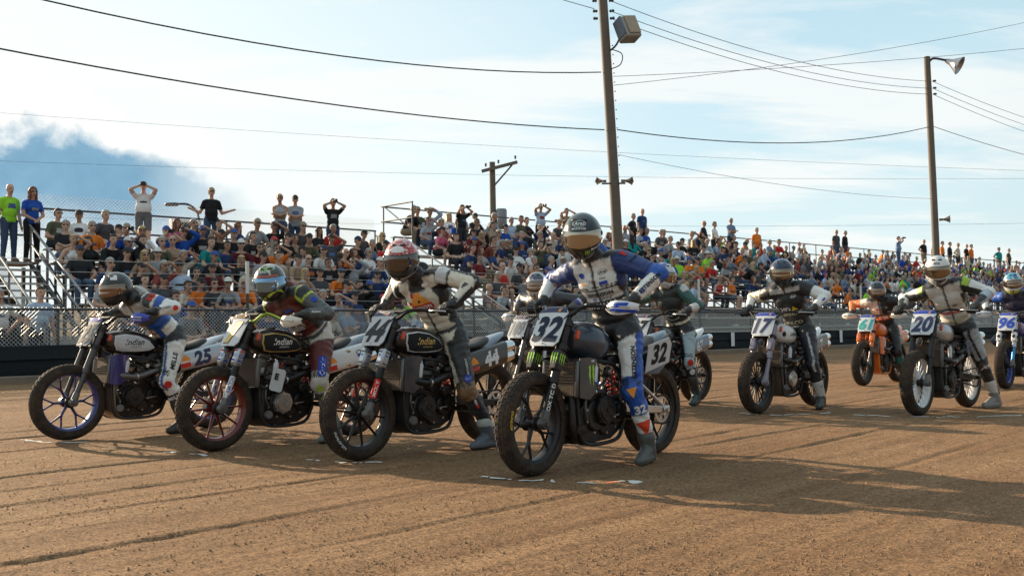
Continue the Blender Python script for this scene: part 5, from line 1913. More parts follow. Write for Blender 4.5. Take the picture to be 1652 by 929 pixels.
def glove_mesh(s):
    k = 'glove%d' % s
    if k not in MC:
        mb = glove_mb()
        if s < 0:
            mb.v = [(x, -y, z) for x, y, z in mb.v]
            mb.f = [f[::-1] for f in mb.f]
        v, f = remesh(mb, 0.0055, 2)
        MC[k] = mesh_np('glove', v, f)
    return MC[k]


def seg_dist(p, a, b):
    """distance of points p (n,3) to segment and parameter along it"""
    a, b = np.array(a), np.array(b)
    d = b - a
    t = np.clip(((p - a) @ d) / (d @ d), 0, 1)
    return np.linalg.norm(p - (a + t[:, None] * d), axis=1), t


def skeleton(sp, grip):
    """joint positions in the motorcycle's own frame"""
    J = {}
    J['P'] = V(*sp['pelvis']); J['S'] = V(*sp['sh']); J['H'] = V(*sp['head'])
    ax = (J['S'] - J['P']).normalized()
    yaw = R(sp.get('syaw', 6)); rol = R(sp.get('sroll', 4))
    lat = (V(-math.sin(yaw), math.cos(yaw), math.sin(rol)))
    lat = (lat - ax * lat.dot(ax)).normalized()
    J['ax'], J['lat'], J['fwd'] = ax, lat, lat.cross(ax).normalized()
    gx, gy, gz = grip
    for s, k in ((1, 'L'), (-1, 'R')):
        sh = J['S'] + lat * (0.195 * s) - ax * 0.02
        wr = V(gx - 0.095, gy * s, gz + 0.055) + V(*sp.get('wr' + k, (0, 0, 0)))
        J['sh' + k] = sh
        J['wr' + k] = wr
        J['el' + k] = ik(sh, wr, 0.30, 0.275, V(*sp.get('elp' + k, (-0.35, s * 1.0, 0.35))))
        if sp.get('el' + k): J['el' + k] = V(*sp['el' + k])
        hp = J['P'] + V(0.0, 0.095 * s, -0.05)
        J['hip' + k] = hp
    fl = sp.get('footL', (-0.24, 0.27))
    J['anL'] = V(fl[0] - 0.03, fl[1], 0.125)
    J['anR'] = V(*sp.get('anR', (-0.24, -0.20, 0.43)))
    J['knL'] = ik(J['hipL'], J['anL'], 0.44, 0.43, V(*sp.get('knpL', (1.0, 0.35, 0.0))))
    J['knR'] = ik(J['hipR'], J['anR'], 0.44, 0.43, V(1.0, -0.35, 0.2))
    return J


def suit_prims(J, k=1.0, head=False):
    mb = MB()
    F = Matrix((J['fwd'], J['lat'], J['ax'])).transposed()
    P, S = J['P'], J['S']
    def el(f, off, rad): mb.ell(P.lerp(S, f) + J['fwd'] * off, tuple(r * k for r in rad), F, 20, 14)
    el(0.0, -0.01, (0.130, 0.168, 0.120))
    el(0.22, -0.005, (0.122, 0.158, 0.14))
    el(0.45, 0.0, (0.122, 0.160, 0.15))
    el(0.72, 0.005, (0.140, 0.195, 0.15))
    el(0.93, -0.01, (0.118, 0.200, 0.095))
    if not head: el(1.02, -0.095, (0.055, 0.085, 0.12))
    mb.cone(S - J['ax'] * 0.03, S.lerp(J['H'], 0.5), 0.098 * k, 0.070 * k)
    for c in 'LR':
        mb.cone(J['sh' + c], J['el' + c], 0.083 * k, 0.063 * k)
        mb.cone(J['sh' + c].lerp(S, 0.35), J['sh' + c], 0.095 * k, 0.086 * k)
        mb.cone(J['el' + c], J['wr' + c], 0.064 * k, 0.043 * k)
        mb.ell(J['el' + c], (0.069 * k,) * 3)
        mb.cone(J['hip' + c], J['kn' + c], 0.108 * k, 0.076 * k)
        mb.cone(J['kn' + c], J['an' + c] + V(0, 0, 0.03), 0.074 * k, 0.050 * k)
        cal = J['kn' + c].lerp(J['an' + c], 0.32)
        mb.ell(cal - V(0.02, 0, 0), (0.068 * k, 0.062 * k, 0.10 * k))
        if not head: mb.ell(J['kn' + c] + V(0.018, 0, 0), (0.072, 0.070, 0.082))
    if head:
        mb.ell(J['H'], (0.10, 0.078, 0.12))
    return mb


def suit_info(J, v):
    bones = [('torso', J['P'], J['S'], 0.15)]
    for c in 'LR':
        bones += [('ua' + c, J['sh' + c], J['el' + c], 0.066), ('fa' + c, J['el' + c], J['wr' + c], 0.05), ('th' + c, J['hip' + c] - V(0, 0, 0.06), J['kn' + c], 0.09), ('sn' + c, J['kn' + c], J['an' + c], 0.06)]
    ds, ts = [], []
    for nm, a, b, r in bones:
        d, t = seg_dist(v, a, b)
        ds.append(d / r if nm == 'torso' else d / r * 1.0); ts.append(t)
    ds = np.array(ds); ts = np.array(ts)
    i = ds.argmin(0)
    reg = np.array([b[0] for b in bones])[i]
    t = ts[i, np.arange(len(v))]
    q = v - np.array(J['P'])
    h = q @ np.array(J['ax']) / (J['S'] - J['P']).length
    lat = q @ np.array(J['lat'])
    fw = q @ np.array(J['fwd'])
    # signed outward offset across limbs, and forward offset
    out = np.zeros(len(v)); fo = np.zeros(len(v))
    for n_, (nm, a, b, r) in enumerate(bones):
        m = i == n_
        if nm == 'torso' or not m.any(): continue
        a_, b_ = np.array(a), np.array(b)
        c = a_ + t[m][:, None] * (b_ - a_)
        d = v[m] - c
        s = 1 if nm[-1] == 'L' else -1
        out[m] = d[:, 1] * s / r
        fo[m] = d[:, 0] / r
    return dict(reg=reg, t=t, h=h, lat=lat, fw=fw, out=out, fo=fo, v=v)


WHT, CRM, BLK_, NVY, BLU = (0.76, 0.75, 0.72), (0.74, 0.68, 0.55), (0.013, 0.014, 0.016), (0.012, 0.028, 0.10), (0.016, 0.095, 0.42)


def boot_mesh(an, kn, ground, yaw, top_t):
    """boot from shaft to toe for an ankle, knee and heading; toe flat on its support"""
    mb = MB()
    f = V(math.cos(yaw), math.sin(yaw), 0)
    zb = ground
    top = an.lerp(kn, top_t)
    mb.cone(an + V(0, 0, -0.02), top, 0.054, 0.066)
    heel = V(an.x, an.y, zb + 0.045) - f * 0.045
    ball = V(an.x, an.y, zb + 0.040) + f * 0.13
    toe = V(an.x, an.y, zb + 0.034) + f * 0.185
    mb.cone(heel, V(an.x, an.y, an.z), 0.044, 0.052)
    mb.cone(heel, ball, 0.042, 0.046)
    mb.cone(V(an.x, an.y, an.z - 0.01), ball + V(0, 0, 0.012), 0.048, 0.040)
    mb.cone(ball, toe, 0.045, 0.033)
    mb.cone(heel + V(0, 0, -0.022), toe + V(0, 0, -0.014), 0.022, 0.020)
    v, fc = remesh(mb, 0.010, 3)
    v[:, 2] = np.maximum(v[:, 2], zb + 0.001 if zb < 0.1 else v[:, 2].min())
    return v, fc


def rider(sp, broot, grip):
    J = skeleton(sp, grip)
    # body under the leathers: one continuous mesh
    v, f = remesh(suit_prims(J, 0.80, True), 0.03, 2)
    body = inst('person', mesh_np('rider_body', v, f), M_SKIN)
    body.location = broot.location
    body.rotation_euler = broot.rotation_euler
    tag(body, sp['label'], 'person', 'motorcycle riders on the start grid')
    # leathers
    v, f = remesh(suit_prims(J), sp.get('voxel', 0.0120), 4)
    D = suit_info(J, v)
    # cloth folds at elbows, waist and knees
    me = mesh_np('racing_suit', v, f)
    nn = normals_np(me)
    for key, at_, wd in (('uaL', 1, .3), ('faL', 0, .3), ('uaR', 1, .3), ('faR', 0, .3), ('thL', 0, .35), ('thR', 0, .35)):
        m = D['reg'] == key
        if m.any():
            a = np.exp(-((D['t'][m] - at_) / wd) ** 2) * 0.0045
            v[m] += nn[m] * (a * np.sin(D['t'][m] * 42 + D['out'][m] * 2.0))[:, None]
    m = D['reg'] == 'torso'
    a = np.exp(-((D['h'][m] - 0.30) / .2) ** 2) * 0.005
    v[m] += nn[m] * (a * np.sin(D['h'][m] * 44 + D['lat'][m] * 12))[:, None]
    # random creases all over the leather, stronger on the limbs
    w1 = vnoise(v[:, 0] * 26 + v[:, 2] * 9 + 90, v[:, 1] * 20 + v[:, 2] * 30 + 90, 61) - 0.5
    w2 = vnoise(v[:, 0] * 14 + 40, v[:, 1] * 11 + v[:, 2] * 17 + 40, 62) - 0.5
    w3 = -np.abs(vnoise(v[:, 0] * 18 + v[:, 1] * 12 + 70, v[:, 2] * 34 + v[:, 1] * 10 + 70, 63) - 0.5) + 0.2
    v += nn * ((w1 * 0.007 + w2 * 0.010 + w3 * 0.012) * np.where(D['reg'] == 'torso', 0.7, 1.0))[:, None]
    me.vertices.foreach_set('co', v.astype(np.float32).ravel()); me.update()
    D['n'] = nn
    cols = np.tile(np.array(sp.get('base', WHT)), (len(v), 1))
    def put(mask, c): cols[mask] = c
    sp['suit'](D, put)
    dH = np.linalg.norm(v - np.array(J['H']), axis=1)
    put((D['reg'] == 'torso') & ((D['h'] > 1.10) | (dH < 0.155)) & (D['fw'] > -0.06), sp.get('collar', (0.03, 0.03, 0.035)))
    put((D['reg'] == 'torso') & (np.abs(D['lat']) < 0.007) & (D['fw'] > 0.03) & (D['h'] < 1.1), sp.get('zip', (0.02, 0.02, 0.022)))
    put((D['reg'] == 'torso') & (np.abs(D['h'] - 0.09) < 0.022), (0.03, 0.03, 0.032))
    for c_ in 'LR':
        put((D['reg'] == 'fa' + c_) & (D['t'] > 0.90), (0.03, 0.03, 0.032))
        put((D['reg'] == 'th' + c_) & (np.abs(((D['t'] * 30) % 1) - 0.5) < 0.2) & (D['t'] > 0.84) & (D['t'] < 0.98) & (D['fo'] > 0.1), (0.02, 0.02, 0.022))
    # stitched seams where panels of different colour meet
    ne = len(me.edges)
    ed = np.empty(ne * 2, np.int32); me.edges.foreach_get('vertices', ed); ed = ed.reshape(-1, 2)
    dif = np.abs(cols[ed[:, 0]] - cols[ed[:, 1]]).sum(1) > 0.04
    seam = np.zeros(len(v), bool); seam[ed[dif, 0]] = True
    cols[seam] *= 0.45
    set_cols(me, cols)
    suit = inst('racing_suit', me, M_LEATHER, body)
    bv = bvh_of(me)
    chest = J['P'].lerp(J['S'], 0.7)
    for it in sp.get('art', ()):
        g, mat, where, a, b, size = it[:6]
        kw = it[6] if len(it) > 6 else {}
        if where == 'chest':      # a lateral (+ rider's left), b fraction up the torso; reads from the front
            o = J['P'].lerp(J['S'], b) + J['lat'] * a + J['fwd'] * 0.2
            ex, ey = J['lat'], J['ax']
        else:                     # along a limb, seen from the front-left; a along the limb, b turn of the view
            p, q = {'faL': ('elL', 'wrL'), 'uaL': ('shL', 'elL'), 'thL': ('hipL', 'knL'), 'snL': ('knL', 'anL'), 'faR': ('elR', 'wrR'), 'uaR': ('shR', 'elR')}[where]
            p, q = J[p], J[q]
            view = V(math.cos(b), math.sin(b), kw.get('vz', 0.0)).normalized()
            dn = (p - q).normalized() if not kw.get('flip') else (q - p).normalized()
            if kw.get('cross'):
                ey = dn if dn.z > 0 else -dn
                ey = (ey - view * ey.dot(view)).normalized(); ex = ey.cross(view)
            else:
                ex = (dn - view * dn.dot(view)).normalized(); ey = view.cross(ex)
            o = p.lerp(q, a) + view * 0.15
        decal('suit_mark', g, mat, suit, o, ex, ey, size, bv, kw.get('lift', 0.009), 0.2, kw.get('width'))
    # helmet
    yw, pt, rl = (R(x) for x in sp.get('look', (25, -20, 0)))
    HM = Matrix.Translation(J['H']) @ Matrix.Rotation(yw, 4, 'Z') @ Matrix.Rotation(-pt, 4, 'Y') @ Matrix.Rotation(rl, 4, 'X') @ Matrix.Scale(1.09, 4)
    hme = HEL_MB.mesh('helmet', True, 0.9)
    hc = np.tile(np.array(sp['helm_base']), (len(HEL_INFO), 1))
    vv = np.array([tuple(p) for p in HEL_MB.v])
    sp['helm'](HEL_INFO[:, 0], HEL_INFO[:, 1], vv, lambda m, c: hc.__setitem__(m, c))
    hc[HEL_INFO[:, 1] < -1.2] = (0.02, 0.02, 0.02)
    set_cols(hme, hc)
    hl = inst('helmet', hme, M_HELM, body, HM)
    inst('visor_trim', shared('visor_trim', lambda: helm_patch(R(-86), R(86), R(-17), R(27), 0.0018), 0.6), M_TRIM, hl)
    inst('visor', shared('visor', lambda: helm_patch(R(-80), R(80), R(-14), R(24), 0.0052), 0.6), sp['visor'], hl)
    for s in (-1, 1):
        p = helmet_dir(R(82 * s), R(8))
        MB().lathe([(0.016, -0.004), (0.016, 0.006), (0.012, 0.009), (0.001, 0.009)], p, p.normalized(), 14).build('visor_pivot', M_TRIM, hl)
        p = helmet_dir(R(24 * s), R(58))
        MB().ell(p, (0.022, 0.012, 0.006), frame(p).to_3x3(), 12, 8).build('vent', M_TRIM, hl)
    p = helmet_dir(0, R(-33))
    MB().box(p, (0.012, 0.05, 0.014), frame(p).to_3x3() @ Matrix.Rotation(R(90), 3, 'Y'), 0.004).build('chin_vent', M_TRIM, hl)
    sv = [helmet_dir(R(180 + a_), R(16)) for a_ in (-34, -18, 0, 18, 34)]
    sm = MB().loft([[p * 0.98, p * 1.05 + V(-0.010, 0, 0.004), p * 1.05 + V(-0.010, 0, -0.004), p * 0.97 - V(0, 0, 0.02)] for p in sv])
    sm.build('spoiler', M_TRIM, hl)
    for txt, mat, az_, el_, size in sp.get('helm_art', ()):
        c = helmet_dir(R(az_), R(el_))
        n_ = c.normalized()
        ex = V(0, 0, 1).cross(n_).normalized()
        decal('helmet_mark', text_geo(txt, 0.02, 0.15) if isinstance(txt, str) else txt, mat, hl, c, ex, n_.cross(ex), size, HEL_BVH, 0.002, 0.1)
    # gloves
    gx, gy, gz = grip
    for s, c in ((1, 'L'), (-1, 'R')):
        g = V(gx - 0.005, gy * s, gz)
        back = (J['wr' + c] - g); back.z = 0
        yw_ = math.atan2(-back.y, -back.x)
        inst('glove', glove_mesh(s), sp.get('glove' + c, M_GLOVE), body, Matrix.Translation(g) @ Matrix.Rotation(yw_ * 0.6, 4, 'Z'))
    # boots
    for c, gnd, yw_ in (('L', 0.0, sp.get('footyaw', R(12))), ('R', 0.345, R(-8))):
        v, f = boot_mesh(J['an' + c], J['kn' + c], gnd if c == 'L' else J['an' + c].z - 0.10, yw_, sp.get('boot_top', 0.5))
        me = mesh_np('boot', v, f)
        cb = np.tile(np.array(sp.get('boot', (0.05, 0.055, 0.055))), (len(v), 1))
        if sp.get('boot_fn'): sp['boot_fn'](v, J['an' + c], lambda m, cc: cb.__setitem__(m, cc))
        set_cols(me, cb)
        inst('boot', me, M_BOOT, body)
    return body

# ------------------------------------------------------------------ the start grid: motorcycles and riders
def vis(name, c, metal=0.92, rough=0.04):
    return pm('visor_' + name, c, rough, metal, 0.12, 5, coat=0.4, dust=0.03)


VG, VS, VC, VB = vis('gold', (0.26, 0.20, 0.14)), vis('silver', (0.42, 0.37, 0.30)), vis('copper', (0.24, 0.175, 0.135)), vis('blue', (0.20, 0.34, 0.50))
VSM = vis('smoke', (0.12, 0.11, 0.105))
ARAI = merge_geo((text_geo('Arai', 0.02, 0.25), 0, 0, 1.0))


def oval_ring(w_, h_, th):
    n = 28
    vs, fs = [], []
    for k in range(n):
        a = 2 * math.pi * k / n
        for q in (1, 1 - th):
            vs.append((w_ / 2 * math.cos(a) * q, h_ / 2 * math.sin(a) * q))
    for k in range(n):
        j = (k + 1) % n
        fs.append((2 * k, 2 * j, 2 * j + 1, 2 * k + 1))
    return (np.array(vs), [f[::-1] for f in fs])


ARAI_O = merge_geo((text_geo('Arai', 0.02, 0.25), 0, 0, 1.0), (oval_ring(3.3, 1.9, 0.10), 0, 0, 1.0))
CHEV = merge_geo(*[(poly_geo([(0.0, 0.0), (0.45, 0.5), (0.62, 0.5), (0.25, 0.0), (0.62, -0.5), (0.45, -0.5)]), dx, 0, 1.0) for dx in (-0.3, 0.15)])
TRI = poly_geo([(-0.5, -0.4), (0.5, -0.4), (0.0, 0.55)])
TRID = poly_geo([(-0.5, 0.45), (0.0, -0.55), (0.5, 0.45)])
DOT = poly_geo([(0.5 * math.cos(2 * math.pi * k / 20), 0.5 * math.sin(2 * math.pi * k / 20)) for k in range(20)])
BAR = poly_geo(rrect(1.0, 0.4, 0.08))
SQ = poly_geo(rrect(1.0, 1.0, 0.12))
DOME = poly_geo([(-0.5, -0.1), (0.5, -0.1), (0.34, 0.22), (0.14, 0.44), (0.0, 0.52), (-0.14, 0.44), (-0.34, 0.22)])
TX = text_geo


def badge(fill, line, txtmat, sub=True):
    """teardrop tank badge with script lettering on the left side"""
    def f(tk, bv):
        out_ = [(0.20, 0.075), (0.10, 0.088), (-0.02, 0.070), (-0.13, 0.022), (-0.205, -0.045), (-0.14, -0.070), (0.0, -0.078), (0.13, -0.075), (0.185, -0.062), (0.212, 0.0)]
        out_ = [(-x, y) for x, y in out_][::-1]
        c = V(0.135, 0.3, 0.868)
        for s in (1, -1):
            ex, ey = V(-1 * s, 0, 0), V(0, 0, 1)
            oo = out_ if s > 0 else [(-x, y) for x, y in out_][::-1]
            cc = V(c.x, c.y * s, c.z)
            decal('badge_border', poly_geo(oo, 0.018), line, tk, cc, ex, ey, 1.0, bv, 0.002)
            decal('badge', poly_geo([(x * 0.95, y * 0.90) for x, y in oo], 0.018), fill, tk, cc, ex, ey, 1.0, bv, 0.0036)
            decal('badge_lettering', TX('Indian', 0.015, 0.35), txtmat, tk, cc + V(0.02, 0, 0.012), ex, ey, 0.056, bv, 0.0052)
            if sub: decal('badge_lettering', TX('MOTORCYCLE', 0.02, 0.1), txtmat, tk, cc + V(0.01, 0, -0.034), ex, ey, 0.011, bv, 0.0052)
    return f


def shield_marks(items):
    def f(sh, s, c):
        F = Matrix.Rotation(math.atan2(FORK_D.x, FORK_D.z), 3, 'Y')
        fwd = F @ V(1, 0, 0)
        for g, mat, dx, dy, sz in items:
            decal('shield_mark', g, mat, sh, c + fwd * 0.041 + V(0, dx, 0) + FORK_D * dy, V(0, 1, 0), FORK_D, sz)
            decal('shield_mark', g, mat, sh, c + V(0, 0.038, 0) + fwd * (-dx) + FORK_D * dy, -fwd, FORK_D, sz)
    return f


MISSION = lambda k=1.0: ((DOME, M_ORANGE, 0.115, -0.012, 0.11 * k), (poly_geo(rrect(1.0, 0.36, 0.06)), M_REDINK, 0.115, -0.045, 0.115 * k))


def num_art(num, mat, ox=-0.10, sz=0.14, sh=0.15, bold=0.04, oy=0.0):
    return (TX(num, bold, sh), mat, ox, oy, sz)


P_BLACK = paint('black', (0.014, 0.014, 0.016))
P_NAVY = paint('slate_navy', (0.028, 0.045, 0.075), 0.2)
P_ORANGE = paint('orange', (0.72, 0.16, 0.02))
P_BLUE = paint('blue', (0.016, 0.035, 0.22))
P_PURPLE = paint('purple_blue', (0.035, 0.030, 0.16), 0.3)
P_WHITE = paint('white', (0.68, 0.69, 0.70))
P_SLATE = paint('slate', (0.16, 0.19, 0.24), 0.3)
P_SILVER = paint('silver', (0.42, 0.45, 0.49), 0.6)
P_DKRED = paint('dark_red', (0.16, 0.014, 0.014), 0.3)
P_BROWN = paint('bronze', (0.12, 0.085, 0.06), 0.3, dust=0.3)
M_GUNM = pm('gunmetal', (0.085, 0.085, 0.09), 0.35, 0.7, 0.15, dust=0.25)
M_LILAC = pm('fork_lilac', (0.26, 0.24, 0.30), 0.4, 0.4, 0.15, dust=0.25)
M_TEAL = pm('ink_teal', (0.01, 0.33, 0.30), 0.5)
M_NAVYINK = pm('ink_navy', (0.014, 0.022, 0.085), 0.5)
M_CREAMG = pm('guard_cream', (0.72, 0.68, 0.58), 0.45, 0, 0.1, dust=0.2)
M_BLUEG = pm('guard_blue', (0.035, 0.06, 0.42), 0.4, 0, 0.1, coat=0.3)
M_LIMEP = pm('lime_plastic', (0.42, 0.62, 0.05), 0.5, 0, 0.1)
GREYINK = pm('ink_grey', (0.13, 0.13, 0.135), 0.5, 0, 0.05)

BIKES = {}


def mk(num, spec):
    spec['num'] = num
    BIKES[num] = (bike(spec), spec.get('grip', (0.20, 0.405, 1.11)))


# ---- 32: slate blue Yamaha-type twin
def art32(tk, bv):
    decal('tank_mark', BAR, M_PLATE, tk, V(0.05, 0.3, 0.935), V(-1, 0, -0.3), V(-0.3, 0, 1), 0.09, bv, 0.002)
    decal('tank_mark', TX('MR8', 0.02), M_INK, tk, V(0.05, 0.3, 0.935), V(-1, 0, -0.3), V(-0.3, 0, 1), 0.02, bv, 0.0035)


mk('32', dict(fc=(0.12, 6.62), label='slate blue motorcycle with number plate 32 and green claw marks, nearest the camera', kind='y', body=P_NAVY, spoke='Y', nsp=5, rim=M_BLK, spm=M_BLK, spin=0.35,
              fork_up=M_BLKM, fork_lo=M_BLK, clamp=M_GUNM, shield=M_BLK, shield_art=shield_marks([(claws(), M_GREEN, 0, 0.005, 0.085)]), slider_txt=('FOX TC DRT', M_WINK, None),
              numm=pm('ink_slate', (0.022, 0.032, 0.055), 0.75, 0, 0.05, spec=0.15), head=M_NAVYINK, swing=M_SILV, rad_panel=M_GUNM, guard=P_WHITE, steer=R(3), letters=('DUNLOP', M_YEL, R(28), 0.022),
              guard_txt=((merge_geo((BAR, 0, 0.18, 1.0), (poly_geo([(-0.9, -0.1), (0.7, -0.3), (0.9, -0.12), (-0.5, 0.05)]), 0, -0.1, 1.2)), M_BLUEINK, 0.0, 0.085), ('YAMAHA', M_BLUEINK, -0.03, 0.014)),
              rad_art=lambda o, bv: (decal('panel_mark', claws(), M_GREEN, o, V(0.31, 0.4, 0.645), V(-1, 0.1, 0), V(0, 0, 1), 0.15, bv, 0.002, 0.3),
                                     decal('panel_mark', TX('MBE', 0.03), M_WINK, o, V(0.31, 0.4, 0.745), V(-1, 0.1, 0), V(0, 0, 1), 0.016, bv, 0.002, 0.3),
                                     decal('panel_mark', DOT, M_BLUEINK, o, V(0.265, 0.4, 0.60), V(-1, 0.1, 0), V(0, 0, 1), 0.035, bv, 0.002, 0.3)),
              tank_art=art32))
# ---- 44
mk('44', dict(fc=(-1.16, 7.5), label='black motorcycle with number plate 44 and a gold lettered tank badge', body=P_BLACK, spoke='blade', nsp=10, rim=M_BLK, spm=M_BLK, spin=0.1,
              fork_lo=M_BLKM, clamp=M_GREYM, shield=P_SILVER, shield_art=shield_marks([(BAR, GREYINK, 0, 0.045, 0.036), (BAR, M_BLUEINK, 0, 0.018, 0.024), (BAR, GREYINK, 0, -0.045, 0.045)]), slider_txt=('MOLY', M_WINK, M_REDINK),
              letters=('DUNLOP DT4', M_WINK, R(-32), 0.020), numm=pm('ink_dark_grey', (0.05, 0.05, 0.055), 0.75, 0, 0.05, spec=0.15), plate_bg=pm('plate_white_shaded', (0.50, 0.52, 0.54), 0.75, 0, 0.08, 12, dust=0.1, spec=0.15), head=M_NAVYINK, shear=0.28, tank_art=badge(M_INK, M_WINK, M_GOLD), rad_panel=M_GUNM, panel=paint('dark_brown', (0.035, 0.024, 0.018)),  # white plate darkened: its local shade is put into the colour
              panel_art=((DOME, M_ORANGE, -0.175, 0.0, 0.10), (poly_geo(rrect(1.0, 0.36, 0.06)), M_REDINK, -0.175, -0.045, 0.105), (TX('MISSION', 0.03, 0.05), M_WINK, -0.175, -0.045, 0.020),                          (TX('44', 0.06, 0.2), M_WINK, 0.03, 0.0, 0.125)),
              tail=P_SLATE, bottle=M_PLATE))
# ---- 1
mk('1', dict(fc=(-2.44, 8.17), label='black motorcycle with a gold number 1 plate, dark red rims and a silver engine cover', body=P_BLACK, spoke='blade', nsp=10, rim=P_DKRED, spm=P_DKRED, spin=0.3,
             fork_up=M_BLKM, fork_lo=M_SILV, clamp=M_GREYM, shield=P_SILVER, shield_art=shield_marks([(BAR, M_REDINK, 0, 0.052, 0.036), (oval_ring(1.2, 0.8, 0.3), M_BLUEINK, 0, 0.012, 0.036), (BAR, M_BLUEINK, 0, -0.030, 0.036), (BAR, GREYINK, 0, -0.055, 0.036)]),
             slider_txt=('SMITH', M_BLUEINK, P_WHITE), numm=M_GOLD, outline=M_BROWNINK, bold=0.05, wide=1.3, head=M_BROWNINK, shear=0.3, tank_art=badge(M_INK, M_GOLD, M_WINK), cover=M_SILV, panel=P_WHITE, guard=M_CREAMG, guard_both=True,
             barm=M_LIMEP, grip=(0.22, 0.40, 1.055),
             panel_art=((DOME, M_ORANGE, -0.18, 0.0, 0.09), (poly_geo(rrect(1.0, 0.5, 0.06)), M_REDINK, -0.18, -0.05, 0.09), (TX('1', 0.06, 0.25), M_GOLD, -0.02, 0.005, 0.14), (TX('1', 0.06, 0.25), M_INK, 0.0, -0.004, 0.13), (BAR, M_BLUEINK, 0.12, 0.0, 0.05), (oval_ring(1, 0.7, 0.3), M_NAVYINK, 0.11, 0.03, 0.06)),
             extra=lambda r: decal('pit_board', poly_geo(rrect(1.0, 1.6, 0.2)), M_PLATE, r, V(0.26, 0.215, 0.56), V(-1, 0.15, -0.3), V(-0.3, 0, 1), 0.12) and
             decal('pit_mark', TX('E', 0.06), M_INK, r, V(0.27, 0.22, 0.59), V(-1, 0.15, -0.3), V(-0.3, 0, 1), 0.055), tail=P_SLATE))
# ---- 25
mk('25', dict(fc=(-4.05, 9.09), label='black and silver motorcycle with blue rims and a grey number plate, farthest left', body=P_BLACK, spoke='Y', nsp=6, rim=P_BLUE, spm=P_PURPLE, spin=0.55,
              fork_up=M_GUNM, fork_lo=M_GUNM, clamp=M_GREYM, numm=pm('ink_pale_grey', (0.045, 0.05, 0.06), 0.75, 0, 0.05, spec=0.15), plate_bg=pm('plate_white_deep_shade', (0.26, 0.28, 0.30), 0.75, 0, 0.08, 12, dust=0.1, spec=0.15), head=M_BLUEINK, shear=0.25, tank_art=badge(M_PLATE, M_WINK, M_INK), rad_panel=P_PURPLE, skid=P_BROWN,  # plate colour carries the shade it stands in, deeper than on 44
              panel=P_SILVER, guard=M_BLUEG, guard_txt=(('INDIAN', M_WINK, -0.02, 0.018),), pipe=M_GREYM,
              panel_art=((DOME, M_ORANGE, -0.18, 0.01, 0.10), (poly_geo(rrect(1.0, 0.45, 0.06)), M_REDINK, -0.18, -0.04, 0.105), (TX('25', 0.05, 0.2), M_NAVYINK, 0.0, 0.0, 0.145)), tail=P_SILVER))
# ---- second row
mk('109', dict(fc=(-0.06, 11.71), label='grey motorcycle with number plate 109, half hidden behind the wheel of number 32', body=P_SLATE, spoke='wire', nsp=20, rim=M_BLK, spm=M_BLK, fork_up=M_GUNM, numm=GREYINK, head=M_NAVYINK,
               guard=P_WHITE, guard_both=True, guard_txt=((BAR, M_BLUEINK, 0.0, 0.12),), panel=P_SLATE, panel_art=(num_art('109', M_WINK, 0, 0.10),)))
mk('67', dict(fc=(1.40, 11.76), label='dark motorcycle with a 67 side panel, behind the rear wheel of number 32', body=P_BLACK, spoke='wire', nsp=20, rim=M_BLK, spm=M_BLK, fork_up=M_GUNM, numm=M_INK, head=M_NAVYINK, panel=P_SLATE,
              panel_art=((DOT, M_REDINK, -0.16, 0, 0.07), num_art('67', M_WINK, 0.02, 0.13)), tail=P_WHITE))
mk('17', dict(fc=(2.69, 11.03), label='black motorcycle with a navy number 17 on a white plate', body=P_WHITE, spoke='wire', nsp=20, rim=M_BLK, spm=M_BLK, fork_up=M_LILAC, fork_lo=M_LILAC, clamp=M_LILAC, shield=M_LILAC,
              shield_art=shield_marks([]), numm=M_NAVYINK, shear=0.2, panel=P_BROWN, tail=P_WHITE, cover=M_SILV, skid=P_BROWN,
              panel_art=((poly_geo([(-0.06, -0.8), (0.06, -0.8), (0.26, 0.8), (0.14, 0.8)]), M_WINK, -0.10, 0, 0.12), num_art('17', M_WINK, 0.04, 0.13)),
              tank_art=lambda tk, bv: (decal('tank_mark', DOT, M_INK, tk, V(0.30, 0.3, 0.87), V(-1, 0, 0), V(0, 0, 1), 0.06, bv, 0.002), decal('tank_mark', TX('Indian', 0.015, 0.35), M_INK, tk, V(0.10, 0.3, 0.87), V(-1, 0, 0), V(0, 0, 1), 0.05, bv, 0.002))))
mk('20', dict(fc=(4.29, 10.6), phi=44.0, label='black motorcycle with a navy number 20 plate and white front wheel', body=P_SILVER, spoke='wire', nsp=20, rim=P_WHITE, spm=P_WHITE, fork_up=M_BLKM, fork_lo=M_BLKM, numm=M_NAVYINK, shear=0.2, head=M_BLUEINK,
              panel=P_SILVER, panel_art=(num_art('20', M_NAVYINK, 0, 0.13), (BAR, M_BLUEINK, -0.15, 0, 0.09)), tail=P_SLATE))
# ---- third row
mk('61', dict(fc=(5.52, 15.75), label='orange motorcycle with a teal number 61 on its plate', body=P_ORANGE, spoke='wire', nsp=20, rim=M_BLK, spm=M_BLK, fork_up=P_ORANGE, fork_lo=M_GUNM, shield=P_ORANGE, shield_art=shield_marks([]), frame=P_ORANGE, skid=P_ORANGE,
              numm=M_TEAL, panel=P_ORANGE, guard=M_CREAMG, guard_both=True, rad_panel=P_ORANGE, panel_art=(num_art('61', M_TEAL, 0, 0.13),), tail=P_ORANGE))
mk('96', dict(fc=(7.22, 14.65), label='blue motorcycle with a royal blue number 96 plate, cut by the right edge', body=P_BLUE, spoke='wire', nsp=20, rim=P_BLUE, spm=M_BLKM, fork_up=P_SILVER, fork_lo=pm('fork_blue', (0.05, 0.25, 0.5), 0.35, 0.6), numm=M_BLUEINK, panel=P_BLUE,
              guard=P_WHITE, guard_both=True, shield=P_WHITE, shield_art=shield_marks([(DOT, M_INK, 0, 0, 0.05)]), panel_art=(num_art('96', M_WINK, 0, 0.13),)))


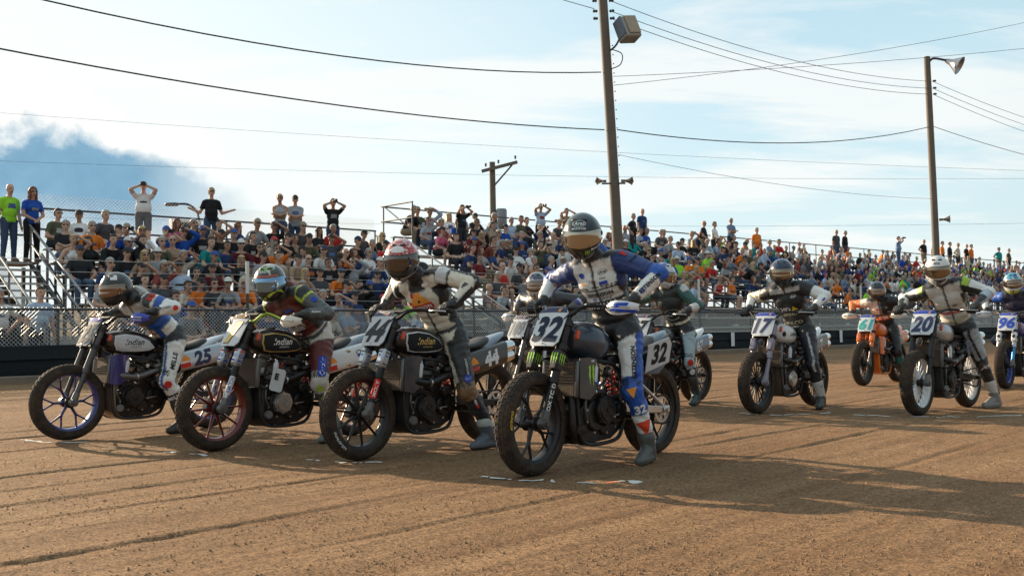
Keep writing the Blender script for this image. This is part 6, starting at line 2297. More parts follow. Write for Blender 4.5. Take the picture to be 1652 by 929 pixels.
def boots(top, sole, cut=0.03):
    def f(v, an, put):
        put(v[:, 2] > an.z + cut, top)
        put(v[:, 2] < v[:, 2].min() + 0.022, sole)
    return f


def nz(v, s, seed):
    return vnoise(v[:, 0] * s + v[:, 2] * s * 0.7 + 50, v[:, 1] * s + v[:, 2] * s * 0.4 + 50, seed)


# ---- riders
def suit32(D, put):
    r, t, h, la, out, fo = D['reg'], D['t'], D['h'], D['lat'], D['out'], D['fo']
    T = r == 'torso'
    put(T & (abs(la) > 0.148) & (h < 0.72), BLK_)
    put(T & (h > 0.672) & (h < 0.690) | T & (h > 0.715) & (h < 0.728), BLK_)
    put(T & (h < 0.485) & (h > 0.15), BLK_)
    put(T & (h < 0.15), (0.02, 0.02, 0.025))
    put(T & (h > 0.95) & (D['fw'] < 0.03), BLU)
    for c in 'LR':
        s = 1 if c == 'L' else -1
        put((r == 'ua' + c) & (out < 0.62) & (D['fo'] > -0.6), (0.012, 0.040, 0.17))
        put((r == 'ua' + c) & (t > 0.80), BLU)
        put((r == 'ua' + c) & (t > 0.25) & (t < 0.36) & (out > 0.5), BLK_)
        put((r == 'fa' + c) & (t < 0.16), BLU)
        put((r == 'fa' + c) & (t > 0.16), WHT)
        put((r == 'fa' + c) & (fo < -0.3), BLU)
        put((r == 'th' + c), BLK_)
        put((r == 'th' + c) & (out > -0.35), WHT)
        put((r == 'th' + c) & (out > 0.55) & (fo < 0.55), BLU)
        put((r == 'th' + c) & (t > 0.80), BLU)
        put((r == 'sn' + c), WHT)
        put((r == 'sn' + c) & (t < 0.40), BLU)
    put(T & (h > 0.62) & (abs(la) > 0.155), (0.012, 0.040, 0.17))


def helm32(az, el, v, put):
    put(el > R(8), (0.006, 0.018, 0.022))
    put((el > R(30)) & (nz(v, 30, 3) > 0.62), (0.012, 0.05, 0.045))
    put((el > R(64)), (0.010, 0.03, 0.036))
    put((el < R(-14)) & (nz(v, 40, 4) > 0.6), (0.12, 0.10, 0.06))


RID = []


def rd(num, spec):
    b, g = BIKES[num]
    RID.append(rider(spec, b, g))


rd('32', dict(label='rider in white and blue leathers looking down, astride motorcycle 32', voxel=0.010, head=(0.165, 0.02, 1.625), sh=(-0.025, 0.0, 1.43), pelvis=(-0.21, 0.04, 0.985), syaw=12, sroll=5,
              footL=(-0.22, 0.27), elL=(-0.1, 0.48, 1.335), elpR=(-0.35, -1.0, -0.15), look=(28, -22, 0), base=WHT, suit=suit32, helm=helm32, helm_base=(0.016, 0.017, 0.018), visor=VS,
              helm_art=((ARAI_O, M_WINK, 0, 47, 0.026), ('MONSTER', M_WINK, 0, 33, 0.015), (claws(), M_GREEN, 18, -28, 0.042), ('MONSTER', M_WINK, 48, -22, 0.016)),
              boot=(0.075, 0.085, 0.085), boot_fn=boots((0.06, 0.07, 0.068), (0.12, 0.12, 0.115), 0.30), boot_top=0.16,
              art=((TX('ESTENSON', 0.035), M_INK, 'chest', 0.01, 0.60, 0.031), (TX('Racing', 0.01, 0.4), GREYINK, 'chest', 0.04, 0.525, 0.034), (CHEV, M_BLUEINK, 'chest', -0.055, 0.525, 0.03), (TX('YAMAHA', 0.045), M_WINK, 'chest', 0.0, 0.425, 0.042),
                   (ARAI_O, M_INK, 'chest', 0.075, 0.92, 0.020), (DOT, M_BLUEINK, 'chest', -0.095, 0.92, 0.040), (TX('Vitec', 0.02), GREYINK, 'chest', 0.07, 0.84, 0.016), (BAR, M_BLUEINK, 'chest', 0.07, 0.77, 0.06), (BAR, M_ORANGE, 'chest', -0.09, 0.80, 0.035), (TX('T-bar', 0.02), M_BROWNINK, 'chest', -0.01, 0.82, 0.018),
                   (BAR, M_REDINK, 'uaL', 0.0, R(40), 0.055, dict(vz=0.6)), (TX('DAINESE', 0.03), M_INK, 'uaL', 0.20, R(60), 0.018, dict(vz=0.5, cross=1)),
                   (TX('ESTENSON', 0.035), M_INK, 'faL', 0.45, R(50), 0.032, dict(vz=0.3)), (CHEV, M_BLUEINK, 'faL', 0.70, R(38), 0.04, dict(vz=0.0)),
                   (TX('ESTENSON', 0.035), M_INK, 'thL', 0.50, R(48), 0.034), (TX('Racing', 0.01, 0.4), GREYINK, 'thL', 0.48, R(72), 0.026), (CHEV, M_BLUEINK, 'thL', 0.74, R(64), 0.04),
                   (TRID, M_ORANGE, 'snL', 0.03, R(30), 0.075, dict(cross=1)), (TX('32', 0.05), M_WINK, 'snL', 0.33, R(50), 0.065, dict(cross=1)), (TRID, pm('ink_bright_red', (0.72, 0.07, 0.03), 0.7, 0, 0.05, spec=0.2), 'snL', 0.66, R(50), 0.11, dict(cross=1)))))


def suit44(D, put):
    r, t, h, la, out, fo = D['reg'], D['t'], D['h'], D['lat'], D['out'], D['fo']
    T = r == 'torso'
    put(T, CRM)
    put(T & (la > 0.135 + 0.012 * np.sin(h * 20)) & (h < 0.9), BLK_)
    put(T & (la < -0.165), BLK_)
    put(T & (h > 0.90) & (abs(la) < 0.07), BLK_)
    for c in 'LR':
        put((r == 'ua' + c), BLK_)
        put((r == 'ua' + c) & (t < 0.30) & (out > 0.1), (0.60, 0.60, 0.60))
        put((r == 'ua' + c) & (t < 0.22) & (out > 0.75), (0.55, 0.05, 0.05))
        put((r == 'ua' + c) & (t > 0.35) & (fo > 0.55), CRM)
        put((r == 'fa' + c), BLK_)
        put((r == 'fa' + c) & (t < 0.18) & (out > 0.3), (0.60, 0.58, 0.56))
        put((r == 'fa' + c) & (t > 0.2) & (t < 0.85) & (fo > 0.45) & (fo < 0.8), CRM)
        put((r == 'th' + c), CRM)
        put((r == 'th' + c) & (out > 0.15), (0.03, 0.034, 0.036))
        put((r == 'th' + c) & (t < 0.35) & (fo > 0.2) & (out < -0.3), BLK_)
        put((r == 'th' + c) & (t > 0.86), (0.24, 0.14, 0.07))
        put((r == 'sn' + c), (0.018, 0.024, 0.032))
        put((r == 'sn' + c) & (t > 0.74), (0.55, 0.60, 0.54))


def helm44(az, el, v, put):
    x = np.abs(az)
    fl = vnoise(x * 5 + el * 4 + 20, el * 9 - x * 3 + 20, 15)
    f2 = vnoise(x * 11 - el * 5 + 20, el * 16 + x * 4 + 20, 16)
    put(el > R(-60), (0.60, 0.58, 0.56))
    put((el > R(6)) & (fl > 0.26), (0.55, 0.028, 0.025))
    put((el > R(6)) & (f2 > 0.74), (0.62, 0.60, 0.58))
    put((el > R(12)) & (f2 < 0.24), (0.03, 0.03, 0.035))
    put((el < R(-16)) & (x < R(75)), (0.03, 0.03, 0.032))
    put((el < R(-36)) & (el > R(-42)), (0.60, 0.58, 0.55))
    put((x > R(82)) & (el < R(6)) & (fl > 0.5), (0.50, 0.04, 0.035))


rd('44', dict(label='rider in cream and black leathers with a red and white helmet on motorcycle 44', voxel=0.0105, head=(0.285, 0.01, 1.525), sh=(0.075, 0.0, 1.36), pelvis=(-0.17, 0.04, 0.955), syaw=14, sroll=9, footL=(-0.37, 0.30), knpL=(0.8, 0.3, 0), footyaw=R(-4),
              elL=(-0.05, 0.46, 1.33), elpR=(-0.35, -1.0, -0.15), look=(35, -20, 0), base=CRM, suit=suit44, helm=helm44, helm_base=(0.6, 0.58, 0.56), visor=VSM,
              helm_art=((poly_geo([(1.7 * math.cos(2 * math.pi * k / 24), 0.95 * math.sin(2 * math.pi * k / 24)) for k in range(24)]), M_WINK, -2, 44, 0.030), (TX('Arai', 0.02, 0.2), M_INK, -2, 44, 0.027),), boot=(0.10, 0.13, 0.17), boot_fn=boots((0.5, 0.54, 0.5), (0.03, 0.035, 0.05), 0.06), boot_top=0.26,
              art=((DOME, M_ORANGE, 'chest', -0.005, 0.70, 0.20), (poly_geo(rrect(1.0, 0.30, 0.06)), M_REDINK, 'chest', 0.0, 0.635, 0.19, dict(lift=0.010)), (TX('MISSION', 0.04), M_WINK, 'chest', 0.0, 0.635, 0.033, dict(lift=0.013)), (TRI, M_INK, 'chest', -0.005, 0.76, 0.03, dict(lift=0.010)),
                   (ARAI_O, M_WINK, 'chest', 0.06, 0.87, 0.022), (SQ, M_REDINK, 'chest', -0.06, 0.87, 0.034), (SQ, M_REDINK, 'chest', -0.10, 0.74, 0.03), (BAR, M_WINK, 'chest', 0.09, 0.98, 0.06),
                   (TX('Indian Motorcycle', 0.0, 0.35), M_WINK, 'faL', 0.45, R(60), 0.030, dict(vz=0.2)), (TX('SATURDAY', 0.02), M_WINK, 'thL', 0.55, R(70), 0.018), (DOT, M_BLUEINK, 'thL', 0.78, R(65), 0.065, dict(cross=1)), (ARAI_O, M_WINK, 'thL', 0.78, R(65), 0.018, dict(cross=1)),
                   (BAR, M_REDINK, 'snL', 0.35, R(60), 0.05), (BAR, M_WINK, 'snL', 0.28, R(60), 0.05))))


def suit1(D, put):
    MAR, GRY, LIM = (0.115, 0.020, 0.018), (0.075, 0.085, 0.09), (0.44, 0.55, 0.06)
    r, t, h, la, out, fo = D['reg'], D['t'], D['h'], D['lat'], D['out'], D['fo']
    T = r == 'torso'
    put(T, MAR)
    put(T & (abs(la) > 0.125) & (h < 0.7), BLK_)
    put(T & (h < 0.16), (0.55, 0.50, 0.44))
    for c in 'LR':
        put((r == 'ua' + c), BLK_ if c == 'R' else GRY)
        put((r == 'ua' + c) & (t < 0.28) & (out > -0.1), LIM)
        put((r == 'ua' + c) & (t < 0.20) & (out > 0.25) & (out < 0.8), BLK_)
        put((r == 'fa' + c), GRY if c == 'L' else BLK_)
        put((r == 'fa' + c) & (t < 0.22) & (out > 0.2), LIM)
        put((r == 'th' + c), MAR)
        put((r == 'th' + c) & (t > 0.80), (0.50, 0.47, 0.42))
        put((r == 'sn' + c), GRY)
        put((r == 'sn' + c) & (abs(t - 0.12) < 0.05) & (fo > 0), LIM)


def helm1(az, el, v, put):
    put(el > R(20), (0.03, 0.032, 0.03))
    put((el > R(24)) & (nz(v, 30, 8) > 0.80), (0.4, 0.4, 0.36))
    put((el > R(52)) & (el < R(66)) & (abs(az) < R(40)), (0.16, 0.36, 0.08))
    put((el > R(27)) & (el < R(33)) & (abs(az) < R(50)), (0.45, 0.08, 0.04))
    put((abs(el - R(-30) - 0.25 * np.sin(az * 3)) < R(4)), (0.5, 0.58, 0.06))


rd('1', dict(label='rider in maroon leathers with lime green armour on motorcycle number 1', head=(0.19, 0.01, 1.39), sh=(0.02, 0.0, 1.255), pelvis=(-0.27, 0.03, 0.95), syaw=14, sroll=6, footL=(-0.26, 0.28), knpL=(0.9, 0.5, 0),
             elL=(-0.09, 0.44, 1.11), elpR=(-0.35, -1.0, -0.15), look=(42, -16, 4), base=(0.115, 0.02, 0.018), suit=suit1, helm=helm1, helm_base=(0.022, 0.023, 0.022), visor=VB,
             helm_art=(('AGV', M_WINK, 0, 46, 0.024),), boot=(0.14, 0.17, 0.17), boot_fn=boots((0.17, 0.20, 0.20), (0.05, 0.05, 0.05), 0.05), boot_top=0.62, gloveL=M_GLOVE, gloveR=pm('glove_cream', (0.6, 0.56, 0.48), 0.6, 0, 0.15),
             art=((TX('Indian', 0.015, 0.35), M_WINK, 'chest', 0.0, 0.42, 0.052), (TX('MOTORCYCLE', 0.02), M_WINK, 'chest', 0.0, 0.34, 0.014), (BAR, M_BLUEINK, 'chest', 0.06, 0.86, 0.06), (BAR, M_REDINK, 'chest', 0.05, 0.74, 0.055), (BAR, M_WINK, 'chest', 0.05, 0.64, 0.055), (DOT, M_WINK, 'chest', -0.07, 0.8, 0.03),
                  (TX('Expert', 0.02, 0.2), M_WINK, 'faL', 0.5, R(55), 0.026, dict(vz=0.3)), (DOT, M_BLUEINK, 'uaL', 0.45, R(55), 0.05, dict(vz=0.5, cross=1)), (poly_geo(rrect(1.0, 0.42, 0.1)), M_BLUEINK, 'thL', 0.62, R(62), 0.17), (TX('Orbix', 0.03, 0.2), M_WINK, 'thL', 0.62, R(62), 0.045, dict()),
                  (TRI, M_LIMEP, 'snL', 0.10, R(45), 0.07, dict(cross=1)), (claws(), M_GREEN, 'snL', 0.38, R(45), 0.07, dict(cross=1)))))


def suit25(D, put):
    r, t, h, la, out, fo = D['reg'], D['t'], D['h'], D['lat'], D['out'], D['fo']
    T = r == 'torso'
    put(T, (0.10, 0.11, 0.11))
    put(T & (la > 0.02) & (h < 0.55), BLU)
    put(T & (la > 0.10) & (h < 0.32), WHT)
    put(T & (la < 0.05) & (h < 0.42), (0.52, 0.46, 0.38))
    put(T & (h < 0.12), BLK_)
    put(T & (h > 0.82), (0.5, 0.5, 0.48))
    for c in 'LR':
        k = BLU if c == 'L' else BLK_
        put((r == 'ua' + c), WHT if c == 'L' else BLK_)
        put((r == 'ua' + c) & (t > 0.34) & (t < 0.62), k)
        put((r == 'ua' + c) & (t < 0.2) & (out > 0.2), (0.05, 0.06, 0.07))
        put((r == 'fa' + c), WHT if c == 'L' else BLK_)
        put((r == 'th' + c), WHT)
        put((r == 'th' + c) & (out < 0.15), (0.05, 0.06, 0.065))
        put((r == 'th' + c) & (abs(out - 0.42) < 0.09), BLU)
        put((r == 'sn' + c), WHT)
        put((r == 'sn' + c) & (t > 0.32), (0.03, 0.033, 0.04))


rd('25', dict(label='rider in white and blue leathers and black helmet crouching on the leftmost motorcycle', head=(0.27, 0.0, 1.385), sh=(0.055, 0.0, 1.255), pelvis=(-0.27, 0.03, 0.945), syaw=6, sroll=4, footL=(-0.26, 0.26), knpL=(0.9, 0.35, 0),
              elL=(-0.09, 0.42, 1.2), elpR=(-0.35, -1.0, -0.15), look=(22, -14, 0), base=WHT, suit=suit25, helm=lambda a, e, v, p: p(nz(v, 9, 2) > 0.7, (0.03, 0.034, 0.036)), helm_base=(0.018, 0.021, 0.022), visor=VC,
              helm_art=((SQ, M_WINK, 38, 52, 0.055), ('25', M_REDINK, 38, 52, 0.034)), boot=(0.02, 0.022, 0.024), boot_top=0.4,
              art=((TX('RS', 0.04), M_REDINK, 'uaL', 0.02, R(65), 0.06, dict(vz=0.5, cross=1)), (DOT, M_REDINK, 'faL', 0.06, R(80), 0.05, dict(cross=1)), (TX('ROGERS', 0.02), GREYINK, 'faL', 0.5, R(70), 0.022, dict(vz=0.3)), (TX('NP', 0.03), M_INK, 'faL', 0.78, R(60), 0.03, dict(vz=0.3)),
                   (TX('MILLS', 0.03, 0.1), M_INK, 'thL', 0.52, R(78), 0.05), (TX('MILLS', 0.04), M_WINK, 'snL', 0.42, R(70), 0.036, dict(cross=1)), (DOT, M_REDINK, 'snL', 0.10, R(60), 0.07, dict(cross=1)), (BAR, M_ORANGE, 'chest', 0.0, 0.6, 0.05), (BAR, M_REDINK, 'chest', -0.04, 0.3, 0.08))))


def suit17(D, put):
    r, t, h, la, out, fo = D['reg'], D['t'], D['h'], D['lat'], D['out'], D['fo']
    put(r == 'torso', BLK_)
    put((r == 'torso') & (h > 0.98), (0.45, 0.42, 0.38))
    for c in 'LR':
        put((r == 'ua' + c), BLK_)
        put((r == 'ua' + c) & (t > 0.42) & (fo > -0.3), CRM if c == 'R' else WHT)
        put((r == 'fa' + c), WHT)
        put((r == 'fa' + c) & (fo < -0.1), BLK_)
        put((r == 'th' + c), (0.014, 0.018, 0.034))
        put((r == 'th' + c) & (abs(out - 0.5) < 0.12), (0.5, 0.5, 0.48))
        put((r == 'sn' + c), (0.02, 0.022, 0.026))
        put((r == 'sn' + c) & (t < 0.14) & (fo > 0.2), (0.30, 0.31, 0.30))


rd('17', dict(label='rider in black and white leathers with a dark blue gold-visored helmet on motorcycle 17', voxel=0.012, head=(0.08, 0.01, 1.58), sh=(-0.05, 0.0, 1.395), pelvis=(-0.29, 0.03, 0.965), syaw=8, footL=(-0.28, 0.28), elL=(-0.13, 0.44, 1.3), elpR=(-0.35, -1.0, -0.15), look=(24, -14, 0),
              base=BLK_, suit=suit17, helm=lambda a, e, v, p: (p(e > R(26), (0.012, 0.028, 0.07)), p((e > R(58)) & (nz(v, 20, 3) > 0.5), (0.02, 0.06, 0.18))), helm_base=(0.014, 0.017, 0.024), visor=VG, boot=(0.03, 0.05, 0.055), boot_fn=boots((0.6, 0.6, 0.57), (0.03, 0.04, 0.045), 0.02), boot_top=0.45,
              art=((TX('BANDIT', 0.03), pm('ink_khaki', (0.42, 0.40, 0.28), 0.5), 'chest', 0.02, 0.44, 0.045), (TRI, M_YEL, 'chest', 0.06, 0.58, 0.07), (TX('HD', 0.03), M_WINK, 'chest', -0.04, 0.58, 0.06), (TX('WILCO', 0.03), pm('ink_khaki', (0.42, 0.40, 0.28), 0.5), 'chest', 0.0, 0.20, 0.045), (TX('SUPPLY', 0.02), M_WINK, 'chest', 0, 0.10, 0.02),
                   (ARAI_O, M_WINK, 'chest', 0.09, 0.88, 0.02), (BAR, M_BLUEINK, 'faL', 0.3, R(40), 0.05), (BAR, M_GOLD, 'uaR', 0.7, R(0), 0.05), (TX('GO', 0.05, 0.2), M_INK, 'snL', 0.70, R(45), 0.07, dict(cross=1)))))


def suit20(D, put):
    r, t, h, la, out, fo = D['reg'], D['t'], D['h'], D['lat'], D['out'], D['fo']
    W2 = (0.60, 0.55, 0.49)
    T = r == 'torso'
    put(T, W2)
    put(T & (abs(la) > 0.15) & (h < 0.8) & (h > 0.35), BLK_)
    put(T & (h < 0.10), BLK_)
    for c in 'LR':
        put((r == 'ua' + c), WHT)
        put((r == 'ua' + c) & (t < 0.22) & (out > 0.3), (0.38, 0.55, 0.05))
        put((r == 'ua' + c) & (fo > 0.1) & (out < 0.3), BLK_)
        put((r == 'fa' + c), (0.42, 0.48, 0.54) if c == 'L' else WHT)
        put((r == 'fa' + c) & (t > 0.5) & (fo > 0.2), BLK_)
        put((r == 'th' + c), (0.34, 0.37, 0.39))
        put((r == 'th' + c) & (out < -0.1), BLK_)
        put((r == 'th' + c) & (abs(out - 0.5) < 0.1), BLK_)
        put((r == 'sn' + c), (0.018, 0.019, 0.02))
        put((r == 'th' + c) & (t > 0.85), (0.05, 0.05, 0.055))


rd('20', dict(label='rider in cream leathers with lime shoulder patches and a white helmet on motorcycle 20', voxel=0.012, head=(0.10, 0.01, 1.565), sh=(-0.09, 0.0, 1.385), pelvis=(-0.36, 0.05, 0.965), syaw=16, footL=(-0.74, 0.29), knpL=(1.0, 0.5, 0), footyaw=R(-20), elL=(-0.22, 0.44, 1.31), elpR=(-0.35, -1.0, -0.15), look=(17, -18, 0),
              base=WHT, suit=suit20, helm=lambda a, e, v, p: (p((e < R(-22)) & (abs(a) < R(80)) & (nz(v, 24, 7) > 0.5), (0.05, 0.05, 0.055)), p((e > R(70)), (0.5, 0.52, 0.52))), helm_base=(0.66, 0.65, 0.62), visor=VG,
              helm_art=((TX('Arai', 0.02, 0.2), M_INK, 0, 42, 0.026),), boot=(0.25, 0.25, 0.24), boot_fn=boots((0.62, 0.60, 0.56), (0.4, 0.4, 0.38), 0.05), boot_top=0.42,
              art=((TX('FAIRWAY', 0.03), M_REDINK, 'chest', 0.0, 0.44, 0.042), (TX('ANDERSON', 0.03), pm('ink_khaki2', (0.35, 0.30, 0.12), 0.5), 'chest', 0.03, 0.22, 0.03), (BAR, GREYINK, 'chest', 0.06, 0.62, 0.05), (TX('Arai', 0.02, 0.2), M_WINK, 'snL', 0.10, R(50), 0.05, dict(cross=1)))))


def suit61(D, put):
    r, t, h, la, out, fo = D['reg'], D['t'], D['h'], D['lat'], D['out'], D['fo']
    ORG = (0.70, 0.17, 0.03)
    put(r == 'torso', BLK_)
    put((r == 'torso') & (la < 0.02) & (h > 0.6), (0.62, 0.52, 0.44))
    put((r == 'torso') & (h < 0.58) & (h > 0.36), ORG)
    for c in 'LR':
        put((r == 'ua' + c), ORG if c == 'R' else BLK_)
        put((r == 'ua' + c) & (t < 0.4) & (c == 'R'), (0.60, 0.52, 0.45))
        put((r == 'fa' + c), ORG if c == 'R' else BLK_)
        put((r == 'th' + c), BLK_)
        put((r == 'sn' + c), (0.02, 0.16, 0.14))


rd('61', dict(label='rider in orange and black leathers with a dark helmet on the orange motorcycle', voxel=0.014, head=(0.07, 0.0, 1.505), sh=(-0.07, 0.0, 1.345), pelvis=(-0.30, 0.0, 0.94), elpR=(-0.4, -1.0, 0.1), elpL=(-0.4, 1.0, 0.0), look=(25, -12, 0), base=BLK_, suit=suit61,
              helm=lambda a, e, v, p: p(e > R(60), (0.02, 0.035, 0.07)), helm_base=(0.014, 0.017, 0.026), visor=VC, boot=(0.03, 0.03, 0.03),
              art=((BAR, M_REDINK, 'chest', -0.05, 0.82, 0.05), (TX('KTM', 0.04), M_WINK, 'chest', 0.02, 0.46, 0.05), (BAR, M_GOLD, 'chest', 0.10, 0.85, 0.03))))


def suit96(D, put):
    r, t, h, la, out, fo = D['reg'], D['t'], D['h'], D['lat'], D['out'], D['fo']
    put(r == 'torso', (0.02, 0.022, 0.05))
    put((r == 'torso') & (h < 0.45) & (h > 0.33) & ((np.floor(la * 60) + np.floor(h * 40)) % 2 == 0), (0.55, 0.55, 0.53))
    for c in 'LR':
        put((r == 'ua' + c), BLU)
        put((r == 'ua' + c) & (t > 0.5), BLK_)
        put((r == 'fa' + c), WHT)
        put((r == 'fa' + c) & (fo < 0.1), BLK_)
        put((r == 'th' + c) | (r == 'sn' + c), (0.02, 0.024, 0.06))


rd('96', dict(label='rider in blue and black leathers with a pale blue helmet at the right edge', voxel=0.014, head=(0.17, 0.0, 1.565), sh=(-0.01, 0.0, 1.385), pelvis=(-0.25, 0.0, 0.95), elpR=(-0.4, -1.0, 0.1), elpL=(-0.4, 1.0, 0.0), look=(15, -12, 0), base=BLU, suit=suit96,
              helm=lambda a, e, v, p: (p((e > R(30)) & (nz(v, 26, 5) > 0.4), (0.03, 0.22, 0.36)), p((e < R(-28)) & (abs(a) < R(60)), (0.48, 0.55, 0.06))), helm_base=(0.55, 0.58, 0.58), visor=VC, boot=(0.03, 0.03, 0.03),
              art=((TX('SUNNYSIDE', 0.03), M_WINK, 'chest', 0.0, 0.55, 0.036), (TX('CYCLES', 0.03), M_WINK, 'chest', 0.0, 0.47, 0.03))))


def suit109(D, put):
    r, t, h, la, out, fo = D['reg'], D['t'], D['h'], D['lat'], D['out'], D['fo']
    put(r == 'torso', (0.06, 0.055, 0.06))
    for c in 'LR':
        put((r == 'ua' + c), (0.04, 0.04, 0.045))
        put((r == 'fa' + c), (0.08, 0.07, 0.065))
        put((r == 'fa' + c) & (t < 0.45), (0.05, 0.06, 0.36))
        put((r == 'fa' + c) & (abs(t - 0.25) < 0.05), WHT)
        put((r == 'th' + c) | (r == 'sn' + c), (0.03, 0.04, 0.08))


rd('109', dict(label='rider in dark leathers and silver helmet, half hidden between motorcycles 44 and 32', voxel=0.014, head=(0.17, 0.0, 1.49), sh=(0.0, 0.0, 1.33), pelvis=(-0.26, 0.0, 0.94), elpR=(-0.3, -1.0, 0.1), elpL=(-0.4, 1.0, 0.0), look=(28, -12, 0), base=BLK_, suit=suit109,
               helm=lambda a, e, v, p: (p(e > R(34), (0.06, 0.07, 0.12)), p((e > R(30)) & (nz(v, 20, 3) > 0.62), (0.5, 0.5, 0.5))), helm_base=(0.42, 0.41, 0.40), visor=VC, boot=(0.03, 0.03, 0.03), gloveR=pm('glove_tan', (0.30, 0.22, 0.15), 0.7)))


def suit67(D, put):
    r, t, h, la, out, fo = D['reg'], D['t'], D['h'], D['lat'], D['out'], D['fo']
    put(r == 'torso', (0.022, 0.03, 0.03))
    put((r == 'torso') & (h < 0.22), CRM)
    put((r == 'torso') & (h < 0.14), BLK_)
    for c in 'LR':
        put((r == 'ua' + c), (0.02, 0.085, 0.075))
        put((r == 'ua' + c) & (t < 0.25) & (out > 0.3), (0.5, 0.5, 0.5))
        put((r == 'fa' + c), (0.60, 0.58, 0.55))
        put((r == 'th' + c), BLK_)
        put((r == 'th' + c) & (out > 0.0), (0.36, 0.46, 0.50))
        put((r == 'sn' + c), (0.018, 0.026, 0.026))


rd('67', dict(label='rider in dark green leathers with white forearms, looking aside behind rider 32', voxel=0.013, head=(0.0, 0.0, 1.60), sh=(-0.07, 0.0, 1.405), pelvis=(-0.31, 0.03, 0.965), footL=(-0.22, 0.28), elL=(-0.1, 0.42, 1.21), elpR=(-0.35, -1.0, -0.15), look=(78, -16, 0), base=BLK_, suit=suit67,
              helm=lambda a, e, v, p: (p((e > R(10)) & (nz(v, 18, 3) > 0.5), (0.05, 0.07, 0.30)),), helm_base=(0.55, 0.55, 0.56), visor=VG, boot=(0.02, 0.06, 0.07), boot_fn=boots((0.02, 0.024, 0.026), (0.08, 0.16, 0.20), 0.05), boot_top=0.5,
              art=((TX('RACKLEY', 0.03), M_WINK, 'chest', 0.02, 0.46, 0.036), (oval_ring(1.6, 1.2, 0.07), M_WINK, 'chest', 0.02, 0.46, 0.13), (DOT, M_REDINK, 'snL', 0.02, R(50), 0.08, dict(cross=1)), (DOT, M_WINK, 'snL', 0.30, R(50), 0.07, dict(cross=1)), (TX('CC', 0.04), M_INK, 'snL', 0.30, R(50), 0.03, dict(cross=1)))))

# ---- chalk marks in front of the wheels
for who, pts in (('under the front wheel of motorcycle 32', [(-0.23, 6.60), (0.02, 6.38), (0.23, 6.42), (0.27, 6.30)]),
                 ('to the right of the front wheel of motorcycle 32', [(0.37, 6.33), (0.62, 6.27), (0.85, 6.36)]),
                 ('in front of motorcycle 44', [(-1.58, 7.55), (-1.35, 7.42), (-1.20, 7.32), (-0.95, 7.33)]),
                 ('in front of motorcycle 1', [(-2.85, 8.10), (-2.62, 7.98), (-2.36, 7.92)]),
                 ('in front of the leftmost motorcycle', [(-4.55, 9.20), (-4.10, 8.92), (-3.75, 8.90)]),
                 ('in front of motorcycle 17', [(2.50, 11.15), (2.75, 10.82), (3.30, 10.90), (3.55, 11.0)]),
                 ('in front of motorcycle 20', [(3.6, 10.75), (4.1, 10.45), (4.7, 10.35), (5.5, 10.5)])):
    chalk('broken white chalk start mark on the dirt ' + who, pts, 0.055)
chalk('short orange dash on the chalk mark near motorcycle 32', [(0.56, 6.285), (0.68, 6.285)], 0.05, M_CHALKR)

# ------------------------------------------------------------------ spectators
M_CLOTH = pm('cloth', (1, 1, 1), 0.85, 0, 0.14, 14, bump=0.12, bs=60, objcol=True, spec=0.2)
M_HAIR = pm('hair', (1, 1, 1), 0.65, 0, 0.3, 60, bump=0.3, bs=180, objcol=True)
M_CAP = pm('cap_cloth', (1, 1, 1), 0.75, 0, 0.1, 20, objcol=True)
M_GLASS = pm('sunglasses', (0.01, 0.01, 0.012), 0.12)
M_SHOE = pm('shoe', (1, 1, 1), 0.7, 0, 0.15, 30, objcol=True)
M_CAMERA = pm('camera_black', (0.012, 0.012, 0.014), 0.4)


def crowd_skin():
    m = bpy.data.materials.new('spectator_skin')
    m.use_nodes = True
    t = NT(m.node_tree)
    c = t.n('ShaderNodeObjectInfo').outputs['Color']
    a = t.n('ShaderNodeAttribute', attribute_name='paint').outputs[0]
    c = t.mix(1.0, c, a, 'MULTIPLY')
    p = t.n('ShaderNodeBsdfPrincipled', {'Base Color': c, 'Roughness': 0.55, 'Specular IOR Level': 0.35})
    t.n('ShaderNodeOutputMaterial', {0: p.outputs[0]})
    return m


M_CSKIN = crowd_skin()


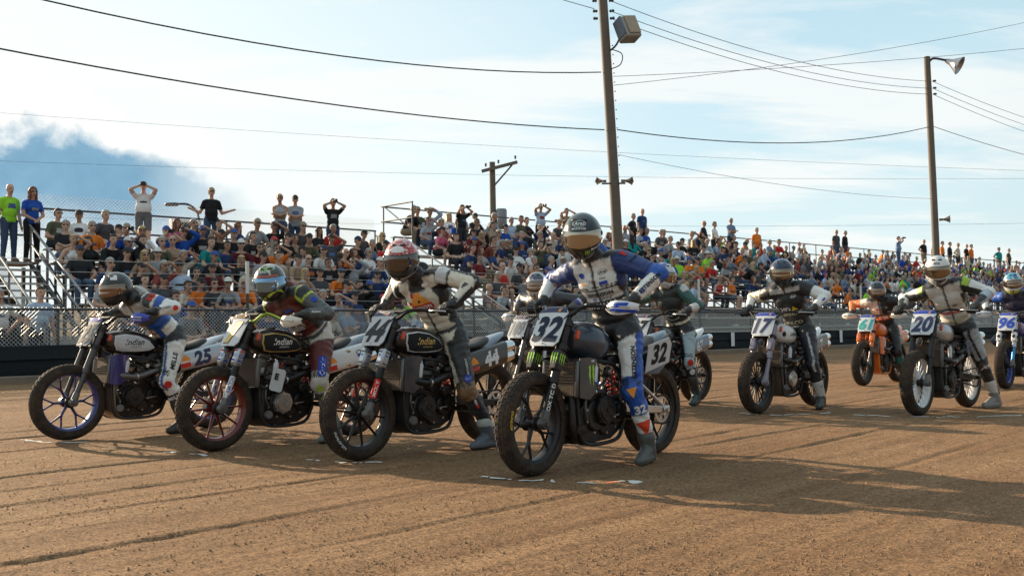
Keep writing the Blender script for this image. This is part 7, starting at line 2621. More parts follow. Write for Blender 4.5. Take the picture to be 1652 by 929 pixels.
def person_joints(pose):
    """x forward, y left, z up from the foot board (seated) or the ground (standing)"""
    J = {}
    seated = pose.startswith('sit')
    lean = dict(sit_knees=0.16, sit_clasp=0.24, sit_cross=0.04, sit_phone=0.06, sit_lap=0.08, sit_brow=0.10, sit_back=-0.06).get(pose, 0.02)
    if seated:
        J['P'] = V(0, 0, 0.53)
        J['S'] = V(lean, 0, 0.975 - abs(lean) * 0.12)
    else:
        J['P'] = V(0, 0, 0.95)
        J['S'] = V(0.01, 0, 1.42)
    J['H'] = J['S'] + V(0.035 + lean * 0.15, 0, 0.215)
    for s, c in ((1, 'L'), (-1, 'R')):
        J['sh' + c] = J['S'] + V(0, s * 0.172, -0.048)
        J['hip' + c] = J['P'] + V(0, s * 0.095, -0.02)
        if seated:
            J['kn' + c] = V(0.43, s * (0.13 if pose != 'sit_lap' else 0.09), 0.50)
            J['an' + c] = V(0.37, s * 0.12, 0.085)
        else:
            J['kn' + c] = V(0.02, s * 0.11, 0.50)
            J['an' + c] = V(-0.01, s * 0.13, 0.085)
        S = J['S']
        h, pole = {
            'sit_knees': (V(0.37, s * 0.15, 0.60), (-0.5, s, -0.2)),
            'sit_clasp': (V(0.44, s * 0.025, 0.60), (-0.2, s, -0.3)),
            'sit_cross': (V(0.22, -s * 0.07, 0.74), (-0.3, s, -0.4)),
            'sit_phone': (S + V(0.27, s * 0.05, 0.17), (0.0, s, -0.8)),
            'sit_lap': (V(0.20, s * 0.05, 0.62), (-0.4, s, -0.1)),
            'sit_brow': ((S + V(0.16, 0.10, 0.26)) if s > 0 else V(0.30, -0.12, 0.60), (0.1, s, -0.5)),
            'sit_back': (V(0.28, s * 0.16, 0.58), (-0.6, s, 0)),
            'stand_side': (V(0.03, s * 0.27, 0.84), (-1, s * 0.4, 0)),
            'stand_cross': (V(0.22, -s * 0.10, 1.17), (-0.2, s, -0.5)),
            'stand_camera': (S + V(0.22, s * 0.07, 0.22), (0.0, s, -0.35)),
            'stand_spread': (S + V(0.05, s * 0.50, -0.24), (-0.3, 0, -1)),
            'stand_front': (V(0.20, s * 0.05, 0.98), (-0.5, s, 0)),
            'stand_hip': (V(0.04, s * 0.22, 1.02), (-0.5, s, 0)),
        }[pose]
        J['wr' + c] = h
        J['el' + c] = ik(J['sh' + c], h, 0.29, 0.255, pole)
    J['fwd'] = V(1, 0, 0)
    return J


def person_prims(J, k=1.0, fem=False):
    mb = MB()
    P, S = J['P'], J['S']
    ax = (S - P).normalized()
    lat = V(0, 1, 0)
    F = Matrix((lat.cross(ax), lat, ax)).transposed()
    wq = 0.9 if fem else 1.0
    def el(f, off, rad): mb.ell(P.lerp(S, f) + F.col[0] * off, rad, F, 14, 10)
    el(0.0, 0.0, (0.125, 0.165, 0.12))
    el(0.32, 0.015 if not fem else 0.0, (0.13 * wq * k, 0.16 * wq * k, 0.17))
    el(0.66, 0.0, (0.125, 0.165 * wq, 0.16))
    el(0.92, -0.01, (0.085, 0.140 * wq, 0.07))
    if fem:
        for s in (-1, 1): mb.ell(P.lerp(S, 0.66) + F.col[0] * 0.09 + lat * 0.07 * s, (0.06, 0.065, 0.065))
    mb.cone(S - ax * 0.02, J['H'] - V(0.01, 0, 0.06), 0.06, 0.052)
    H = J['H']
    mb.ell(H + V(-0.008, 0, 0.02), (0.098, 0.078, 0.105))
    mb.ell(H + V(0.022, 0, -0.055), (0.062, 0.056, 0.065))
    mb.cone(H + V(0.085, 0, 0.005), H + V(0.102, 0, -0.03), 0.010, 0.015, 8, 3)
    for s, c in ((1, 'L'), (-1, 'R')):
        mb.ell(H + V(-0.005, s * 0.078, -0.01), (0.022, 0.012, 0.032))
        mb.cone(J['sh' + c], J['el' + c], 0.056 * wq, 0.043)
        mb.cone(J['sh' + c].lerp(S, 0.55), J['sh' + c], 0.066, 0.055 * wq)
        mb.cone(J['el' + c], J['wr' + c], 0.043, 0.031)
        d = (J['wr' + c] - J['el' + c]).normalized()
        w_ = J['wr' + c]
        side = d.cross(V(0, 0, 1)); side = side.normalized() if side.length > 0.1 else V(0, 1, 0)
        mb.cone(w_ + d * 0.02, w_ + d * 0.075, 0.032, 0.034)
        for q in (-1.5, -0.5, 0.5, 1.5):
            b = w_ + d * 0.085 + side * q * 0.020
            mb.cone(b, b + d * (0.06 - 0.008 * abs(q)) - V(0, 0, 0.02), 0.011, 0.009, 8, 3)
        mb.cone(w_ + d * 0.03 + side * 0.03 * s, w_ + d * 0.08 + side * 0.052 * s, 0.013, 0.011, 8, 3)
        mb.cone(J['hip' + c], J['kn' + c], 0.092, 0.066)
        mb.cone(J['kn' + c], J['an' + c], 0.062, 0.043)
        mb.ell(J['kn' + c].lerp(J['an' + c], 0.3) - V(0.012, 0, 0), (0.056, 0.05, 0.10))
        a = J['an' + c]
        mb.cone(a + V(-0.03, 0, -0.035), a + V(0.13, 0.01 if s > 0 else -0.01, -0.045), 0.042, 0.036)
        mb.cone(a, a + V(0.05, 0, -0.03), 0.045, 0.042)
    return mb


def person_regions(J, v):
    bones = [('torso', J['P'], J['S'], 0.14)]
    for c in 'LR':
        bones += [('ua', J['sh' + c], J['el' + c], 0.05), ('fa', J['el' + c], J['wr' + c] + (J['wr' + c] - J['el' + c]).normalized() * 0.12, 0.036), ('th', J['hip' + c], J['kn' + c], 0.08), ('sn', J['kn' + c], J['an' + c] + V(0, 0, 0.02), 0.052), ('ft', J['an' + c] + V(-0.02, 0, -0.03), J['an' + c] + V(0.14, 0, -0.045), 0.04)]
    bones += [('head', J['H'] + V(0, 0, -0.10), J['H'] + V(0, 0, 0.06), 0.085)]
    ds, ts = zip(*[seg_dist(v, a, b) for _, a, b, _ in bones])
    ds = np.array([d / b[3] for d, b in zip(ds, bones)]); ts = np.array(ts)
    i = ds.argmin(0)
    return np.array([b[0] for b in bones])[i], ts[i, np.arange(len(v))]


def shell(v, f, n, mask, off, name):
    """clothing: the skin's own faces where mask holds, lifted off the body"""
    fs = [q for q in f if mask[list(q)].all()]
    used = sorted({i for q in fs for i in q})
    mp = {o: i for i, o in enumerate(used)}
    return mesh_np(name, v[used] + n[used] * off, [tuple(mp[i] for i in q) for q in fs])


POSES = {}


def make_pose(pose, fem=False, k=1.0):
    key = (pose, fem, k)
    if key in POSES: return POSES[key]
    J = person_joints(pose)
    v, f = remesh(person_prims(J, k, fem), 0.0215, 3)
    body = mesh_np('person', v, f)
    n = normals_np(body)
    reg, t = person_regions(J, v)
    # eyes, brows, mouth and beard shadow as skin pigment
    q = v - np.array(J['H'])
    cols = np.ones((len(v), 3))
    eye = (q[:, 0] > 0.055) & (abs(q[:, 2] - 0.012) < 0.016) & (abs(abs(q[:, 1]) - 0.034) < 0.020)
    cols[eye] = (0.28, 0.26, 0.25)
    cols[(q[:, 0] > 0.05) & (abs(q[:, 2] + 0.068) < 0.010) & (abs(q[:, 1]) < 0.028)] = (0.62, 0.36, 0.34)
    set_cols(body, cols)
    hgt = (v - np.array(J['P'])) @ np.array((J['S'] - J['P']).normalized()) / (J['S'] - J['P']).length
    d = dict(body=body, J=J)
    tor = (reg == 'torso') & (hgt < 1.07)
    d['tee'] = shell(v, f, n, (tor & (hgt > -0.12)) | ((reg == 'ua') & (t < 0.68)), 0.014, 'shirt')
    d['tank'] = shell(v, f, n, tor & (hgt > -0.12) & ((hgt < 0.82) | (abs(v[:, 1]) < 0.10) & (hgt < 1.0)), 0.012, 'tank_top')
    d['long'] = shell(v, f, n, (tor & (hgt > -0.12)) | (reg == 'ua') | ((reg == 'fa') & (t < 0.72)), 0.014, 'shirt')
    leg = (reg == 'th') | ((reg == 'torso') & (hgt < 0.14))
    d['jeans'] = shell(v, f, n, leg | (reg == 'sn'), 0.012, 'trousers')
    d['shorts'] = shell(v, f, n, leg & ((reg != 'th') | (t < 0.90)), 0.016, 'shorts')
    pr = tor & (abs(v[:, 1]) < 0.085) & (hgt > 0.42) & (hgt < 0.78) & (n[:, 0] > 0.35)
    d['print'] = shell(v, f, n, pr & (hgt > 0.52), 0.018, 'shirt_print')
    d['print2'] = shell(v, f, n, pr & (abs(hgt - 0.62) < 0.07), 0.018, 'shirt_print')
    d['shoes'] = shell(v, f, n, reg == 'ft', 0.010, 'shoes')
    for m in d.values():
        if isinstance(m, bpy.types.Mesh) and len(m.polygons) == 0: pass
    POSES[key] = d
    return d


def head_shell(cond, off, name):
    """hair or cap cut from a head-shaped ellipsoid, centred on the head"""
    mb = MB()
    vs, fs = [], []
    nu, nv = 20, 14
    P = []
    for j in range(nv + 1):
        e = math.pi * (0.5 - j / nv)
        for i in range(nu):
            a = 2 * math.pi * i / nu
            P.append(V(-0.008 + (0.100 + off) * math.cos(e) * math.cos(a), (0.081 + off) * math.cos(e) * math.sin(a), 0.02 + (0.106 + off) * math.sin(e)))
    keep = [cond(p) for p in P]
    for j in range(nv):
        for i in range(nu):
            q = (j * nu + i, (j + 1) * nu + i, (j + 1) * nu + (i + 1) % nu, j * nu + (i + 1) % nu)
            if all(keep[k] for k in q): fs.append(q)
    return mb.add(P, fs)


def prune(mb):
    used = sorted({i for q in mb.f for i in q})
    mp = {o: i for i, o in enumerate(used)}
    mb.v = [mb.v[i] for i in used]; mb.f = [tuple(mp[i] for i in q) for q in mb.f]
    return mb


def hair_mesh(style):
    k = 'hair_' + style
    if k in MC: return MC[k]
    if style == 'short':
        mb = head_shell(lambda p: p.z > 0.065 or (p.x < -0.015 and p.z > -0.06) or (p.x < 0.02 and p.z > 0.0), 0.010, k)
    elif style == 'long':
        mb = head_shell(lambda p: p.z > 0.062 or p.x < 0.0 or (abs(p.y) > 0.07 and p.x < 0.045), 0.016, k)
        for s in (-1, 1):
            mb.loft([[V(x_, s * y_, z_) for x_, y_ in ((0.045, 0.062), (0.045, 0.088), (-0.05, 0.10), (-0.10, 0.05), (-0.10, 0.0), (-0.06, 0.0))] for z_, in ((0.03,), (-0.06,))] + [[V(x_, s * y_, -0.20) for x_, y_ in ((0.04, 0.075), (0.03, 0.10), (-0.06, 0.105), (-0.115, 0.05), (-0.115, 0.0), (-0.08, 0.0))]])
    elif style == 'cap':
        mb = head_shell(lambda p: p.z > 0.045, 0.013, k)
        pts = []
        for i in range(9):
            a = R(-62 + 124 * i / 8)
            pts.append((V(-0.008 + 0.112 * math.cos(a), 0.093 * math.sin(a), 0.052), V(0.02 + 0.165 * math.cos(a) ** 0.8 if math.cos(a) > 0 else 0.02, 0.088 * math.sin(a), 0.036)))
        rings = [[p, q, q - V(0, 0, 0.006), p - V(0, 0, 0.008)] for p, q in pts]
        mb.loft(rings)
    elif style == 'cowboy':
        mb = head_shell(lambda p: p.z > 0.05, 0.02, k)
        n = 24
        r0, r1, r2 = [], [], []
        for i in range(n):
            a = 2 * math.pi * i / n
            up = 0.05 * math.sin(a) ** 2
            r0.append(V(0.115 * math.cos(a), 0.098 * math.sin(a), 0.055)); r1.append(V(0.19 * math.cos(a), 0.175 * math.sin(a), 0.05 + up)); r2.append(V(0.12 * math.cos(a), 0.102 * math.sin(a), 0.047))
        mb.loft([r0, r1, r2], caps=False)
    prune(mb)
    MC[k] = mb.mesh(k, True, 1.2)
    return MC[k]


def glasses_mesh():
    if 'glasses' not in MC:
        mb = MB()
        for s in (-1, 1):
            mb.loft([[V(0.088 - 0.012 * q * q - 0.05 * max(0, q - 0.5), s * (0.034 + 0.026 * q), 0.014 + z) for z in (0.017 * (1 - 0.3 * q * q), -0.019 * (1 - 0.3 * q * q))] + [V(0.094 - 0.012 * q * q - 0.05 * max(0, q - 0.5), s * (0.034 + 0.026 * q), 0.014 + z) for z in (-0.019 * (1 - 0.3 * q * q), 0.017 * (1 - 0.3 * q * q))] for q in (-1, -0.5, 0, 0.5, 1)])
            mb.tube([V(0.078, s * 0.062, 0.018), V(0.0, s * 0.084, 0.018)], 0.003, 5)
        mb.tube([V(0.090, -0.012, 0.018), V(0.090, 0.012, 0.018)], 0.004, 5)
        MC['glasses'] = mb.mesh('sunglasses')
    return MC['glasses']


SHIRT = dict(black=(0.022, 0.023, 0.026), white=(0.76, 0.76, 0.75), orange=(0.78, 0.20, 0.03), charcoal=(0.075, 0.08, 0.09), blue=(0.02, 0.085, 0.40), olive=(0.10, 0.105, 0.065), pink=(0.62, 0.14, 0.24), tan=(0.36, 0.25, 0.18), lightblue=(0.42, 0.54, 0.70),
             teal=(0.015, 0.27, 0.27), navy=(0.03, 0.055, 0.15), maroon=(0.14, 0.022, 0.028), red=(0.52, 0.035, 0.035), steel=(0.18, 0.26, 0.38), lime=(0.34, 0.75, 0.05), cream=(0.55, 0.49, 0.40), greyshirt=(0.32, 0.35, 0.38), plaid=(0.20, 0.21, 0.23), redplaid=(0.30, 0.07, 0.06))
SNAME = dict(greyshirt='grey', steel='steel blue', lightblue='light blue', plaid='grey plaid', redplaid='red plaid', lime='lime green', tan='tan', blue='royal blue')
HATC = dict(blackcap=(0.014, 0.014, 0.016), whitecap=(0.66, 0.65, 0.62), khakicap=(0.30, 0.25, 0.17), bluecap=(0.03, 0.08, 0.30), navycap=(0.02, 0.03, 0.08), redcap=(0.5, 0.04, 0.04), cowboy=(0.55, 0.52, 0.46))
HAIRC = dict(dark=(0.025, 0.017, 0.012), grey=(0.34, 0.33, 0.31), blonde=(0.50, 0.36, 0.17), blondelong=(0.50, 0.36, 0.18), darklong=(0.022, 0.014, 0.010), auburnlong=(0.16, 0.055, 0.025), bald=None)
HNAME = dict(blackcap='black cap', whitecap='white cap', khakicap='khaki cap', bluecap='blue cap', navycap='navy cap', redcap='red cap', cowboy='wide hat', dark='dark hair', grey='grey hair', blonde='fair hair', blondelong='long fair hair', darklong='long dark hair', auburnlong='long auburn hair', bald='bald head')
SKINS = [(0.54, 0.33, 0.24), (0.60, 0.39, 0.29), (0.48, 0.28, 0.20), (0.58, 0.36, 0.26), (0.42, 0.245, 0.17)]
PANTS = [(0.05, 0.075, 0.13), (0.07, 0.10, 0.17), (0.02, 0.022, 0.028), (0.09, 0.13, 0.20), (0.22, 0.18, 0.13), (0.035, 0.04, 0.05)]
ROWN = ['front row', 'second row', 'third row', 'fourth row', 'fifth row', 'sixth row', 'seventh row', 'eighth row', 'ninth row', 'tenth row', 'eleventh row']
FACE = math.atan2(-VV.y, -VV.x)
rngc = random.Random(5)
NSPEC = 0


def spectator(pose, loc, rz, shirt, hat, fem=False, glasses=False, label='', group='spectators', cam=False, shorts=None, scale=None, small=False, pants=None):
    """one person with clothes, hair or hat, and what they wear"""
    global NSPEC
    NSPEC += 1
    style = 'tank' if shirt.endswith('tank') else ('long' if rngc.random() < 0.10 else 'tee')
    key = shirt.replace('tank', '') or 'white'
    c = SHIRT.get(key, (0.3, 0.05, 0.05))
    j = rngc.uniform(0.85, 1.15)
    c = tuple(min(0.8, x * j) for x in c)
    D = make_pose(pose, fem, 1.0 if fem or rngc.random() < 0.55 else 1.18)
    sk = rngc.choice(SKINS)
    o = inst('person', D['body'], M_CSKIN, None, None, sk)
    o.location = Vector(loc) - (Vector((0, 0, 0.06)) if pose.startswith('sit') else Vector((0, 0, 0)))
    o.rotation_euler = (0, 0, rz)
    k = (scale or rngc.uniform(0.95, 1.04) * (0.95 if fem else 1.0)) * (1.20 if pose.startswith('sit') else 1.13)
    o.scale = (k, k, k)
    tag(o, label, 'person', group)
    inst({'tank': 'tank_top'}.get(style, 'shirt'), D[style], M_CLOTH, o, None, c)
    if not small and style != 'tank' and rngc.random() < 0.55:
        lum = sum(c) / 3
        inst('shirt_print', D[rngc.choice(('print', 'print2'))], M_CLOTH, o, None, rngc.choice(((0.5, 0.5, 0.48), (0.3, 0.3, 0.3), (0.45, 0.12, 0.05), (0.10, 0.2, 0.4)) if lum < 0.25 else ((0.05, 0.05, 0.06), (0.10, 0.15, 0.3), (0.3, 0.05, 0.05))))
    sh = shorts if shorts is not None else rngc.random() < 0.35
    pc = pants or rngc.choice(PANTS)
    inst('shorts' if sh else 'trousers', D['shorts' if sh else 'jeans'], M_CLOTH, o, None, pc)
    if not small: inst('shoes', D['shoes'], M_SHOE, o, None, rngc.choice(((0.5, 0.5, 0.5), (0.03, 0.03, 0.03), (0.12, 0.09, 0.07))))
    hm = Matrix.Translation(D['J']['H'])
    if hat in HATC:
        inst('hat' if hat == 'cowboy' else 'cap', hair_mesh('cowboy' if hat == 'cowboy' else 'cap'), M_CAP, o, hm, HATC[hat])
        if not small: inst('hair', hair_mesh('long' if fem else 'short'), M_HAIR, o, hm @ Matrix.Scale(0.97, 4), rngc.choice((HAIRC['dark'], HAIRC['grey'], HAIRC['dark'])))
    elif HAIRC.get(hat):
        inst('hair', hair_mesh('long' if 'long' in hat else 'short'), M_HAIR, o, hm, HAIRC[hat])
    if glasses: inst('sunglasses', glasses_mesh(), M_GLASS, o, hm)
    if cam:
        p = (D['J']['wrL'] + D['J']['wrR']) / 2 + V(0.06, 0, 0.03)
        cb = MB().box(p, (0.07, 0.13, 0.09), None, 0.012).build('camera', M_CAMERA, o)
        MB().cyl(p + V(0.03, 0, 0), p + V(0.13, 0, 0.0), 0.036, 0.042, 14).build('lens', M_CAMERA, cb)
    return o
SPEC_A = """0 4.40 plaid bluecap;0 4.84 maroon auburnlong f;1 9.05 greyshirt grey;1 9.65 navy blackcap;2 3.92 plaid dark;2 4.36 charcoal blackcap g;2 4.80 cream dark fg;2 5.24 orange blackcap g;2 5.68 charcoal dark g;2 6.12 greyshirt whitecap g;2 6.56 orange bald g;2 9.58 navy blackcap g;2 10.14 black dark p;2 10.58 black bluecap;2 11.26 maroon dark;3 4.03 black blackcap g;3 5.12 lightblue blackcap g;3 5.56 charcoal dark fg;3 6.00 maroon blackcap;3 8.65 tan blondelong f;3 12.41 black grey g;4 3.95 black blackcap g;4 4.39 tan blondelong fg;4 4.83 greyshirt whitecap g;4 7.20 black blondelong f;4 7.75 greyshirt blackcap g;4 8.24 cream dark;4 8.68 tan blackcap;4 9.33 black bald g;4 9.89 black dark g;4 10.33 black darklong f;4 10.77 greyshirt dark fg;4 11.49 navy whitecap;4 11.93 white bluecap g;4 12.41 cream blackcap;5 2.85 whitetank blonde f;5 3.29 black darklong f;5 3.73 black dark;5 4.17 black whitecap g;5 4.61 black dark;5 5.05 olive grey g;5 5.49 tan bald g;5 6.33 teal dark;5 6.91 navy dark;5 7.43 maroon whitecap g;5 7.97 maroon dark g;5 9.25 white blackcap;5 10.14 white navycap g;5 10.64 orange bald g;6 2.94 black grey g;6 3.55 orange grey g;6 4.03 blue blackcap;6 4.47 blue khakicap p;6 4.91 white blondelong fg;6 5.56 blue bluecap p;6 6.04 blue blackcap g;6 6.61 black bluecap g;6 7.05 black blackcap;6 7.53 black bluecap;6 7.99 black dark;6 8.62 cream redcap fg;6 9.06 black blackcap g;6 9.50 tan dark;6 9.94 olive blackcap;6 12.06 steel grey;6 12.70 red blackcap;7 3.48 white blackcap;7 4.05 charcoal grey;7 6.02 pink auburnlong f;7 6.60 black grey g;7 8.10 navy auburnlong fg;7 8.54 greyshirt khakicap;7 9.19 black blackcap;7 10.77 black darklong f;7 11.27 red grey;7 12.30 charcoal blackcap g;7 12.88 black blondelong fg"""
SPEC_B = """2 15.01 maroon bald;2 15.49 greyshirt dark;2 18.92 lime dark;4 16.73 redtank bald;4 17.50 charcoal blackcap;4 26.54 tan grey;4 28.95 redtank grey f;4 29.83 orange dark f;5 16.23 maroon dark;5 18.86 orangetank grey;5 19.47 blue grey;5 28.12 redtank blondelong f;6 16.22 navy dark;6 27.95 lime whitecap;6 28.54 orange bluecap;6 29.32 orange blackcap;6 32.24 redtank dark;6 32.86 black blondelong f;6 33.70 navy blackcap;7 16.33 black dark;7 17.10 maroon bluecap;7 19.61 navy bluecap;7 20.35 olive dark p;7 27.23 greyshirt bluecap;7 28.01 teal dark;8 16.04 pink blackcap;8 17.44 maroon blackcap;8 19.89 navy grey;8 22.82 lightblue blackcap;8 26.91 black grey;8 29.43 lightblue blackcap g;8 34.00 orange grey;9 16.80 redplaid khakicap;9 17.53 blue bald;9 19.27 tan dark;9 21.66 navy grey p;9 23.06 orange dark;9 27.38 teal blackcap;9 29.37 greyshirt grey g;9 30.47 black blackcap;9 31.38 black blondelong f;9 33.92 black dark;10 15.60 black grey;10 16.08 olive khakicap;10 16.59 lightblue cowboy;10 18.95 black blackcap;10 19.46 greyshirt grey;10 20.68 lightblue grey;10 21.16 olive dark;10 21.66 black dark;10 23.16 charcoal cowboy;10 23.64 tan dark;10 26.58 greyshirt bluecap;10 27.39 lightblue bald;10 29.82 charcoal grey;10 30.30 tan grey;10 36.38 orange bald;10 37.57 lime khakicap;10 38.68 steel grey;10 39.24 red dark"""


def who(shirt, hat, cam=False):
    key = shirt.replace('tank', '')
    nm = SNAME.get(key, key or 'white')
    gar = 'vest' if shirt.endswith('tank') else 'shirt'
    return f"{nm} {gar} and {HNAME[hat]}"


ORD = ['first', 'second', 'third', 'fourth', 'fifth', 'sixth', 'seventh', 'eighth', 'ninth', 'tenth', 'eleventh', 'twelfth', 'thirteenth', 'fourteenth', 'fifteenth', 'sixteenth', 'seventeenth', 'eighteenth', 'nineteenth', 'twentieth']
TENS = {2: 'twenty', 3: 'thirty', 4: 'forty', 5: 'fifty', 6: 'sixty'}


def ordinal(i):
    """0-based index to a spoken ordinal"""
    n = i + 1
    if n <= 20: return ORD[i]
    t, u_ = divmod(n, 10)
    if u_ == 0: return TENS[t][:-1] + 'ieth'
    return TENS[t] + '-' + ORD[u_ - 1]


SITS = ['sit_knees', 'sit_clasp', 'sit_cross', 'sit_lap', 'sit_back', 'sit_knees', 'sit_clasp', 'sit_brow']


def seat_row(entries, stand_name, group, small_from=99):
    """entries: (row, t, shirt, hat, flags) -> seated people, labelled by row and place"""
    byrow = {}
    for e in entries: byrow.setdefault(e[0], []).append(e)
    for k, L in sorted(byrow.items()):
        L.sort(key=lambda e: e[1])
        for i, (row, t, shirt, hat, fl) in enumerate(L):
            pose = 'sit_phone' if 'p' in fl else rngc.choice(SITS)
            lab = f"fan in {who(shirt, hat)}, {ordinal(i)} from left, {ROWN[row]}, {stand_name}"
            spectator(pose, FW(t, W_FIRST + RUN * row + 0.13, Z_FIRST + RISE * row + 0.021), FACE + R(rngc.uniform(-22, 26)), shirt, hat, 'f' in fl, 'g' in fl, lab, group, cam='p' in fl, small=t > small_from)


def parse(s):
    out_ = []
    for it in s.split(';'):
        p = it.split()
        out_.append((int(p[0]), float(p[1]), p[2], p[3], p[4] if len(p) > 4 else ''))
    return out_


SH_ = ['black'] * 5 + ['charcoal'] * 3 + ['navy'] * 4 + ['white'] * 6 + ['orange', 'blue', 'teal', 'lime', 'lightblue', 'cream', 'greyshirt', 'greyshirt', 'greyshirt', 'lightblue', 'lightblue', 'steel', 'steel', 'maroon', 'red', 'orange', 'olive', 'tan', 'tan', 'blue', 'plaid', 'redplaid']
HT_ = ['blackcap'] * 4 + ['whitecap', 'khakicap', 'bluecap', 'navycap', 'redcap'] + ['dark'] * 3 + ['grey'] * 4 + ['bald', 'blondelong', 'darklong', 'auburnlong']
listA = parse(SPEC_A)
fill = []
for row in range(8):
    t = 2.75
    while t < 12.9:
        t += rngc.uniform(0.10, 0.2)
        if min([abs(t - e[1]) for e in listA + fill if e[0] == row] or [9]) < 0.5: continue
        if rngc.random() < (0.25, 0.45, 0.5, 0.5, 0.4, 0.35, 0.3, 0.2)[row]:
            hat = rngc.choice(HT_)
            fill.append((row, t, rngc.choice(SH_), hat, ('f' if 'long' in hat else '') + ('g' if rngc.random() < 0.5 else '')))
listA += fill
seat_row(listA, 'near bleacher', 'spectators seated in the near bleacher')

# people who fill the tall stand: the ones picked out above plus neighbours drawn to its density
listB = parse(SPEC_B)


def density(row, t):
    if t < 21: d = (0.05, 0.2, 0.35, 0.45, 0.5, 0.5, 0.5, 0.6, 0.6, 0.6, 0.55)[row]
    elif t < 30: d = (0, 0, 0.03, 0.10, 0.2, 0.3, 0.42, 0.55, 0.6, 0.62, 0.6)[row]
    elif t < 36: d = (0, 0, 0, 0.03, 0.10, 0.22, 0.40, 0.50, 0.55, 0.6, 0.5)[row]
    else: d = (0, 0, 0.04, 0.30, 0.45, 0.60, 0.66, 0.70, 0.70, 0.66, 0.5)[row]
    return d


cand = []
taken = {}
for e in listB: taken.setdefault(e[0], []).append(e[1])
for row in range(11):
    t = 15.4
    while t < 84:
        t += rngc.uniform(0.50, 0.62)
        if min([abs(t - q) for q in taken.get(row, [999])]) < 0.5: continue
        if rngc.random() < density(row, t):
            hat = rngc.choice(HT_)
            cand.append((row, t, rngc.choice(SH_), hat, ('f' if 'long' in hat else '') + ('g' if rngc.random() < 0.35 else '')))
cand.sort(key=lambda e: e[1])
NEAR = 300 - len(listA) - len(listB) - 30
seat_row(listB + cand[:NEAR], 'far bleacher', 'spectators seated in the far bleacher', 34)
rest = cand[NEAR:]

# the remaining far rows read as one mass of people
def crowd_mass(lst):
    J = person_joints('sit_knees')
    v, f = remesh(person_prims(J), 0.068, 1)
    reg, tt = person_regions(J, v)
    hair = (reg == 'head') & ((v[:, 2] > J['H'].z + 0.05) | (v[:, 0] < J['H'].x - 0.02))
    fn = np.array([q for q in f if len(q) == 4])
    n = len(v)
    VS, FS, CS = [], [], []
    for i, (row, t, shirt, hat, fl) in enumerate(lst):
        a = FACE + R(rngc.uniform(-25, 25))
        c, s = math.cos(a), math.sin(a)
        p = FW(t, W_FIRST + RUN * row + 0.13, Z_FIRST + RISE * row + 0.021)
        k = rngc.uniform(0.93, 1.04) * 1.18
        q = v * k
        VS.append(np.stack([q[:, 0] * c - q[:, 1] * s + p.x, q[:, 0] * s + q[:, 1] * c + p.y, q[:, 2] + p.z], 1))
        FS.append(fn + i * n)
        col_ = np.tile(np.array(rngc.choice(SKINS)), (n, 1))
        col_[(reg == 'torso') | ((reg == 'ua') & (tt < 0.7))] = SHIRT[shirt]
        col_[(reg == 'th') | (reg == 'sn')] = rngc.choice(PANTS)
        col_[reg == 'ft'] = (0.05, 0.05, 0.05)
        col_[hair] = HATC.get(hat) or HAIRC.get(hat) or (0.45, 0.28, 0.2)
        CS.append(col_)
    vs = np.vstack(VS); fs = np.vstack(FS)
    me = bpy.data.meshes.new('crowd')
    me.vertices.add(len(vs)); me.vertices.foreach_set('co', vs.astype(np.float32).ravel())
    me.loops.add(fs.size); me.loops.foreach_set('vertex_index', fs.astype(np.int32).ravel())
    me.polygons.add(len(fs)); me.polygons.foreach_set('loop_start', np.arange(0, fs.size, 4, dtype=np.int32))
    me.update(calc_edges=True); me.validate(); me.shade_smooth()
    set_cols(me, np.vstack(CS))
    tag(inst('crowd', me, pm('crowd_cloth', (1, 1, 1), 0.85, 0, 0.1, 5, attr='paint', spec=0.2)), 'distant mass of seated spectators filling the far end of the long bleacher', 'crowd', kind='stuff')


crowd_mass(rest)

# people on their feet
TOPA = Z_FIRST + RISE * 7 + 0.423
WA = W_FIRST + RUN * 7 + 0.16
G_ST = 'spectators on their feet'
for t, pose, shirt, hat, fl, lab in ((5.23, 'stand_camera', 'white', 'khakicap', 'p', 'man in white shirt and grey shorts raising a camera, standing on the near bleacher top'),
                                     (7.23, 'stand_spread', 'black', 'khakicap', '', 'man in black shirt and jeans with arms spread wide, standing on the near bleacher'),
                                     (9.47, 'stand_cross', 'greyshirttank', 'blonde', 'fg', 'woman in grey vest and denim shorts standing with folded arms beside a capped man'),
                                     (9.99, 'stand_cross', 'greyshirt', 'blackcap', 'g', 'man in grey shirt and black cap standing with folded arms beside a woman'),
                                     (11.35, 'stand_camera', 'black', 'dark', 'p', 'photographer in black shirt and dark jeans standing at the near bleacher right end')):
    spectator(pose, FW(t, WA, TOPA), FACE + R(rngc.uniform(-34, -16)), shirt, hat, 'f' in fl, 'g' in fl, lab, G_ST, cam='p' in fl, shorts=('shorts' in lab), scale=1.0, pants=(0.14, 0.145, 0.15) if 'grey shorts' in lab else (0.05, 0.085, 0.16))
spectator('stand_side', FW(1.90, 6.45, Z_FIRST + RISE * 7 + 0.075), FACE + R(15), 'lime', 'bald', False, False, 'bald man in lime green shirt and jeans standing at the head of the left stairs', G_ST, shorts=False, scale=1.03, pants=(0.05, 0.085, 0.16))
spectator('stand_front', FW(2.42, 6.30, Z_FIRST + RISE * 7 + 0.075), FACE + R(10), 'blue', 'auburnlong', True, True, 'woman with long auburn hair in a bright blue blouse standing by the left stairs', G_ST, shorts=False, scale=1.0, pants=(0.015, 0.015, 0.018))
spectator('stand_side', FW(0.99, 0.80, GZ), FACE + R(8), 'lightblue', 'dark', False, False, 'man in pale blue shirt standing close behind the chain link fence at left', G_ST, shorts=False, scale=1.0)
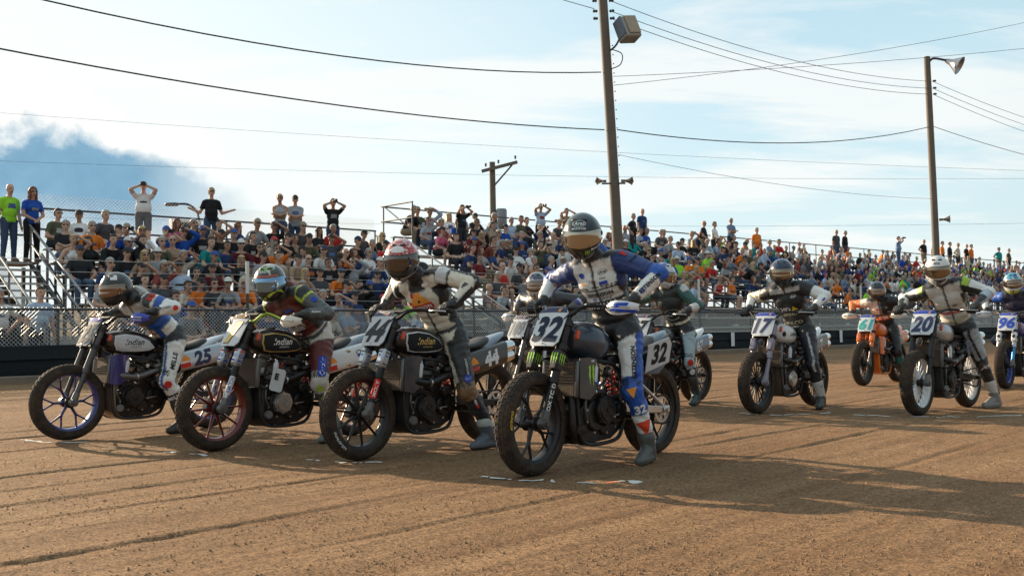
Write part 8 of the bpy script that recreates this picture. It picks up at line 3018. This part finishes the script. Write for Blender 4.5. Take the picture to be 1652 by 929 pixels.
spectator('stand_hip', FW(0.22, 0.85, GZ), FACE - R(10), 'white', 'grey', False, False, 'person in a white shirt behind the fence at the very left edge', G_ST, shorts=True, scale=0.97)
SBT = [(17.42, 9, 0, 'stand_camera', 'black', 'dark', 'photographer in black raising a camera near the left end of the far bleacher'), (21.78, 9, 1, 'stand_camera', 'lightblue', 'khakicap', 'man in pale blue shirt filming over the crowd, just left of the tall pole'),
       (23.54, 10, 0, 'stand_camera', 'tan', 'dark', 'person with arms raised directly behind the helmet of rider 32'), (27.36, 9, 1, 'stand_hip', 'black', 'grey', 'man in black shirt standing just right of the tall pole'), (28.75, 10, 1, 'stand_side', 'navy', 'bald', 'tall man in navy standing just right of a man in black by the pole'),
       (32.40, 9, 1, 'stand_front', 'black', 'bald', 'man in black printed shirt and shorts standing beside a man in white'), (33.22, 9, 1, 'stand_front', 'white', 'dark', 'man in white shirt and pale shorts standing beside a man in black'), (35.48, 10, 1, 'stand_cross', 'steel', 'grey', 'tall thin man in blue grey standing on the top bench with folded arms'),
       (37.15, 10, 0, 'stand_side', 'orange', 'grey', 'person in orange red shirt standing on the top row right of the thin man'), (45.45, 10, 1, 'stand_side', 'charcoal', 'bald', 'man in charcoal standing left of a man in black high on the far bleacher'), (46.40, 10, 1, 'stand_side', 'black', 'grey', 'man in black shirt and grey shorts standing high on the far bleacher'),
       (52.68, 10, 1, 'stand_camera', 'steel', 'dark', 'man in blue grey with raised hand standing midway between the two poles'), (56.02, 10, 1, 'stand_hip', 'black', 'bald', 'man in black standing just left of the bell lamp pole'), (57.5, 10, 1, 'stand_side', 'lightblue', 'grey', 'person in light blue half hidden by the bell lamp pole'),
       (58.6, 10, 1, 'stand_side', 'orange', 'dark', 'person in orange standing just right of the bell lamp pole'), (59.7, 10, 1, 'stand_side', 'black', 'dark', 'man in black standing second to the right of the bell lamp pole'), (60.9, 10, 1, 'stand_hip', 'cream', 'grey', 'man in cream standing third to the right of the bell lamp pole'),
       (62.2, 10, 1, 'stand_side', 'black', 'bald', 'man in black standing beside a person in orange right of the pole'), (62.95, 10, 1, 'stand_side', 'orange', 'dark', 'person in orange standing beside a man in black right of the pole'), (67.47, 10, 1, 'stand_hip', 'teal', 'dark', 'person in turquoise standing near the right edge of the picture'), (69.19, 10, 1, 'stand_side', 'olive', 'grey', 'person in olive standing closest to the right edge of the picture')]
for t, row, on, pose, shirt, hat, lab in SBT:
    spectator(pose, FW(t, W_FIRST + RUN * row + (0.16 if on else -0.2), Z_FIRST + RISE * row + (0.423 if on else 0.021)), FACE + R(rngc.uniform(-20, 20)), shirt, hat, False, False, lab, G_ST, cam='camera' in pose and 'arms' not in lab, shorts='shorts' in lab or rngc.random() < 0.4, scale=1.0, small=t > 34)

bpy.data.scenes.remove(TMP)
